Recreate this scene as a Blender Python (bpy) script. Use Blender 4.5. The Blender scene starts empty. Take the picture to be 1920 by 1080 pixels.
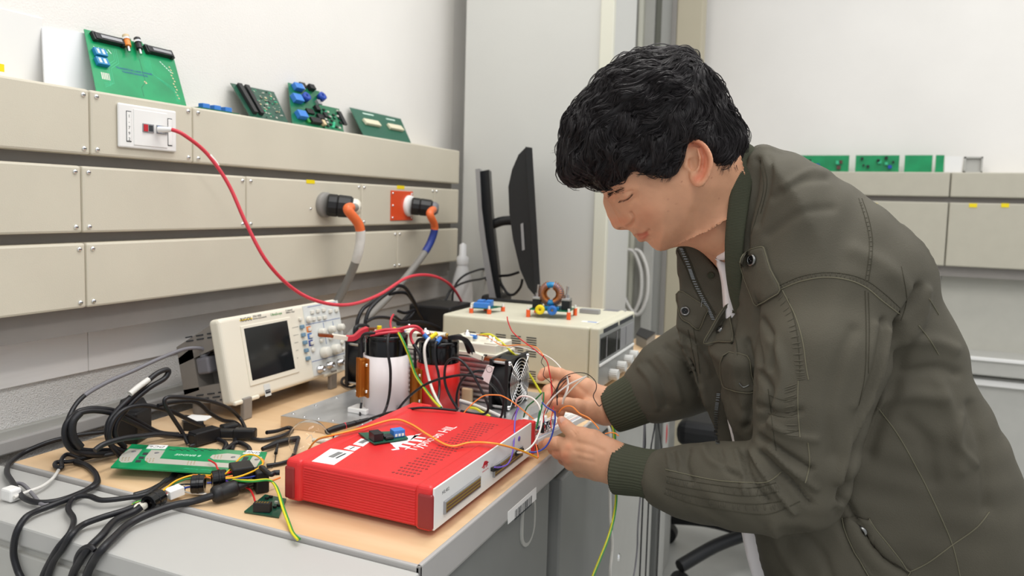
import bpy, bmesh, math, random
import numpy as np
from mathutils import Vector, Matrix, Euler
random.seed(7); np.random.seed(7)
SC = bpy.context.scene; COL = SC.collection; PI = math.pi
# ---------------------------------------------------------------- camera
FPX, YAW, PIT, ROL, CY0 = 1387.65, .4113046, .0779606, .0264862, 492.46
_cy, _sy = math.cos(YAW), math.sin(YAW)
CF = Vector((-_sy*math.cos(PIT), _cy*math.cos(PIT), -math.sin(PIT)))
_r = Vector((_cy, _sy, 0)); _u = _r.cross(CF)
CR = _r*math.cos(ROL)+_u*math.sin(ROL); CU = -_r*math.sin(ROL)+_u*math.cos(ROL)
CC = Vector((0, 0, 1.17))
cd = bpy.data.cameras.new('camera'); cam = bpy.data.objects.new('camera', cd); COL.objects.link(cam)
cd.sensor_width = 36; cd.lens = FPX/1920*36; cd.shift_y = (CY0-540)/1920
M = Matrix.Identity(4)
for i in range(3): M[i][0], M[i][1], M[i][2], M[i][3] = CR[i], CU[i], -CF[i], CC[i]
cam.matrix_world = M; SC.camera = cam
cd.dof.use_dof = True; cd.dof.focus_distance = 1.02; cd.dof.aperture_fstop = 5.6; cd.clip_start = .02
def ray(px, py): return CF+CR*((px-960)/FPX)-CU*((py-CY0)/FPX)
def P(px, py, x=None, y=None, z=None, d=None):
    r = ray(px, py)
    if d is not None: t = d
    elif x is not None: t = (x-CC.x)/r.x
    elif y is not None: t = (y-CC.y)/r.y
    else: t = (z-CC.z)/r.z
    return CC+r*t
# ---------------------------------------------------------------- light
W = bpy.data.worlds.new('world'); SC.world = W; W.use_nodes = True
W.node_tree.nodes['Background'].inputs[0].default_value = (.93, .96, 1, 1)
_nt = W.node_tree; _tc = _nt.nodes.new('ShaderNodeTexCoord'); _sx = _nt.nodes.new('ShaderNodeSeparateXYZ'); _mr = _nt.nodes.new('ShaderNodeMapRange')   # bright ceiling above, dim floor below
_nt.links.new(_tc.outputs['Generated'], _sx.inputs[0]); _nt.links.new(_sx.outputs['Z'], _mr.inputs[0]); _nt.links.new(_mr.outputs[0], _nt.nodes['Background'].inputs[1])
_mr.inputs[1].default_value = -.6; _mr.inputs[2].default_value = .8; _mr.inputs[3].default_value = .22; _mr.inputs[4].default_value = 1.1
def area(name, loc, size, power, col=(1, .97, .92), rot=(0, 0, 0)):
    l = bpy.data.lights.new(name, 'AREA'); l.shape = 'RECTANGLE'; l.size, l.size_y = size; l.energy = power; l.color = col
    o = bpy.data.objects.new(name, l); COL.objects.link(o); o.location = loc; o.rotation_euler = rot; return o
area('ceiling_lamp', (-.45, 1.2, 2.9), (.30, 1.4), 20)
area('ceiling_lamp', (.9, 1.4, 2.9), (.30, 1.4), 17)
area('ceiling_lamp', (.5, -.7, 2.9), (1.4, .3), 21)
area('ceiling_lamp', (.9, 2.7, 2.9), (1.4, .30), 9)
vs = SC.view_settings; vs.view_transform = 'Standard'; vs.look = 'None'; vs.exposure = 0.02; vs.gamma = 1; vs.use_curve_mapping = False
SC.render.film_transparent = False
try: SC.cycles.max_bounces = 8; SC.cycles.transparent_max_bounces = 12; SC.cycles.use_denoising = True
except Exception: pass
# ---------------------------------------------------------------- materials
def lin(c):
    if isinstance(c, str): c = tuple(int(c[i:i+2], 16)/255 for i in (0, 2, 4))
    return tuple(((v/12.92) if v <= .04045 else ((v+.055)/1.055)**2.4) for v in c)+(1,)
MAT = {}
def mat(name, col, rough=.5, metal=0, spec=.5, noise=0, nscale=20, bump=0, bscale=80, trans=0, ior=1.45, alpha=1, emit=0, coat=0, col2=None, nstretch=(1, 1, 1), sss=0, bstretch=None, nlo=.35, nhi=.65):
    m = bpy.data.materials.new(name); m.use_nodes = True; nt = m.node_tree; b = nt.nodes['Principled BSDF']
    c = lin(col); b.inputs['Base Color'].default_value = c; b.inputs['Roughness'].default_value = rough
    b.inputs['Metallic'].default_value = metal; b.inputs['Specular IOR Level'].default_value = spec
    b.inputs['Transmission Weight'].default_value = trans; b.inputs['IOR'].default_value = ior; b.inputs['Coat Weight'].default_value = coat
    b.inputs['Coat Roughness'].default_value = .1
    if sss: b.inputs['Subsurface Weight'].default_value = sss; b.inputs['Subsurface Radius'].default_value = (.012, .005, .003); b.inputs['Subsurface Scale'].default_value = 1
    tc = nt.nodes.new('ShaderNodeTexCoord')
    def nz(scale, stretch, detail=3):
        mp = nt.nodes.new('ShaderNodeMapping'); nt.links.new(tc.outputs['Object'], mp.inputs[0]); mp.inputs['Scale'].default_value = stretch
        n = nt.nodes.new('ShaderNodeTexNoise'); n.inputs['Scale'].default_value = scale; n.inputs['Detail'].default_value = detail
        nt.links.new(mp.outputs[0], n.inputs['Vector']); return n
    if noise or col2:
        n = nz(nscale, nstretch, 4); cr = nt.nodes.new('ShaderNodeValToRGB'); cr.color_ramp.elements[0].position = nlo; cr.color_ramp.elements[1].position = nhi
        if col2: c2 = lin(col2); cr.color_ramp.elements[0].color = c; cr.color_ramp.elements[1].color = c2
        else:
            cr.color_ramp.elements[0].color = tuple(v*(1-noise) for v in c[:3])+(1,); cr.color_ramp.elements[1].color = tuple(min(1, v*(1+noise)) for v in c[:3])+(1,)
        nt.links.new(n.outputs['Fac'], cr.inputs[0]); nt.links.new(cr.outputs[0], b.inputs['Base Color'])
    if bump:
        n = nz(bscale, bstretch or (1, 1, 1), 3); bp = nt.nodes.new('ShaderNodeBump'); bp.inputs['Strength'].default_value = 1; bp.inputs['Distance'].default_value = bump
        nt.links.new(n.outputs['Fac'], bp.inputs['Height']); nt.links.new(bp.outputs[0], b.inputs['Normal'])
    if emit: b.inputs['Emission Color'].default_value = c; b.inputs['Emission Strength'].default_value = emit
    MAT[name] = m; return m
mat('wall_paint', 'ece9e4', .55, noise=.03, nscale=2, bump=.0006, bscale=300)
mat('wall_texture', 'eeebe7', .6, noise=.03, nscale=4, bump=.004, bscale=420)
mat('wall_board', 'f0edea', .3, col2='c9c4bf', nscale=3.5, nstretch=(1, .5, 7), nlo=.52, nhi=.9)
mat('floor_vinyl', 'b9b9b4', .35, noise=.06, nscale=8)
mat('trunk_beige', 'cfc8b6', .42, noise=.025, nscale=6, bump=.0002, bscale=500)
mat('trunk_far_shaded', 'b9b4a4', .45, noise=.02)  # trunking beige darkened, shade at the far wall put into the colour
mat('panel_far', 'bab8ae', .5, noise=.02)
mat('sheet_white', 'dfe0e2', .3)
mat('trunk_grey', '8e8984', .5, noise=.03)
mat('steel', 'c9c9c9', .28, metal=1)
mat('chrome', 'eeeeee', .12, metal=1)
mat('brass', 'b08d4a', .3, metal=1)
mat('copper', 'a8663f', .38, metal=1, noise=.15, nscale=60)
mat('copper_wire', 'c07a3e', .3, metal=1)
mat('alu', 'd0d1d2', .32, metal=.75, noise=.18, nscale=9, nstretch=(2, 1, 1), bump=.0015, bscale=9)
mat('alu_fin', 'cfcac9', .38, metal=.85, noise=.06)
mat('worktop_wood', 'e2c39c', .42, col2='d3af84', nscale=7, nstretch=(.7, 5, 1), bump=.0001, nlo=.3, nhi=.8)
mat('edge_grey', 'aeaba8', .45, noise=.02)
mat('cab_light', 'b4b3ad', .5, noise=.02)
mat('cab_top', 'b7b6b2', .45, noise=.025, nscale=4)
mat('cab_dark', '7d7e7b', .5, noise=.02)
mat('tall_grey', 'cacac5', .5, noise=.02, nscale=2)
mat('black', '18181a', .45, noise=.1)
mat('black_gloss', '0e0e10', .15)
mat('black_rubber', '1f1f22', .42, noise=.08, nscale=50)
mat('cable_black', '1b1b1f', .38)
mat('cable_grey', '77757a', .4)
mat('hose_grey', '8b8883', .5)
mat('tape_orange', 'e8703a', .35, bump=.001, bscale=90)
mat('tape_white', 'd9d6d0', .4, bump=.001, bscale=90)
mat('tape_blue', '2c3f8c', .4, bump=.001, bscale=90)
mat('orange_plate', 'dd4f25', .4)
mat('ivory', 'e4dfcf', .4)
mat('white_plastic', 'ecebe8', .35)
mat('white_paper', 'f0efec', .6)
mat('yellow', 'f0d713', .45)
mat('yellow_wire', 'efb51e', .35)
mat('yg_yellow', 'd6cf2b', .35)
mat('yg_green', '2f8f3c', .35)
mat('orange_wire', 'ef8a3a', .35)
mat('red_cable', 'cf3a48', .35)
mat('red_wire', 'd0262a', .35)
mat('blue', '2f6fc0', .35)
mat('blue_wire', '2b3f96', .35)
mat('purple_wire', '6a4fb5', .35)
mat('white_wire', 'ece8e0', .35)
mat('green_wire', '1f7a43', .35)
mat('brown_wire', '5c3a34', .4)
mat('tan', 'd3bc95', .5, noise=.1)
mat('orange_cap', 'f0622c', .4)
mat('pcb_bright', '0f9a5f', .3, col2='0b8450', nscale=14, coat=.3)
mat('pcb_green', '14704a', .3, col2='0f5d3d', nscale=30, coat=.3)
mat('pcb_dark', '17513c', .35, col2='123f30', nscale=40, coat=.2)
mat('pcb_teal', '1c5a46', .4)
mat('trace', '3db98a', .3)
mat('silk', 'cfe6da', .5)
mat('silver_pad', 'c9c6bb', .45, metal=.3)
mat('chip', '1c1c1e', .4)
mat('beige_conn', 'ddd7bb', .4)
mat('blue_conn', '1f7fb4', .35)
mat('blue_term', '3d7fd0', .35)
mat('blue_coil', '2147a8', .35)
mat('scope_cream', 'e6e0cf', .4)
mat('scope_panel', 'd6d9d6', .4)
mat('scope_grey', '8a847d', .5, noise=.04)
mat('screen', '1b1d1f', .12, spec=.6)
mat('button_blue', '6f8fa6', .4)
mat('button_white', 'dedbd0', .35)
mat('ink_dark', '33363a', .6)
mat('ink_blue', '3f5fa0', .6)
mat('logo_yellow', 'e8c81c', .4)
mat('red_box', 'd92c2e', .36, noise=.02)
mat('red_dark', '8f2a2a', .4)
mat('red_print', 'c0202c', .5)
mat('white_print', 'f3f1ee', .45)
mat('gold_pin', 'a98c3d', .4, metal=.6)
mat('gold_res', 'b8742c', .32, metal=.6)
mat('cap_white', 'e6dfdf', .33)
mat('cap_red', 'd0231f', .3)
mat('psu_beige', 'd1cdb8', .42, noise=.02)
mat('psu_front', '8c8d8a', .4)
mat('knob', 'cfcfcb', .45)
mat('glass', 'ffffff', .0, trans=1, ior=1.2)
mat('smoke_glass', '141618', .08)
mat('monitor_black', '1d1e20', .35, noise=.05, nscale=80)
mat('silver_plastic', '9b9b9d', .35, metal=.3)
mat('chair_black', '17181a', .5)
mat('bottle_white', 'e5e5e5', .35)
mat('door_grey', 'a9a9a4', .5)
mat('door_glass', '8b8c82', .2)
mat('column_beige', 'b9b19b', .6)
mat('cream_frame', 'd4d3c4', .5)
# ---------------------------------------------------------------- mesh builder
class MB:
    def __init__(s): s.v = []; s.f = []; s.m = []; s.s = []; s.mats = []
    def mi(s, m):
        if m not in s.mats: s.mats.append(m)
        return s.mats.index(m)
    def add(s, V, F, m, smooth=False, T=None):
        o = len(s.v); i = s.mi(m)
        for p in V: s.v.append(tuple(T @ Vector(p)) if T is not None else tuple(p))
        for f in F: s.f.append(tuple(o+k for k in f)); s.m.append(i); s.s.append(smooth)
        return s
    def box(s, a, b, m, bev=0, T=None, seg=2):
        x0, y0, z0 = a; x1, y1, z1 = b
        x0, x1 = min(x0, x1), max(x0, x1); y0, y1 = min(y0, y1), max(y0, y1); z0, z1 = min(z0, z1), max(z0, z1)
        V = [(x0, y0, z0), (x1, y0, z0), (x1, y1, z0), (x0, y1, z0), (x0, y0, z1), (x1, y0, z1), (x1, y1, z1), (x0, y1, z1)]
        F = [(0, 3, 2, 1), (4, 5, 6, 7), (0, 1, 5, 4), (1, 2, 6, 5), (2, 3, 7, 6), (3, 0, 4, 7)]
        if bev <= 0: return s.add(V, F, m, T=T)
        bm = bmesh.new(); vs_ = [bm.verts.new(v) for v in V]
        for f in F: bm.faces.new([vs_[i] for i in f])
        bmesh.ops.bevel(bm, geom=list(bm.edges), offset=bev, segments=seg, profile=.5, affect='EDGES')
        bm.verts.index_update(); VV = [v.co.copy() for v in bm.verts]; FF = [[v.index for v in f.verts] for f in bm.faces]; bm.free()
        return s.add(VV, FF, m, T=T, smooth=False)
    def cyl(s, p0, p1, r0, m, r1=None, n=16, T=None, caps=True):
        r1 = r0 if r1 is None else r1; p0 = Vector(p0); p1 = Vector(p1); d = (p1-p0).normalized()
        a = d.orthogonal().normalized(); b = d.cross(a); V = []
        for p, r in ((p0, r0), (p1, r1)):
            for i in range(n): t = 2*PI*i/n; V.append(p+(a*math.cos(t)+b*math.sin(t))*r)
        F = [(i, (i+1) % n, n+(i+1) % n, n+i) for i in range(n)]
        s.add(V, F, m, True, T)
        if caps: s.add(V[:n], [tuple(range(n-1, -1, -1))], m, False, T); s.add(V[n:], [tuple(range(n))], m, False, T)
        return s
    def lathe(s, prof, m, base=(0, 0, 0), axis=(0, 0, 1), n=24, T=None, ang=1, smooth=True):
        d = Vector(axis).normalized(); a = d.orthogonal().normalized(); b = d.cross(a); base = Vector(base); V = []
        for r, h in prof:
            for i in range(n): t = 2*PI*i/n; V.append(base+d*h+(a*math.cos(t)+b*math.sin(t))*r)
        F = [(k*n+i, k*n+(i+1) % n, (k+1)*n+(i+1) % n, (k+1)*n+i) for k in range(len(prof)-1) for i in range(n)]
        return s.add(V, F, m, smooth, T)
    def tube(s, pts, r, m, n=8, sub=6, cr=True, T=None, rs=None):
        pts = [Vector(p) for p in pts]
        if cr: pts, rs = spline(pts, sub, rs)
        N = len(pts); V = []; up = None
        for i, p in enumerate(pts):
            t = (pts[min(i+1, N-1)]-pts[max(i-1, 0)])
            t = t.normalized() if t.length > 1e-9 else Vector((0, 0, 1))
            if up is None: up = t.orthogonal().normalized()
            up = (up-t*up.dot(t)); up = up.normalized() if up.length > 1e-6 else t.orthogonal().normalized()
            b = t.cross(up); R = rs[i] if rs else r
            for k in range(n): a = 2*PI*k/n; V.append(p+(up*math.cos(a)+b*math.sin(a))*R)
        F = [(i*n+k, i*n+(k+1) % n, (i+1)*n+(k+1) % n, (i+1)*n+k) for i in range(N-1) for k in range(n)]
        s.add(V, F, m, True, T); s.add(V[:n], [tuple(range(n-1, -1, -1))], m, False, T); s.add(V[-n:], [tuple(range(n))], m, False, T)
        return s
    def ball(s, c, r, m, n=16, k=10, T=None):
        r = (r, r, r) if isinstance(r, (int, float)) else r; V = []
        for j in range(k+1):
            ph = PI*j/k
            for i in range(n): t = 2*PI*i/n; V.append((c[0]+r[0]*math.sin(ph)*math.cos(t), c[1]+r[1]*math.sin(ph)*math.sin(t), c[2]+r[2]*math.cos(ph)))
        F = [(j*n+i, (j+1)*n+i, (j+1)*n+(i+1) % n, j*n+(i+1) % n) for j in range(k) for i in range(n)]
        return s.add(V, F, m, True, T)
    def prism(s, poly, h0, h1, m, T=None, smooth=False):
        n = len(poly); V = [(x, y, h0) for x, y in poly]+[(x, y, h1) for x, y in poly]
        F = [(i, (i+1) % n, n+(i+1) % n, n+i) for i in range(n)]
        s.add(V, F, m, smooth, T); s.add(V[:n], [tuple(range(n-1, -1, -1))], m, False, T); s.add(V[n:], [tuple(range(n))], m, False, T); return s
    def text(s, txt, size, m, T, depth=.0003, align='CENTER'):
        c = bpy.data.curves.new('t', 'FONT'); c.body = txt; c.size = size; c.extrude = depth; c.align_x = align; c.align_y = 'CENTER'; c.resolution_u = 2
        o = bpy.data.objects.new('t', c); COL.objects.link(o); dg = bpy.context.evaluated_depsgraph_get(); dg.update()
        me = bpy.data.meshes.new_from_object(o.evaluated_get(dg)); V = [v.co.copy() for v in me.vertices]; F = [list(p.vertices) for p in me.polygons]
        bpy.data.objects.remove(o); bpy.data.curves.remove(c); bpy.data.meshes.remove(me)
        return s.add(V, F, m, T=T)
    def build(s, name, parent=None, **kw):
        me = bpy.data.meshes.new(name); me.from_pydata(s.v, [], s.f)
        for m in s.mats: me.materials.append(MAT[m])
        me.polygons.foreach_set('material_index', s.m); me.polygons.foreach_set('use_smooth', s.s); me.update()
        o = bpy.data.objects.new(name, me); COL.objects.link(o)
        if parent is not None:
            o.parent = parent; w = worldm(parent); o.matrix_parent_inverse = Matrix.Identity(4)
            if not kw.pop('local', False): me.transform(w.inverted())
        return tag(o, **kw)
def worldm(o):
    m = o.matrix_basis.copy()
    while o.parent: o = o.parent; m = o.matrix_basis @ m
    return m
def spline(pts, sub, rs=None):
    if len(pts) < 3: return pts, rs
    out = []; ro = []; n = len(pts)
    for i in range(n-1):
        p0, p1, p2, p3 = pts[max(i-1, 0)], pts[i], pts[i+1], pts[min(i+2, n-1)]
        for k in range(sub):
            t = k/sub
            out.append(.5*((2*p1)+(p2-p0)*t+(2*p0-5*p1+4*p2-p3)*t*t+(3*p1-p0-3*p2+p3)*t**3))
            if rs: ro.append(rs[i]*(1-t)+rs[i+1]*t)
    out.append(pts[-1])
    if rs: ro.append(rs[-1])
    return out, (ro if rs else None)
def tag(o, label=None, cat=None, group=None, kind=None):
    if label: o['label'] = label
    if cat: o['category'] = cat
    if group: o['group'] = group
    if kind: o['kind'] = kind
    return o
def thing(name, label, cat, loc=(0, 0, 0), rot=(0, 0, 0), group=None):
    o = bpy.data.objects.new(name, None); COL.objects.link(o); o.location = loc; o.rotation_euler = rot; o.empty_display_size = .02
    return tag(o, label, cat, group)
def struct(name, mb): return mb.build(name, kind='structure')
def FR(o, x, y):   # frame matrix: local x axis, local y axis -> world
    x = Vector(x).normalized(); z = x.cross(Vector(y)).normalized(); y = z.cross(x); M = Matrix.Identity(4)
    for i in range(3): M[i][0], M[i][1], M[i][2], M[i][3] = x[i], y[i], z[i], o[i]
    return M
# ================================================================ THE SETTING
DX0, DX1, DY0, DZ = -1.152, -.418, .716, .75     # desk top extents
WX = -1.25; FY = 3.55; TX = -1.15                # wall, far wall, trunking face
struct('floor', MB().box((-2.4, -1.2, -.05), (3.6, FY+.1, 0), 'floor_vinyl'))
struct('wall_left', MB().box((WX-.1, -.6, 0), (WX, FY+.05, 2.9), 'wall_texture'))
struct('wall_far', MB().box((WX, FY, 0), (3.6, FY+.1, 2.9), 'wall_paint'))
b = MB().box((WX+.0005, -.6, .93), (WX+.004, 2.3, 2.85), 'wall_paint')
struct('trim_1', b)                                               # smooth painted upper lining
zl = P(160, 695, x=WX).z
b = MB()
for y0, y1 in ((-.6, .9165), (.9175, 2.29)): b.box((WX+.0005, y0, zl), (WX+.009, y1, .945), 'wall_board', bev=.0015)
struct('trim_2', b)
b = MB(); b.box((WX, -.5, .738), (WX+.022, 2.2, .762), 'edge_grey', bev=.003); b.box((WX, -.5, .758), (WX+.012, 2.2, .776), 'cab_light', bev=.002)
struct('trim_3', b)
# ---------------------------------------------------------------- trunking on the left wall
def screw_mb(p, r=.0042):
    return MB().lathe([(0, .003), (r*.6, .0028), (r, .0012), (r, 0)], 'chrome', p, (1, 0, 0), 10).box((p[0]+.0028, p[1]-r*.6, p[2]-.0006), (p[0]+.0032, p[1]+r*.6, p[2]+.0006), 'ink_dark')
t = thing('wall_trunking', 'three-tier beige metal trunking along the left wall above the bench', 'trunking', (TX, .8, .978))
TY1 = 2.183
MB().box((WX+.002, .2, .945), (TX-.03, TY1, 1.335), 'trunk_grey').build('backing_plate', t)
MB().box((TX-.031, .2, .93), (TX-.028, TY1-.02, .985), 'trunk_grey').build('lower_strip', t)
rows = [(1.2345, 1.3425, [.2, .8605, 1.0765, TY1], 1), (1.1045, 1.2155, [.2, .8435, 1.218, 1.633, 2.02, TY1], 1), (.978, 1.0875, [.2, .8487, 1.81, TY1], 1)]
for z0, z1, ys, _ in rows:
    for a, c in zip(ys[:-1], ys[1:]):
        pn = MB().box((TX-.095 if z1 > 1.3 else TX-.05, a+.0008, z0), (TX, c-.0008, z1), 'trunk_beige', bev=.004)
        o = pn.build('cover_panel', t)
        for yy in (a+.012, c-.012):
            if yy > 2.0 and z1 < 1.3 and False: continue
            if yy < .3 or yy > 2.15: continue
            for zz in (z0+.01, z1-.01): screw_mb((TX, yy, zz)).build('screw', o)
# small marker stickers on it
MB().box((TX, P(574, 350, x=TX).y, 1.2075), (TX+.0008, P(590, 350, x=TX).y, 1.2165), 'yellow', bev=.0003).build('sticker', t, label='yellow sticker')
MB().box((TX, P(744, 353, x=TX).y, 1.2065), (TX+.0008, P(758, 353, x=TX).y, 1.2165), 'yellow', bev=.0003).build('sticker', t, label='yellow sticker')
# ---------------------------------------------------------------- network wall plate
y0, y1 = P(218, 235, x=TX).y, P(327, 240, x=TX).y; z0, z1 = P(222, 276, x=TX).z, P(218, 192, x=TX).z
t = thing('network_plate', 'white network wall plate numbered 1-792 with red and blue sockets', 'wall socket', (TX, (y0+y1)/2, z0))
X = TX+.006
o = MB().box((TX+.0005, y0, z0), (X, y1, z1), 'white_plastic', bev=.003, seg=3).build('faceplate', t)
def yz(u, v): return (y0+(y1-y0)*u, z1-(z1-z0)*v)
def plate(u0, v0, u1, v1, h, m, bev=.0005, par=None, name='x', **k):
    a, c = yz(u0, v0); e, g = yz(u1, v1); return MB().box((X-.001, a, g), (X+h, e, c), m, bev=bev).build(name, par or o, **k)
plate(.24, .1, .82, .92, .0012, 'white_plastic', .0006, name='inner_plate')
for u, nm in ((.12, 0), (.83, 1)):
    w = plate(u, .16 if nm == 0 else .2, u+.08, .86, .0008, 'ink_dark', .0003, name='label_window')
    a, c = yz(u+.005, .18 if nm == 0 else .22); e, g = yz(u+.075, .84)
    q = MB().box((X-.001, a, g), (X+.0014, e, c), 'white_paper', bev=.0004)
    if nm == 0:
        for i, ch in enumerate('1-792'):
            yy, zz = yz(u+.04, .28+.13*i)
            q.text(ch, .0075, 'ink_dark', FR((X+.0016, yy, zz), (0, 1, 0), (0, 0, 1)), .0001)
    q.build('label_card', w)
for u, m in ((.38, 'red_print'), (.62, 'blue_term')):
    j = plate(u, .40, u+.19, .6, .003, 'silver_plastic', .0004, name='socket')
    a, c = yz(u+.01, .42); e, g = yz(u+.08, .58); MB().box((X, a, g), (X+.0042, e, c), m, bev=.0003).build('colour_tab', j, label='red tab' if m == 'red_print' else 'blue tab')
    a, c = yz(u+.1, .43); e, g = yz(u+.17, .57); MB().box((X, a, g), (X+.0034, e, c), 'ink_dark').build('socket_opening', j)
# ---------------------------------------------------------------- red network cable
t = thing('network_cable', 'long red network cable looping from the wall plate to behind the power supply', 'cable', P(310, 242, x=TX+.03))
xs = [(322, 243, -1.115), (345, 253, -1.10), (388, 288, -1.085), (428, 345, -1.06), (462, 420, -1.03), (500, 490, -1.0), (548, 540, -.98), (600, 566, -.95), (655, 571, -.93), (710, 553, -.92), (765, 520, -.92), (810, 517, -.93), (845, 535, -.95), (868, 572, -.97)]
wc = [P(a, c, x=e) for a, c, e in xs]; wc.append(P(872, 600, x=-.99))
MB().tube(wc, .0036, 'red_cable', n=10, sub=10).build('cord', t)
MB().tube([P(392, 291, x=-1.084)+Vector((.0003, 0, 0)), P(400, 300, x=-1.08), P(408, 311, x=-1.076)], .0041, 'tape_white', n=10).build('label_sleeve', t)
a = P(297, 243, x=TX+.012); e = P(322, 243, x=-1.115)
b = MB().tube([a, a.lerp(e, .5), e], .005, 'white_plastic', n=8, rs=[.0058, .0055, .0038]); b.build('plug', t)
# ---------------------------------------------------------------- power plugs with thick hoses
def plug(px, py, orange, hose, bands, label, lab2):
    c = P(px, py, x=TX); yaw = -.35 if not orange else -.3
    ax = Vector((1, .62, -.08)).normalized() if not orange else Vector((1, .55, -.1)).normalized()
    s = thing('wall_socket', lab2, 'wall socket', c)
    if orange:
        a = P(732, 357, x=TX); e = P(772, 413, x=TX)
        q = MB().box((TX+.0004, a.y, e.z), (TX+.003, e.y, a.z), 'orange_plate', bev=.001).build('mounting_plate', s)
        for yy in (a.y+.008, e.y-.008):
            for zz in (a.z-.008, (a.z+e.z)/2, e.z+.008): screw_mb((TX+.003, yy, zz), .0035).build('screw', q)
    else:
        for dy, dz in ((-.05, -.01), (.06, .0)): screw_mb((TX, c.y+dy, c.z+dz), .003).build('screw', s)
    b = MB(); b.lathe([(0, .012), (.027, .012), (.031, .008), (.031, .0)], 'hose_grey' if not orange else 'white_plastic', c+Vector((.0004, 0, 0)), (1, 0, 0), 28); b.build('socket_ring', s)
    t = thing('power_plug', label, 'power plug', c+Vector((.013, 0, 0)))
    k = 1.0 if not orange else .92
    a0 = c+Vector((.0125, 0, 0))
    prof = [(0, 0), (.026*k, 0), (.028*k, .004), (.028*k, .022), (.026*k, .024), (.028*k, .027), (.027*k, .055), (.021*k, .062), (0, .063)]
    MB().lathe(prof, 'black', a0, ax, 12, smooth=False).build('body', t)
    e0 = a0+ax*.05
    b = MB(); b.lathe([(0, .0), (.02*k, .0), (.022*k, .006), (.021*k, .02), (.014*k, .028), (0, .029)], 'ivory' if not orange else 'cable_grey', e0, ax, 16); b.build('cord_grip', t, label='ivory cord grip' if not orange else 'grey cord grip')
    pts = [e0+ax*.02]+[P(*h[:2], x=h[2]) for h in hose]
    rr = .0105 if not orange else .0098
    full, _ = spline([Vector(p) for p in pts], 12)
    i0 = 0
    for frac, m, nm in bands:
        i1 = int(len(full)*frac); seg = full[i0:i1+1]
        MB().tube(seg, rr*(1.0 if m == 'hose_grey' else 1.1), m, n=14, cr=False).build(nm, t, label={'tape_orange': 'orange tape', 'tape_white': 'white tape', 'tape_blue': 'blue tape'}.get(m)); i0 = i1
plug(607, 384, False, [(652, 392, -1.06), (672, 420, -1.05), (676, 445, -1.05), (670, 480, -1.06), (655, 520, -1.09), (635, 560, -1.12), (610, 600, -1.15)],
     [(.09, 'hose_grey', 'hose'), (.36, 'tape_orange', 'tape_band'), (.6, 'tape_white', 'tape_band'), (1, 'hose_grey', 'hose')],
     'black twist-lock plug with ivory grip, its grey hose taped orange then white', 'round grey power socket in the trunking left of the orange one')
plug(765, 386, True, [(806, 400, -1.05), (815, 425, -1.05), (808, 452, -1.06), (792, 480, -1.07), (765, 515, -1.09), (730, 555, -1.1), (690, 595, -1.1), (655, 628, -1.08), (625, 660, -1.08)],
     [(.05, 'hose_grey', 'hose'), (.24, 'tape_orange', 'tape_band'), (.42, 'tape_blue', 'tape_band'), (1, 'hose_grey', 'hose')],
     'black plug in the orange socket, its grey hose taped orange then blue', 'power socket on a square orange plate')
# ---------------------------------------------------------------- circuit boards leaning on top of the trunking
TZ = 1.343
QB = []
def bil(u, v): a, b_, c_, d_ = [Vector(p) for p in QB]; return (a*(1-u)+b_*u)*(1-v)+(d_*(1-u)+c_*u)*v
def leaner(name, label, corners, m, thick=.0016, cat='circuit board', group=None, xb=-1.172, xt=-1.238):
    # corners in px: top-left, bottom-left, bottom-right, top-right ; bottom rests on the trunking, top touches the wall
    TL, BL, BR, TR = corners
    bl = P(*BL, x=xb); br = P(*BR, x=xb); bl.z = br.z = TZ+.0008
    tl = P(*TL, x=xt); tr = P(*TR, x=xt)
    ux = (br-bl); uy = ((tl-bl)+(tr-br))*.5; w, h = ux.length, uy.length
    T = FR(bl, ux, uy); Ti = T.inverted()
    pol = [(Ti @ v).xy for v in (bl, br, tr, tl)]
    t = thing(name, label, cat, (bl+br)/2, group=group); QB[:] = [tuple(p) for p in pol]
    o = MB().prism([tuple(p) for p in pol], -thick, 0, m, T=T).build('board', t)
    return t, o, T, w, h
# big bright one
t, bo, T, w, h = leaner('circuit_board', 'large bright green circuit board with an orange and a black jack, leaning on the wall', ((158, 54), (181, 166), (350, 194), (322, 96)), 'pcb_bright', xb=-1.168)
sh = T @ Vector((w*.09, 0, 0))
def tp(u, v): return (w*(.5+(u-.5)) , h*v)
def onb(u, v, hh=0): q_ = bil(u, v); return T @ Vector((q_.x, q_.y, hh))
def BX(mb, u, v, du, dv, z0, z1, m, bev=.0008): q_ = bil(u, v); return mb.box((q_.x, q_.y, z0), (q_.x+w*du, q_.y+h*dv, z1), m, bev=bev, T=T)
for u in (.08, .66):
    c = BX(MB(), u, .83, .30, .10, 0, .010, 'chip', .001); BX(c, u+.05, .855, .22, .045, .0095, .0108, 'silver_plastic', 0); BX(c, u-.015, .82, .04, .13, 0, .008, 'chip'); BX(c, u+.28, .82, .04, .13, 0, .008, 'chip')
    c.build('ribbon_connector', t)
for u, m, nm in ((.40, 'orange_wire', 'orange jack'), (.53, 'chip', 'black jack')):
    c = MB(); a = onb(u+.01, 1.0, .009); e = onb(u+.01, .74, .009)
    c.cyl(a, a.lerp(e, .2), .0062, 'tan' if m != 'chip' else 'black', n=16).cyl(a.lerp(e, .2), a.lerp(e, .32), .0075, 'chrome', n=16).cyl(a.lerp(e, .32), a.lerp(e, .7), .0058, m, n=16).cyl(a.lerp(e, .7), a.lerp(e, 1.05), .003, 'steel', n=8)
    c.build('jack', t, label=nm)
for v in (.62, .47):
    c = BX(MB(), .05, v-.05, .12, .11, 0, .008, 'blue_conn')
    for k in (0, 1): BX(c, .065+.05*k, v-.03, .025, .07, .0078, .0084, 'silk', 0)
    c.build('terminal_block', t)
tr = MB()
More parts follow.
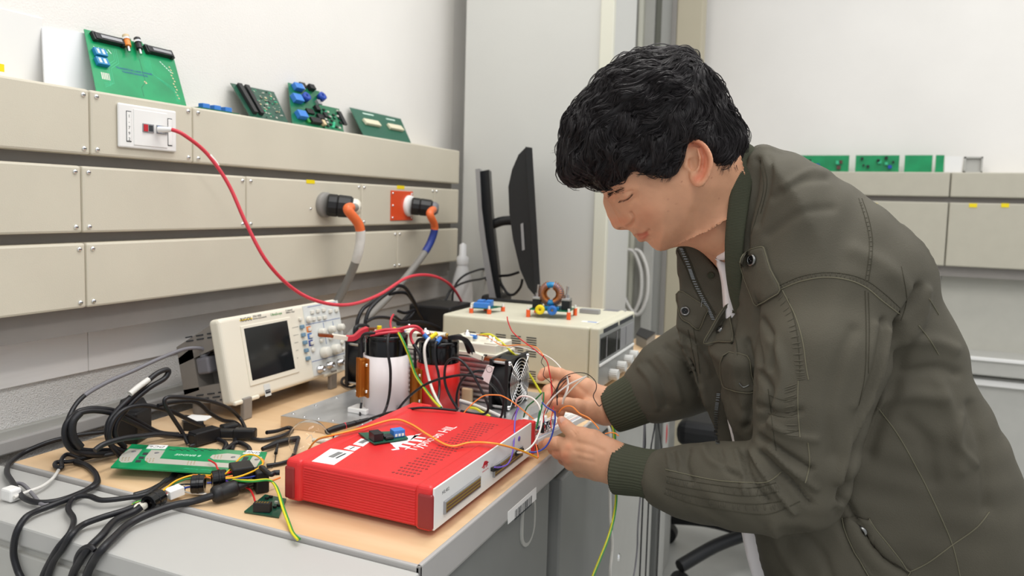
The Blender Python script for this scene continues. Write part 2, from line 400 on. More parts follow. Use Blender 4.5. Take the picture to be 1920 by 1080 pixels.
def trace(pts, wd=.0006, m='trace', mb=None, hh=.00012):
    mb = mb or tr
    for (u0, v0), (u1, v1) in zip(pts[:-1], pts[1:]):
        a = bil(u0, v0); e = bil(u1, v1); d = (e-a).normalized(); nn = Vector((-d.y, d.x))*wd/2
        mb.prism([tuple(a+nn), tuple(a-nn), tuple(e-nn), tuple(e+nn)][::-1], 0, hh, m, T=T)
for k in range(5): trace([(.60+.018*k, .72), (.60+.018*k, .55-.02*k), (.93-.01*k, .18+.03*k), (.93-.01*k, .06)], .0005)
for k in range(3): trace([(.26+.02*k, .78), (.26+.02*k, .58-.02*k), (.16+.02*k, .46-.02*k), (.16+.02*k, .14+.02*k), (.10, .10+.03*k)], .0006)
trace([(.55, .7), (.56, .30), (.50, .2), (.50, .05)], .001, 'pcb_green'); trace([(.55, .32), (.57, .28)], .004, 'tan')
for k in range(4): trace([(.06+.05*k, .74), (.12+.04*k, .68)], .0016, 'silk')
for k in range(5): trace([(.09+.018*k, .33), (.09+.018*k, .22)], .0022, 'silver_pad')
for k in range(12): trace([(.90+.01*(k % 3), .68-.05*k), (.915+.01*(k % 3), .665-.05*k)], .0028, 'tan')
for k in range(6): trace([(.80+.02*k, .74-.03*k), (.815+.02*k, .72-.03*k)], .002, 'silk')
for r, s_ in ((.46, 'TRANSISTOR LAMP DIMMER'), (.41, 'TRANSFORMATEUR'), ):
    tr.text(s_, .0062, 'ink_blue', T @ Matrix.Translation((*bil(.46, r), .0002)) @ Matrix.Rotation(-.0, 4, 'Z'), .00008)
tr.build('printed_tracks', bo)
# backing sheets
t2 = leaner('acrylic_sheet', 'pale grey sheet behind the left edge of the large green board', ((78, 52), (84, 152), (190, 172), (164, 62)), 'sheet_white', .003, 'sheet', xb=-1.215, xt=-1.242)[0]
MB().box((WX+.004, .55, 1.25), (WX+.007, P(76, 100, x=WX).y, 1.462), 'white_plastic', bev=.001).build('wall_sheet', label='white sheet at the far left above the trunking', cat='sheet')
yy = P(8, 128, x=-1.215); MB().box((-1.2155, yy.y-.03, yy.z-.006), (-1.2145, yy.y, yy.z+.006), 'yellow', bev=.0004).build('sticky_note', label='small yellow note at the left end of the trunking top', cat='note')
bpy.data.objects['sticky_note'].location = (0, 0, 0)
# flat board with blue terminal blocks
a = P(365, 197, x=-1.18); e = P(428, 207, x=-1.18)
t = thing('circuit_board', 'small board with blue terminal blocks lying flat on the trunking', 'circuit board', (-1.19, a.y, TZ))
MB().box((-1.22, a.y-.01, TZ+.0006), (-1.16, e.y+.01, TZ+.0026), 'pcb_green').build('board', t)
for k in range(3):
    yy = a.y+.004+k*(e.y-a.y)/3; MB().box((-1.175, yy, TZ+.0026), (-1.162, yy+.018, TZ+.012), 'blue_term', bev=.001).build('terminal_block', t)
# dark board with two slot connectors
def pix(mb, T, w, h, u0, v0, u1, v1, hh, m, bev=.0005): q_ = bil((u0+u1)/2, (v0+v1)/2); a_, c_ = w*(u1-u0)/2, h*(v1-v0)/2; return mb.box((q_.x-a_, q_.y-c_, 0), (q_.x+a_, q_.y+c_, hh), m, bev=bev, T=T)
t, bo, T, w, h = leaner('circuit_board', 'dark green board with two long black slots, left of the board with blue coils', ((432, 156), (470, 213), (541, 229), (514, 172)), 'pcb_dark', xb=-1.165)
for u in (.1, .26):
    c = MB(); q_ = [bil(u, .1), bil(u+.09, .1), bil(u+.09, .96), bil(u, .96)]; c.prism([tuple(v_) for v_ in q_], 0, .008, 'chip', T=T).build('slot_connector', t)
b = MB()
for k in range(70):
    u, v = random.uniform(.4, .93), random.uniform(.06, .92); pix(b, T, w, h, u, v, u+random.uniform(.01, .05), v+random.uniform(.01, .04), .0012, random.choice(['silver_pad', 'silver_pad', 'chip', 'tan', 'trace']), 0)
b.build('components', t, kind='stuff')
# board with blue coils
t, bo, T, w, h = leaner('circuit_board', 'green board with blue coils and black parts, third from left on the trunking', ((541, 154), (548, 230), (612, 238), (598, 172)), 'pcb_green', xb=-1.165)
for u, v, s_ in ((.12, .84, .09), (.05, .52, .11), (.12, .14, .1)): pix(MB(), T, w, h, u, v, u+.24, v+s_*1.3, .013, 'blue_term', .001).build('terminal_block', t)
for u, v, r in ((.42, .66, .011), (1.0, .78, .011)): MB().lathe([(.004, .003), (r, .002), (r, .016), (.004, .015), (.004, .003)], 'blue_coil', (*bil(min(u, .95), v), 0), (0, 0, 1), 20, T=T).build('coil', t)
b = MB()
for u, v, a, m in ((.35, 1.0, .16, 'chip'), (.6, .98, .16, 'chip'), (.8, .62, .1, 'silver_plastic'), (.7, .45, .12, 'chip'), (.9, .5, .08, 'ivory'), (.45, .35, .2, 'chip'), (.5, .12, .3, 'chip'), (.75, .25, .2, 'chip'), (.4, .12, .08, 'yg_green'), (.92, .3, .1, 'chip'), (.85, .1, .08, 'tan'), (.3, .9, .1, 'ivory')):
    pix(b, T, w, h, u, v-.04, u+a, v+.06, random.uniform(.005, .012), m)
b.build('components', t, kind='stuff')
t, bo, T, w, h = leaner('circuit_board', 'small green board leaning against the right side of the blue-coil board', ((598, 196), (610, 239), (645, 244), (636, 204)), 'pcb_green', xb=-1.160, xt=-1.20)
b = MB()
for k in range(26):
    u, v = random.uniform(.08, .85), random.uniform(.08, .85); pix(b, T, w, h, u, v, u+.1, v+.06, .003, random.choice(['chip', 'chip', 'silver_pad', 'trace']), 0)
b.build('components', t, kind='stuff'); pix(MB(), T, w, h, .9, .3, 1.08, .8, .006, 'chip').build('edge_connector', t)
t, bo, T, w, h = leaner('circuit_board', 'plain teal board with two cream connectors at the right end of the trunking', ((656, 201), (682, 248), (771, 268), (751, 223)), 'pcb_teal', xb=-1.165)
for u in (.12, .60): pix(MB(), T, w, h, u, .42, u+.3, .58, .009, 'beige_conn', .002).build('connector', t)
b = MB(); pix(b, T, w, h, .2, .86, .42, .9, .0002, 'silk', 0); pix(b, T, w, h, .65, .84, .85, .88, .0002, 'silk', 0); b.build('printed_tracks', bo)
# ---------------------------------------------------------------- tall cabinet and things at the end of the bench
CX0, CX1, CY = P(870, 200, y=2.2).x, P(1140, 200, y=2.2).x, 2.2
t = thing('tall_cabinet', 'tall light grey steel cabinet at the end of the left wall behind the monitor', 'cabinet', (CX0, CY, 0))
MB().box((CX0, CY, 0), (CX1, CY+.3, 2.6), 'tall_grey', bev=.004).build('body', t)
MB().box((CX1-.03, CY-.012, .02), (CX1+.012, CY+.01, 2.58), 'cream_frame', bev=.003).build('corner_post', t, label='pale corner post')
# door frames beyond
def farpost(px0, px1, m, name, label, cat, y=FY-.3, dep=.1, z1=2.6):
    a, c = P(px0, 60, y=y).x, P(px1, 60, y=y).x; return MB().box((a, y, 0), (c, y+dep, z1), m, bev=.004).build(name, label=label, cat=cat)
t = thing('glazed_door', 'grey door with a narrow glass panel seen behind the head', 'door', (P(1166, 60, y=FY-.3).x, FY-.3, 0))
def dpart(px0, px1, m, name, y0, y1, z1=2.6, z0=0): a, c = P(px0, 60, y=FY-.3).x, P(px1, 60, y=FY-.3).x; return MB().box((a, y0, z0), (c, y1, z1), m, bev=.003).build(name, t)
dpart(1166, 1196, 'door_grey', 'door_leaf', FY-.26, FY-.22); dpart(1196, 1204, 'cream_frame', 'door_post', FY-.3, FY-.2); dpart(1204, 1224, 'cab_light', 'door_leaf', FY-.27, FY-.22)
dpart(1224, 1238, 'door_glass', 'glass_panel', FY-.25, FY-.22, 2.6, 1.45); dpart(1224, 1238, 'cab_light', 'lower_panel', FY-.26, FY-.22, 1.45); dpart(1238, 1259, 'door_grey', 'door_leaf', FY-.29, FY-.2); dpart(1259, 1268, 'hose_grey', 'door_post', FY-.31, FY-.2)
farpost(1268, 1316, 'column_beige', 'door_frame', 'beige column between the glazed door and the white far wall', 'column', z1=2.6)
# far bench trunking
t = thing('wall_trunking', 'beige trunking along the far wall on the right behind the person', 'trunking', (.6, FY-.1, .98))
fy = FY-.1
FX = .41
for (x0, x1) in ((-.45, P(1777, 400, y=fy).x), (P(1777, 400, y=fy).x+.004, 1.9)):
    MB().box((x0, fy, P(1800, 375, y=fy).z+.012), (x1, FY, P(1800, 323, y=fy).z), 'trunk_far_shaded', bev=.004).build('cover_panel', t)
    MB().box((x0, fy, P(1800, 500, y=fy).z), (x1, FY, P(1800, 380, y=fy).z), 'trunk_far_shaded', bev=.004).build('cover_panel', t)
MB().box((-.45, fy+.03, P(1800, 520, y=fy).z), (1.9, FY, P(1800, 330, y=fy).z), 'trunk_grey').build('backing_plate', t)
for px in (1637, 1824, 1884):
    a = P(px-7, 385, y=fy); e = P(px+8, 385, y=fy); MB().box((a.x, fy-.002, a.z-.008), (e.x, fy, a.z+.008), 'yellow').build('sticker', t, label='yellow sticker')
zt = P(1800, 323, y=fy).z
fb = [(1492, 1592, 'pcb_green', 'leftmost green board on the far trunking, partly hidden by the shoulder'), (1604, 1686, 'pcb_green', 'middle green board on the far trunking'), (1696, 1748, 'pcb_green', 'plain green board right of the middle one on the far trunking'), (1754, 1770, 'pcb_green', 'narrow green board on the far trunking')]
for x0, x1, m, lb in fb:
    a, c = P(x0, 305, y=fy+.03).x, P(x1, 305, y=fy+.03).x
    t = thing('circuit_board', lb, 'circuit board', (a, fy+.03, zt)); z1 = P(1700, 291, y=fy+.03).z
    MB().box((a, fy+.03, zt+.0005), (c, fy+.033, z1), 'pcb_bright').build('board', t)
    if c-a > .08:
        bb = MB()
        for k in range(9):
            x = random.uniform(a+.01, c-.02); z = random.uniform(zt+.01, z1-.01); q = random.uniform(.006, .016); bb.box((x, fy+.018, z-q/2), (x+q, fy+.03, z+q/2), random.choice(['chip', 'blue_coil', 'tan', 'chip', 'brown_wire', 'trace']))
        if x0 != 1696: bb.build('components', t, kind='stuff')
a, c = P(1808, 305, y=fy+.03), P(1843, 305, y=fy+.03)
t = thing('card_holder', 'small pale frame at the right end of the row on the far trunking', 'holder', (a.x, fy+.03, zt))
z1 = P(1700, 294, y=fy+.03).z; b = MB()
for q0, q1 in (((a.x, zt+.0005), (c.x, zt+.006)), ((a.x, z1-.006), (c.x, z1)), ((a.x, zt), (a.x+.006, z1)), ((c.x-.006, zt), (c.x, z1))): b.box((q0[0], fy+.03, q0[1]), (q1[0], fy+.05, q1[1]), 'cab_light')
b.build('frame', t); MB().box((a.x+.006, fy+.04, zt+.006), (c.x-.006, fy+.044, z1-.006), 'cab_light').build('panel', t)
a, c = P(1772, 305, y=fy+.03), P(1804, 305, y=fy+.03); MB().box((a.x, fy+.03, zt+.0005), (c.x, fy+.033, P(1790, 293, y=fy+.03).z), 'white_plastic').build('acrylic_sheet', label='blank white sheet between the green boards and the pale frame', cat='sheet')
# vertical joint in wall board, far work bench
zb = P(1860, 672, y=fy-.1).z; zb2 = P(1860, 706, y=fy-.1).z
t = thing('far_bench', 'pale grey bench with white edging along the far wall', 'bench', (.6, fy-.1, 0))
MB().box((-.3, fy-.1, zb2), (1.9, FY-.001, zb), 'cab_light', bev=.006).build('worktop', t)
MB().box((-.3, fy-.108, zb-.012), (1.9, fy-.098, zb+.002), 'white_plastic', bev=.002).build('edge_strip', t)
MB().box((.1, fy-.06, .0), (1.9, FY-.002, zb2-.012), 'cab_light', bev=.006).build('base_cabinet', t)
MB().box((.1, fy-.075, zb2-.045), (1.9, fy-.055, zb2-.02), 'white_plastic', bev=.003).build('door_edge', t)
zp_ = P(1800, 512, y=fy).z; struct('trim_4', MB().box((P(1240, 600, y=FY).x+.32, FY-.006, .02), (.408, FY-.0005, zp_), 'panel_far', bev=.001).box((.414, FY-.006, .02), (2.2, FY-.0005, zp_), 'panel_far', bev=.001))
# hanging hoses behind the cabinet (out of focus)
for i, (x0, lb) in enumerate(((1160, 'pale hose loop hanging nearest the tall cabinet'), (1172, 'second pale hose loop hanging right of the first'))):
    y = FY-.34; z = lambda px, py: P(px, py, y=y)
    MB().tube([z(x0, 470), z(x0-3, 520), z(x0, 560), z(x0+22, 590), z(x0+40, 560), z(x0+42, 510), z(x0+30, 475), z(x0+18, 468)], .008, 'tape_white', n=8).build('hanging_hose', label=lb, cat='hose', group='hoses hanging behind the cabinet')
MB().box((P(1170, 450, y=FY-.33).x, FY-.33, 0), (P(1178, 450, y=FY-.33).x, FY-.31, 1.1), 'cream_frame', bev=.002).build('metal_post', label='thin cream post behind the power supply', cat='post')
MB().box((P(1207, 450, y=FY-.33).x, FY-.33, 0), (P(1226, 450, y=FY-.33).x, FY-.31, 1.1), 'cab_light', bev=.002).build('metal_post', label='wider grey post left of the white wall behind the chin', cat='post')
# ================================================================ BENCH
def onpl(px, py, T):
    n = T.to_3x3() @ Vector((0, 0, 1)); o = T.translation; r = ray(px, py); t = (o-CC).dot(n)/r.dot(n); v = T.inverted() @ (CC+r*t); return v.x, v.y
def quad(mb, T, pts, h0, h1, m): return mb.prism([onpl(a, c, T) for a, c in pts][::-1] if False else orient([onpl(a, c, T) for a, c in pts]), h0, h1, m, T=T)
def orient(p):
    A = sum(p[i][0]*p[(i+1) % len(p)][1]-p[(i+1) % len(p)][0]*p[i][1] for i in range(len(p))); return p if A > 0 else p[::-1]
BY1 = 2.19; BY2 = 2.43
t = thing('workbench', 'workbench with pale wood top, grey edging and a barcode label on its front edge', 'workbench', (-.78, 1.6, 0))
MB().box((DX0, DY0+.006, DZ-.03), (DX1-.006, BY1, DZ), 'worktop_wood').build('worktop', t)
b = MB().box((DX0, DY0, DZ-.035), (DX1, DY0+.0065, DZ+.0008), 'edge_grey', bev=.002).box((DX1-.0065, DY0, DZ-.042), (DX1, BY1, DZ+.0008), 'edge_grey', bev=.002)
b.box((DX1-.02, DY0, DZ-.052), (DX1-.008, BY1, DZ-.04), 'cab_light', bev=.001)
eb = b.build('edging', t)
t2 = thing('bench_end', 'narrow end piece of pale wood bench right of the power supply knobs', 'workbench', (-.5, 2.3, 0)); MB().box((-.575, BY1+.001, DZ-.03), (DX1-.006, BY2, DZ), 'worktop_wood').build('worktop', t2); MB().box((DX1-.0065, BY1+.001, DZ-.042), (DX1, BY2, DZ+.0008), 'edge_grey', bev=.002).build('edging', t2); MB().box((-.56, BY1+.02, 0), (-.45, BY2-.02, DZ-.0305), 'cab_light', bev=.003).build('support', t2)
TE = FR((DX1, 0, 0), (0, 1, 0), (0, 0, 1))
b = MB(); quad(b, TE, [(952, 960), (1005, 913), (1005, 936), (952, 983)], 0, .0006, 'white_paper')
bl = b.build('barcode_label', t, label='white barcode label'); b = MB()
a0 = onpl(965, 959, TE); a1 = onpl(996, 931, TE); random.seed(3); y = a0[0]
hh = .011
while y < a1[0]:
    wd = random.choice([.0006, .0009, .0015]); zc = a0[1]+(a1[1]-a0[1])*(y-a0[0])/(a1[0]-a0[0]); b.box((DX1, y, zc-hh*1.25), (DX1+.0009, y+wd, zc+hh*.15), 'ink_dark'); y += wd+random.choice([.0012, .0018, .0026])
b.build('bars', bl)
for yy in (2.3,):
    a = P(1238, 1000, x=-.43).y
MB().box((-.50, 2.10, 0), (-.43, 2.17, DZ-.042), 'cab_dark', bev=.004).build('leg', t)
MB().box((-.43, 2.10, 0), (-.4225, 2.17, DZ-.05), 'cab_light', bev=.002).build('leg_strip', t, label='pale strip on the leg')
MB().box((DX0+.02, 2.10, 0), (DX0+.07, 2.17, DZ-.03), 'cab_dark', bev=.004).build('leg', t)
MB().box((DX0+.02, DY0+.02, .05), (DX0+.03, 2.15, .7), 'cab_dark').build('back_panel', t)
MB().ball((-.4225, 2.135, P(1268, 790, x=-.4225).z), (.002, .008, .03), 'red_print', 10, 8).build('red_tag', label='small red tag hanging on the front leg of the workbench', cat='tag')
# pedestal with slot handle
px = -.432; ey = P(1030, 930, x=px).y
t = thing('drawer_unit', 'dark grey drawer unit with a slot handle under the near end of the bench', 'drawer unit', (-.8, .95, 0))
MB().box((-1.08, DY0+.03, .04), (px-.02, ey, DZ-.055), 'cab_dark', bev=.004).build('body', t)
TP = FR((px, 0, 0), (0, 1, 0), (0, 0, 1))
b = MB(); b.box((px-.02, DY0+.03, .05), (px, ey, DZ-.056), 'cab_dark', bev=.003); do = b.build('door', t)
a, c = onpl(988, 1000, TP); zt_ = onpl(988, 955, TP)[1]; zb_ = onpl(988, 1022, TP)[1]; wd = (onpl(1002, 980, TP)[0]-onpl(976, 980, TP)[0])/2; cy_ = onpl(989, 980, TP)[0]
def stad(w_, z0, z1, n=10):
    p = [(cy_+w_*math.cos(PI+PI*i/n), z0+w_+w_*math.sin(PI+PI*i/n)) for i in range(n+1)]+[(cy_+w_*math.cos(PI*i/n), z1-w_+w_*math.sin(PI*i/n)) for i in range(n+1)]
    return p
hd = MB().prism(stad(wd, zb_, zt_+.02), -.001, .0025, 'cab_light', T=TP).build('handle', do, label='recessed slot handle')
MB().prism(stad(wd*.72, zb_+.006, zt_+.014), .0, .0028, 'cab_dark', T=TP).build('slot', hd)
# gap with hinge parts
t = thing('drawer_unit', 'open dark gap with shelf and metal runner between the two grey fronts', 'drawer unit', (-.6, ey+.04, 0))
y2 = P(1053, 900, x=-.42).y+.02
MB().box((-1.05, ey+.004, .05), (-.52, y2-.025, DZ-.07), 'black').build('body', t)
MB().box((-.52, ey+.004, P(1045, 945, x=-.5).z-.01), (-.45, y2-.025, P(1045, 945, x=-.5).z), 'cab_dark').build('shelf', t)
MB().box((-.52, ey+.004, .5), (-.45, y2-.025, .51), 'cab_dark').build('shelf', t)
MB().box((-.5, ey+.008, .56), (-.455, ey+.018, .62), 'steel', bev=.002).build('runner', t, label='zinc runner')
MB().box((-.5, ey+.008, .57), (-.46, ey+.02, .578), 'steel').build('runner', t, label='zinc runner')
# second unit
t = thing('drawer_unit', 'mid grey cabinet with a projecting flat front behind the hanging cords', 'drawer unit', (-.6, 1.45, 0))
fx = -.42; ya = P(1053, 900, x=fx).y; yb = P(1150, 1000, x=fx).y
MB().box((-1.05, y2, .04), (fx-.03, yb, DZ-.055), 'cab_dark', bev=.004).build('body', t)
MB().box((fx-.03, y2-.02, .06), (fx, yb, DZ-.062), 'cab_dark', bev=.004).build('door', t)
t = thing('drawer_unit', 'grey cabinet with key lock between cords and bench leg, coloured lighter for a reflection', 'drawer unit', (-.6, 1.8, 0))
MB().box((-1.05, yb+.01, .04), (fx-.04, 2.06, DZ-.055), 'cab_light', bev=.004).build('body', t)  # diagonal reflection put into the lighter colour of body and door
d_ = MB().box((fx-.04, yb+.012, .06), (fx-.02, 2.06, DZ-.06), 'cab_light', bev=.003).build('door', t)
lk = P(1160, 1045, x=fx-.02); MB().lathe([(0, .004), (.008, .003), (.010, 0)], 'chrome', lk, (1, 0, 0), 14).build('lock', d_)
# near grey cabinet
t = thing('steel_cabinet', 'light grey steel cabinet across the near end of the bench under the black cables', 'cabinet', (-.8, .65, 0))
ny = .590
b = MB().box((-1.24, ny, .718), (DX1+.001, DY0-.001, .745), 'cab_top', bev=.003); b.build('top', t)
MB().box((-1.23, ny+.006, .03), (DX1-.006, DY0-.004, .716), 'cab_light', bev=.003).build('body', t)
MB().box((-1.1, ny+.0005, .1), (-.45, ny+.008, .708), 'cab_light', bev=.002).build('door', t)
# ================================================================ RED BOX
bx0, bx1, by0, by1, bz0, bz1 = -.676, -.440, .787, 1.118, .756, .8155
t = thing('control_unit', 'flat bright red control unit with white connector panel and mammoth logo', 'electronic unit', ((bx0+bx1)/2, (by0+by1)/2, DZ))
b = MB().box((bx0+.02, by0+.004, bz0+.001), (bx1-.02, by1-.004, bz1-.002), 'red_box', bev=.006, seg=4)
for k in range(13):
    z = bz0+.006+k*.0036; b.tube([(bx0+.03, by0+.0045, z), (bx1-.03, by0+.0045, z)], .0016, 'red_box', n=6, cr=False)
case = b.build('case', t)
def rim(x0, x1):
    b = MB(); b.box((x0, by0, bz0), (x1, by1, bz1), 'red_box', bev=.007, seg=4); return b
rim(bx0, bx0+.028).build('side_cap', t); rc = rim(bx1-.03, bx1-.003).build('side_cap', t)
for x0, x1 in ((bx0+.001, bx0+.018), (bx1-.024, bx1-.002)):
    MB().box((x0, by0-.0022, bz0+.004), (x1, by0+.008, bz1-.010), 'red_dark', bev=.003, seg=2).build('corner_block', t, label='dark red corner block')
MB().box((bx1-.024, by1-.004, bz0+.001), (bx1+.001, by1+.008, bz1-.002), 'red_box', bev=.003).build('end_bracket', t)
MB().box((bx0, by1-.004, bz0+.004), (bx0+.04, by1+.006, bz1-.001), 'red_box', bev=.003).build('end_bracket', t)
for xx in (bx0+.04, bx1-.05):
    for yy in (by0+.03, by1-.03): MB().cyl((xx, yy, DZ+.0003), (xx, yy, bz0+.002), .008, 'black', n=12).build('rubber_foot', t)
TFp = FR((bx1-.0028, 0, 0), (0, 1, 0), (0, 0, 1))
y0_, y1_ = by0+.002, by1-.008; z0_, z1_ = bz0+.0035, bz1-.002
pnl = MB().box((bx1-.004, y0_, z0_), (bx1-.0012, y1_, z1_), 'white_plastic', bev=.0005).build('front_panel', t, label='white front panel')
xf = bx1-.0012; TF = FR((xf, 0, 0), (0, 1, 0), (0, 0, 1))
def c7(x, y): return x/3.177+520, y/3.177+740
for q in ([(990, 640), (1200, 495), (1200, 545), (988, 702)], [(1283, 428), (1452, 318), (1452, 362), (1283, 478)]):
    pp = [onpl(*c7(*a), TF) for a in q]; ya_ = min(a[0] for a in pp); yb_ = max(a[0] for a in pp); zc = sum(a[1] for a in pp)/4; hh = .0085
    b = MB().box((xf-.001, ya_, zc-hh), (xf+.0035, yb_, zc+hh), 'silver_plastic', bev=.0006).box((xf, ya_+.002, zc-hh+.002), (xf+.0038, yb_-.002, zc+hh-.002), 'gold_pin')
    cn = b.build('pin_connector', pnl, label='gold pin connector'); b = MB()
    for i in range(3): b.box((xf+.0036, ya_+.003, zc-.006+i*.0045), (xf+.0043, yb_-.003, zc-.0045+i*.0045), 'brown_wire')
    b.build('pin_rows', cn)
def mammoth(T, s, m, mb):
    pts = [(-1, .25), (-.75, .6), (-.3, .75), (.15, .55), (.55, .5), (.95, .25), (1.25, -.15), (1.6, -.1), (1.2, .1), (.95, -.05), (1.05, -.75), (.85, -.8), (.65, -.2), (.45, -.25), (.5, -.85), (.25, -.85), (.1, -.2), (-.2, -.2), (-.25, -.85), (-.5, -.85), (-.5, -.1), (-.75, -.15), (-.8, -.75), (-1.0, -.8), (-1.1, -.2), (-1.45, -.5), (-1.75, -.25), (-1.7, -.1), (-1.4, -.25), (-1.2, .05)]
    mb.prism(orient([(x*s, y*s) for x, y in pts]), 0, .0003, m, T=T)
b = MB(); c = onpl(*c7(1240, 412), TF); T0 = TF @ Matrix.Translation((c[0], c[1], 0)); mammoth(T0, .0068, 'red_print', b)
b.text('TYPHOON HIL', .0032, 'red_print', TF @ Matrix.Translation((c[0], c[1]-.0095, 0)), .0001)
c = onpl(*c7(1003, 572), TF); b.text('HIL402', .0065, 'ink_dark', TF @ Matrix.Translation((c[0], c[1], 0)), .0001)
c = onpl(*c7(1440, 262), TF); b.lathe([(0, .0006), (.004, .0006), (.004, 0)], 'purple_wire', (xf, c[0], c[1]), (1, 0, 0), 16)
b.build('panel_print', pnl, label='red logo and grey lettering')
zt_ = bz1-.002; TT = FR((0, 0, zt_), (0, 1, 0), (-1, 0, 0))      # local x = +Y, local y = -X (reading direction along the box)
a = onpl(*c7(790, 332), TT); e = onpl(*c7(968, 256), TT)
b = MB(); ang = math.atan2(e[1]-a[1], e[0]-a[0])
b.text('Typhoon HIL', .0245, 'white_print', TT @ Matrix.Translation((a[0], a[1], 0)), .0002, 'LEFT')
c = onpl(*c7(765, 275), TT); mammoth(TT @ Matrix.Translation((c[0], c[1], 0)), .026, 'white_print', b)
b.build('logo_print', case, label='white mammoth logo and lettering')
b = MB(); g0 = onpl(*c7(683, 468), TT); g1 = onpl(*c7(825, 493), TT); g2 = onpl(*c7(1195, 168), TT); NX = 12; NR = 26
for i in range(NR):
    for j in range(6):
        yy = g0[0]+(g2[0]-g0[0])*i/(NR-1)+.003; xx = g0[1]+(g1[1]-g0[1])*(j+(.5 if i % 2 else 0))/6
        b.lathe([(0, .0003), (.0021, .0003), (.0021, 0)], 'red_dark', (-xx, yy, zt_), (0, 0, 1), 8)
b.build('vent_holes', case, kind='stuff')
for q, nm in (([(205, 398), (318, 322), (456, 342), (337, 420)], 1), ([(395, 322), (430, 305), (497, 314), (460, 337)], 0), ([(450, 296), (500, 262), (560, 275), (510, 310)], 2)):
    b = MB(); quad(b, TT, [c7(*a) for a in q], 0, .0004, 'white_paper')
    o_ = [onpl(*c7(*a), TT) for a in q]; cx = sum(a[0] for a in o_)/4; cyy = sum(a[1] for a in o_)/4
    lb = b.build('paper_label', case, label='white barcode label' if nm else 'small white label'); b = MB()
    if nm:
        for k in range(14): b.box((cx-.004+k*.0017, cyy-.004, 0), (cx-.0032+k*.0017, cyy+.005, .0006), 'ink_dark', T=TT)
        if nm == 1: b.box((cx-.004, cyy-.010, 0), (cx+.018, cyy-.007, .0006), 'ink_dark', T=TT)
    else: b.box((cx-.006, cyy-.001, 0), (cx+.006, cyy+.001, .0006), 'ink_dark', T=TT)
    b.build('label_print', lb)
# small board on the red box
zz = bz1+.0012
def c4(x, y): return x/6.75+460, y/6.75+740
T = FR((0, 0, zz), (1, 0, 0), (0, 1, 0))
q = [onpl(672, 812, T), onpl(702, 832, T), onpl(765, 822, T), onpl(752, 808, T)]
t = thing('circuit_board', 'small circuit board with blue screw terminals lying on top of the red unit', 'circuit board', (q[0][0], q[0][1], bz1))
MB().prism(orient(q), -.0014, .0006, 'pcb_teal', T=T).build('board', t)
u0 = Vector((*q[1], zz)); ux = Vector((*q[2], zz))-u0; uy = Vector((*q[0], zz))-u0; TB = FR(u0+Vector((0, 0, .0006)), ux, uy); L = ux.length; D = min(uy.length, .032)
MB().box((.001, .004, 0), (L*.30, D*.8, .012), 'black', bev=.0008, T=TB).build('relay', t)
b = MB()
for k in range(3): b.cyl((L*.36, .005+k*.006, .003), (L*.6, .005+k*.006, .003), .0026, 'chip', n=10, T=TB)
b.build('diode', t)
tb = MB().box((L*.64, D*.25, 0), (L*.98, D*.75, .011), 'blue_term', bev=.0008, T=TB).build('screw_terminal', t, label='blue screw terminal')
for k in range(3): MB().box((L*(.67+.1*k), D*.25-.0008, .002), (L*(.74+.1*k), D*.25+.001, .006), 'white_print', T=TB).build('terminal_opening', tb)
# ================================================================ OSCILLOSCOPE
so = Vector((-1.008, 1.032, .784)); sv = Vector((-.035, 0, .16)); SW, SH = .357, sv.length
TS = FR(so, (0, 1, 0), sv)     # local x along the wall, y up, z towards the room
t = thing('oscilloscope', 'cream and grey digital oscilloscope with blue soft keys standing by the wall', 'oscilloscope', (-1.05, 1.21, DZ))
def cs(x, y): return x/4+320, y/4+520
b = MB().box((0, 0, -.028), (SW, SH, 0), 'scope_cream', bev=.008, seg=4, T=TS); bz = b.build('front_bezel', t)
# grey body with side recess
b = MB()
dp = -.125
def hull(u0, u1, v0, v1, v0b, v1b, w0, w1, ub0=None, ub1=None):
    ub0 = u0 if ub0 is None else ub0; ub1 = u1 if ub1 is None else ub1
    V = [(u0, v0, w0), (u1, v0, w0), (u1, v1, w0), (u0, v1, w0), (ub0, v0b, w1), (ub1, v0b, w1), (ub1, v1b, w1), (ub0, v1b, w1)]
    b.add(V, [(0, 1, 2, 3), (7, 6, 5, 4), (4, 5, 1, 0), (5, 6, 2, 1), (6, 7, 3, 2), (7, 4, 0, 3)], 'scope_grey', T=TS)
hull(.045, SW-.006, .006, SH-.006, .010, SH-.040, -.02, dp)
hull(.006, .046, SH-.052, SH-.006, SH-.075, SH-.040, -.02, dp)      # top band
hull(.006, .046, .006, .044, .014, .040, -.02, dp)                  # bottom band
hull(.006, .046, .036, SH-.045, .03, SH-.062, -.084, dp)               # rear post
hull(.006, .046, .04, SH-.05, .04, SH-.05, -.018, -.03)
body = b.build('rear_housing', t)
TL = FR(TS @ Vector((.0055, 0, 0)), TS.to_3x3() @ Vector((0, 0, 1)), TS.to_3x3() @ Vector((0, 1, 0)))   # left side plane, x' = out, y' = up
b = MB()
for a_, c_ in ((137, 448), (217, 435), (300, 420), (143, 477), (222, 463), (303, 450), (220, 884), (302, 873), (384, 861), (260, 908), (342, 897), (312, 928), (396, 916)):
    u, v = onpl(*cs(a_, c_), TL); b.box((u-.009, v-.0012, -.0008), (u+.009, v+.0012, .0008), 'ink_dark', T=TL)
b.build('side_vents', body)
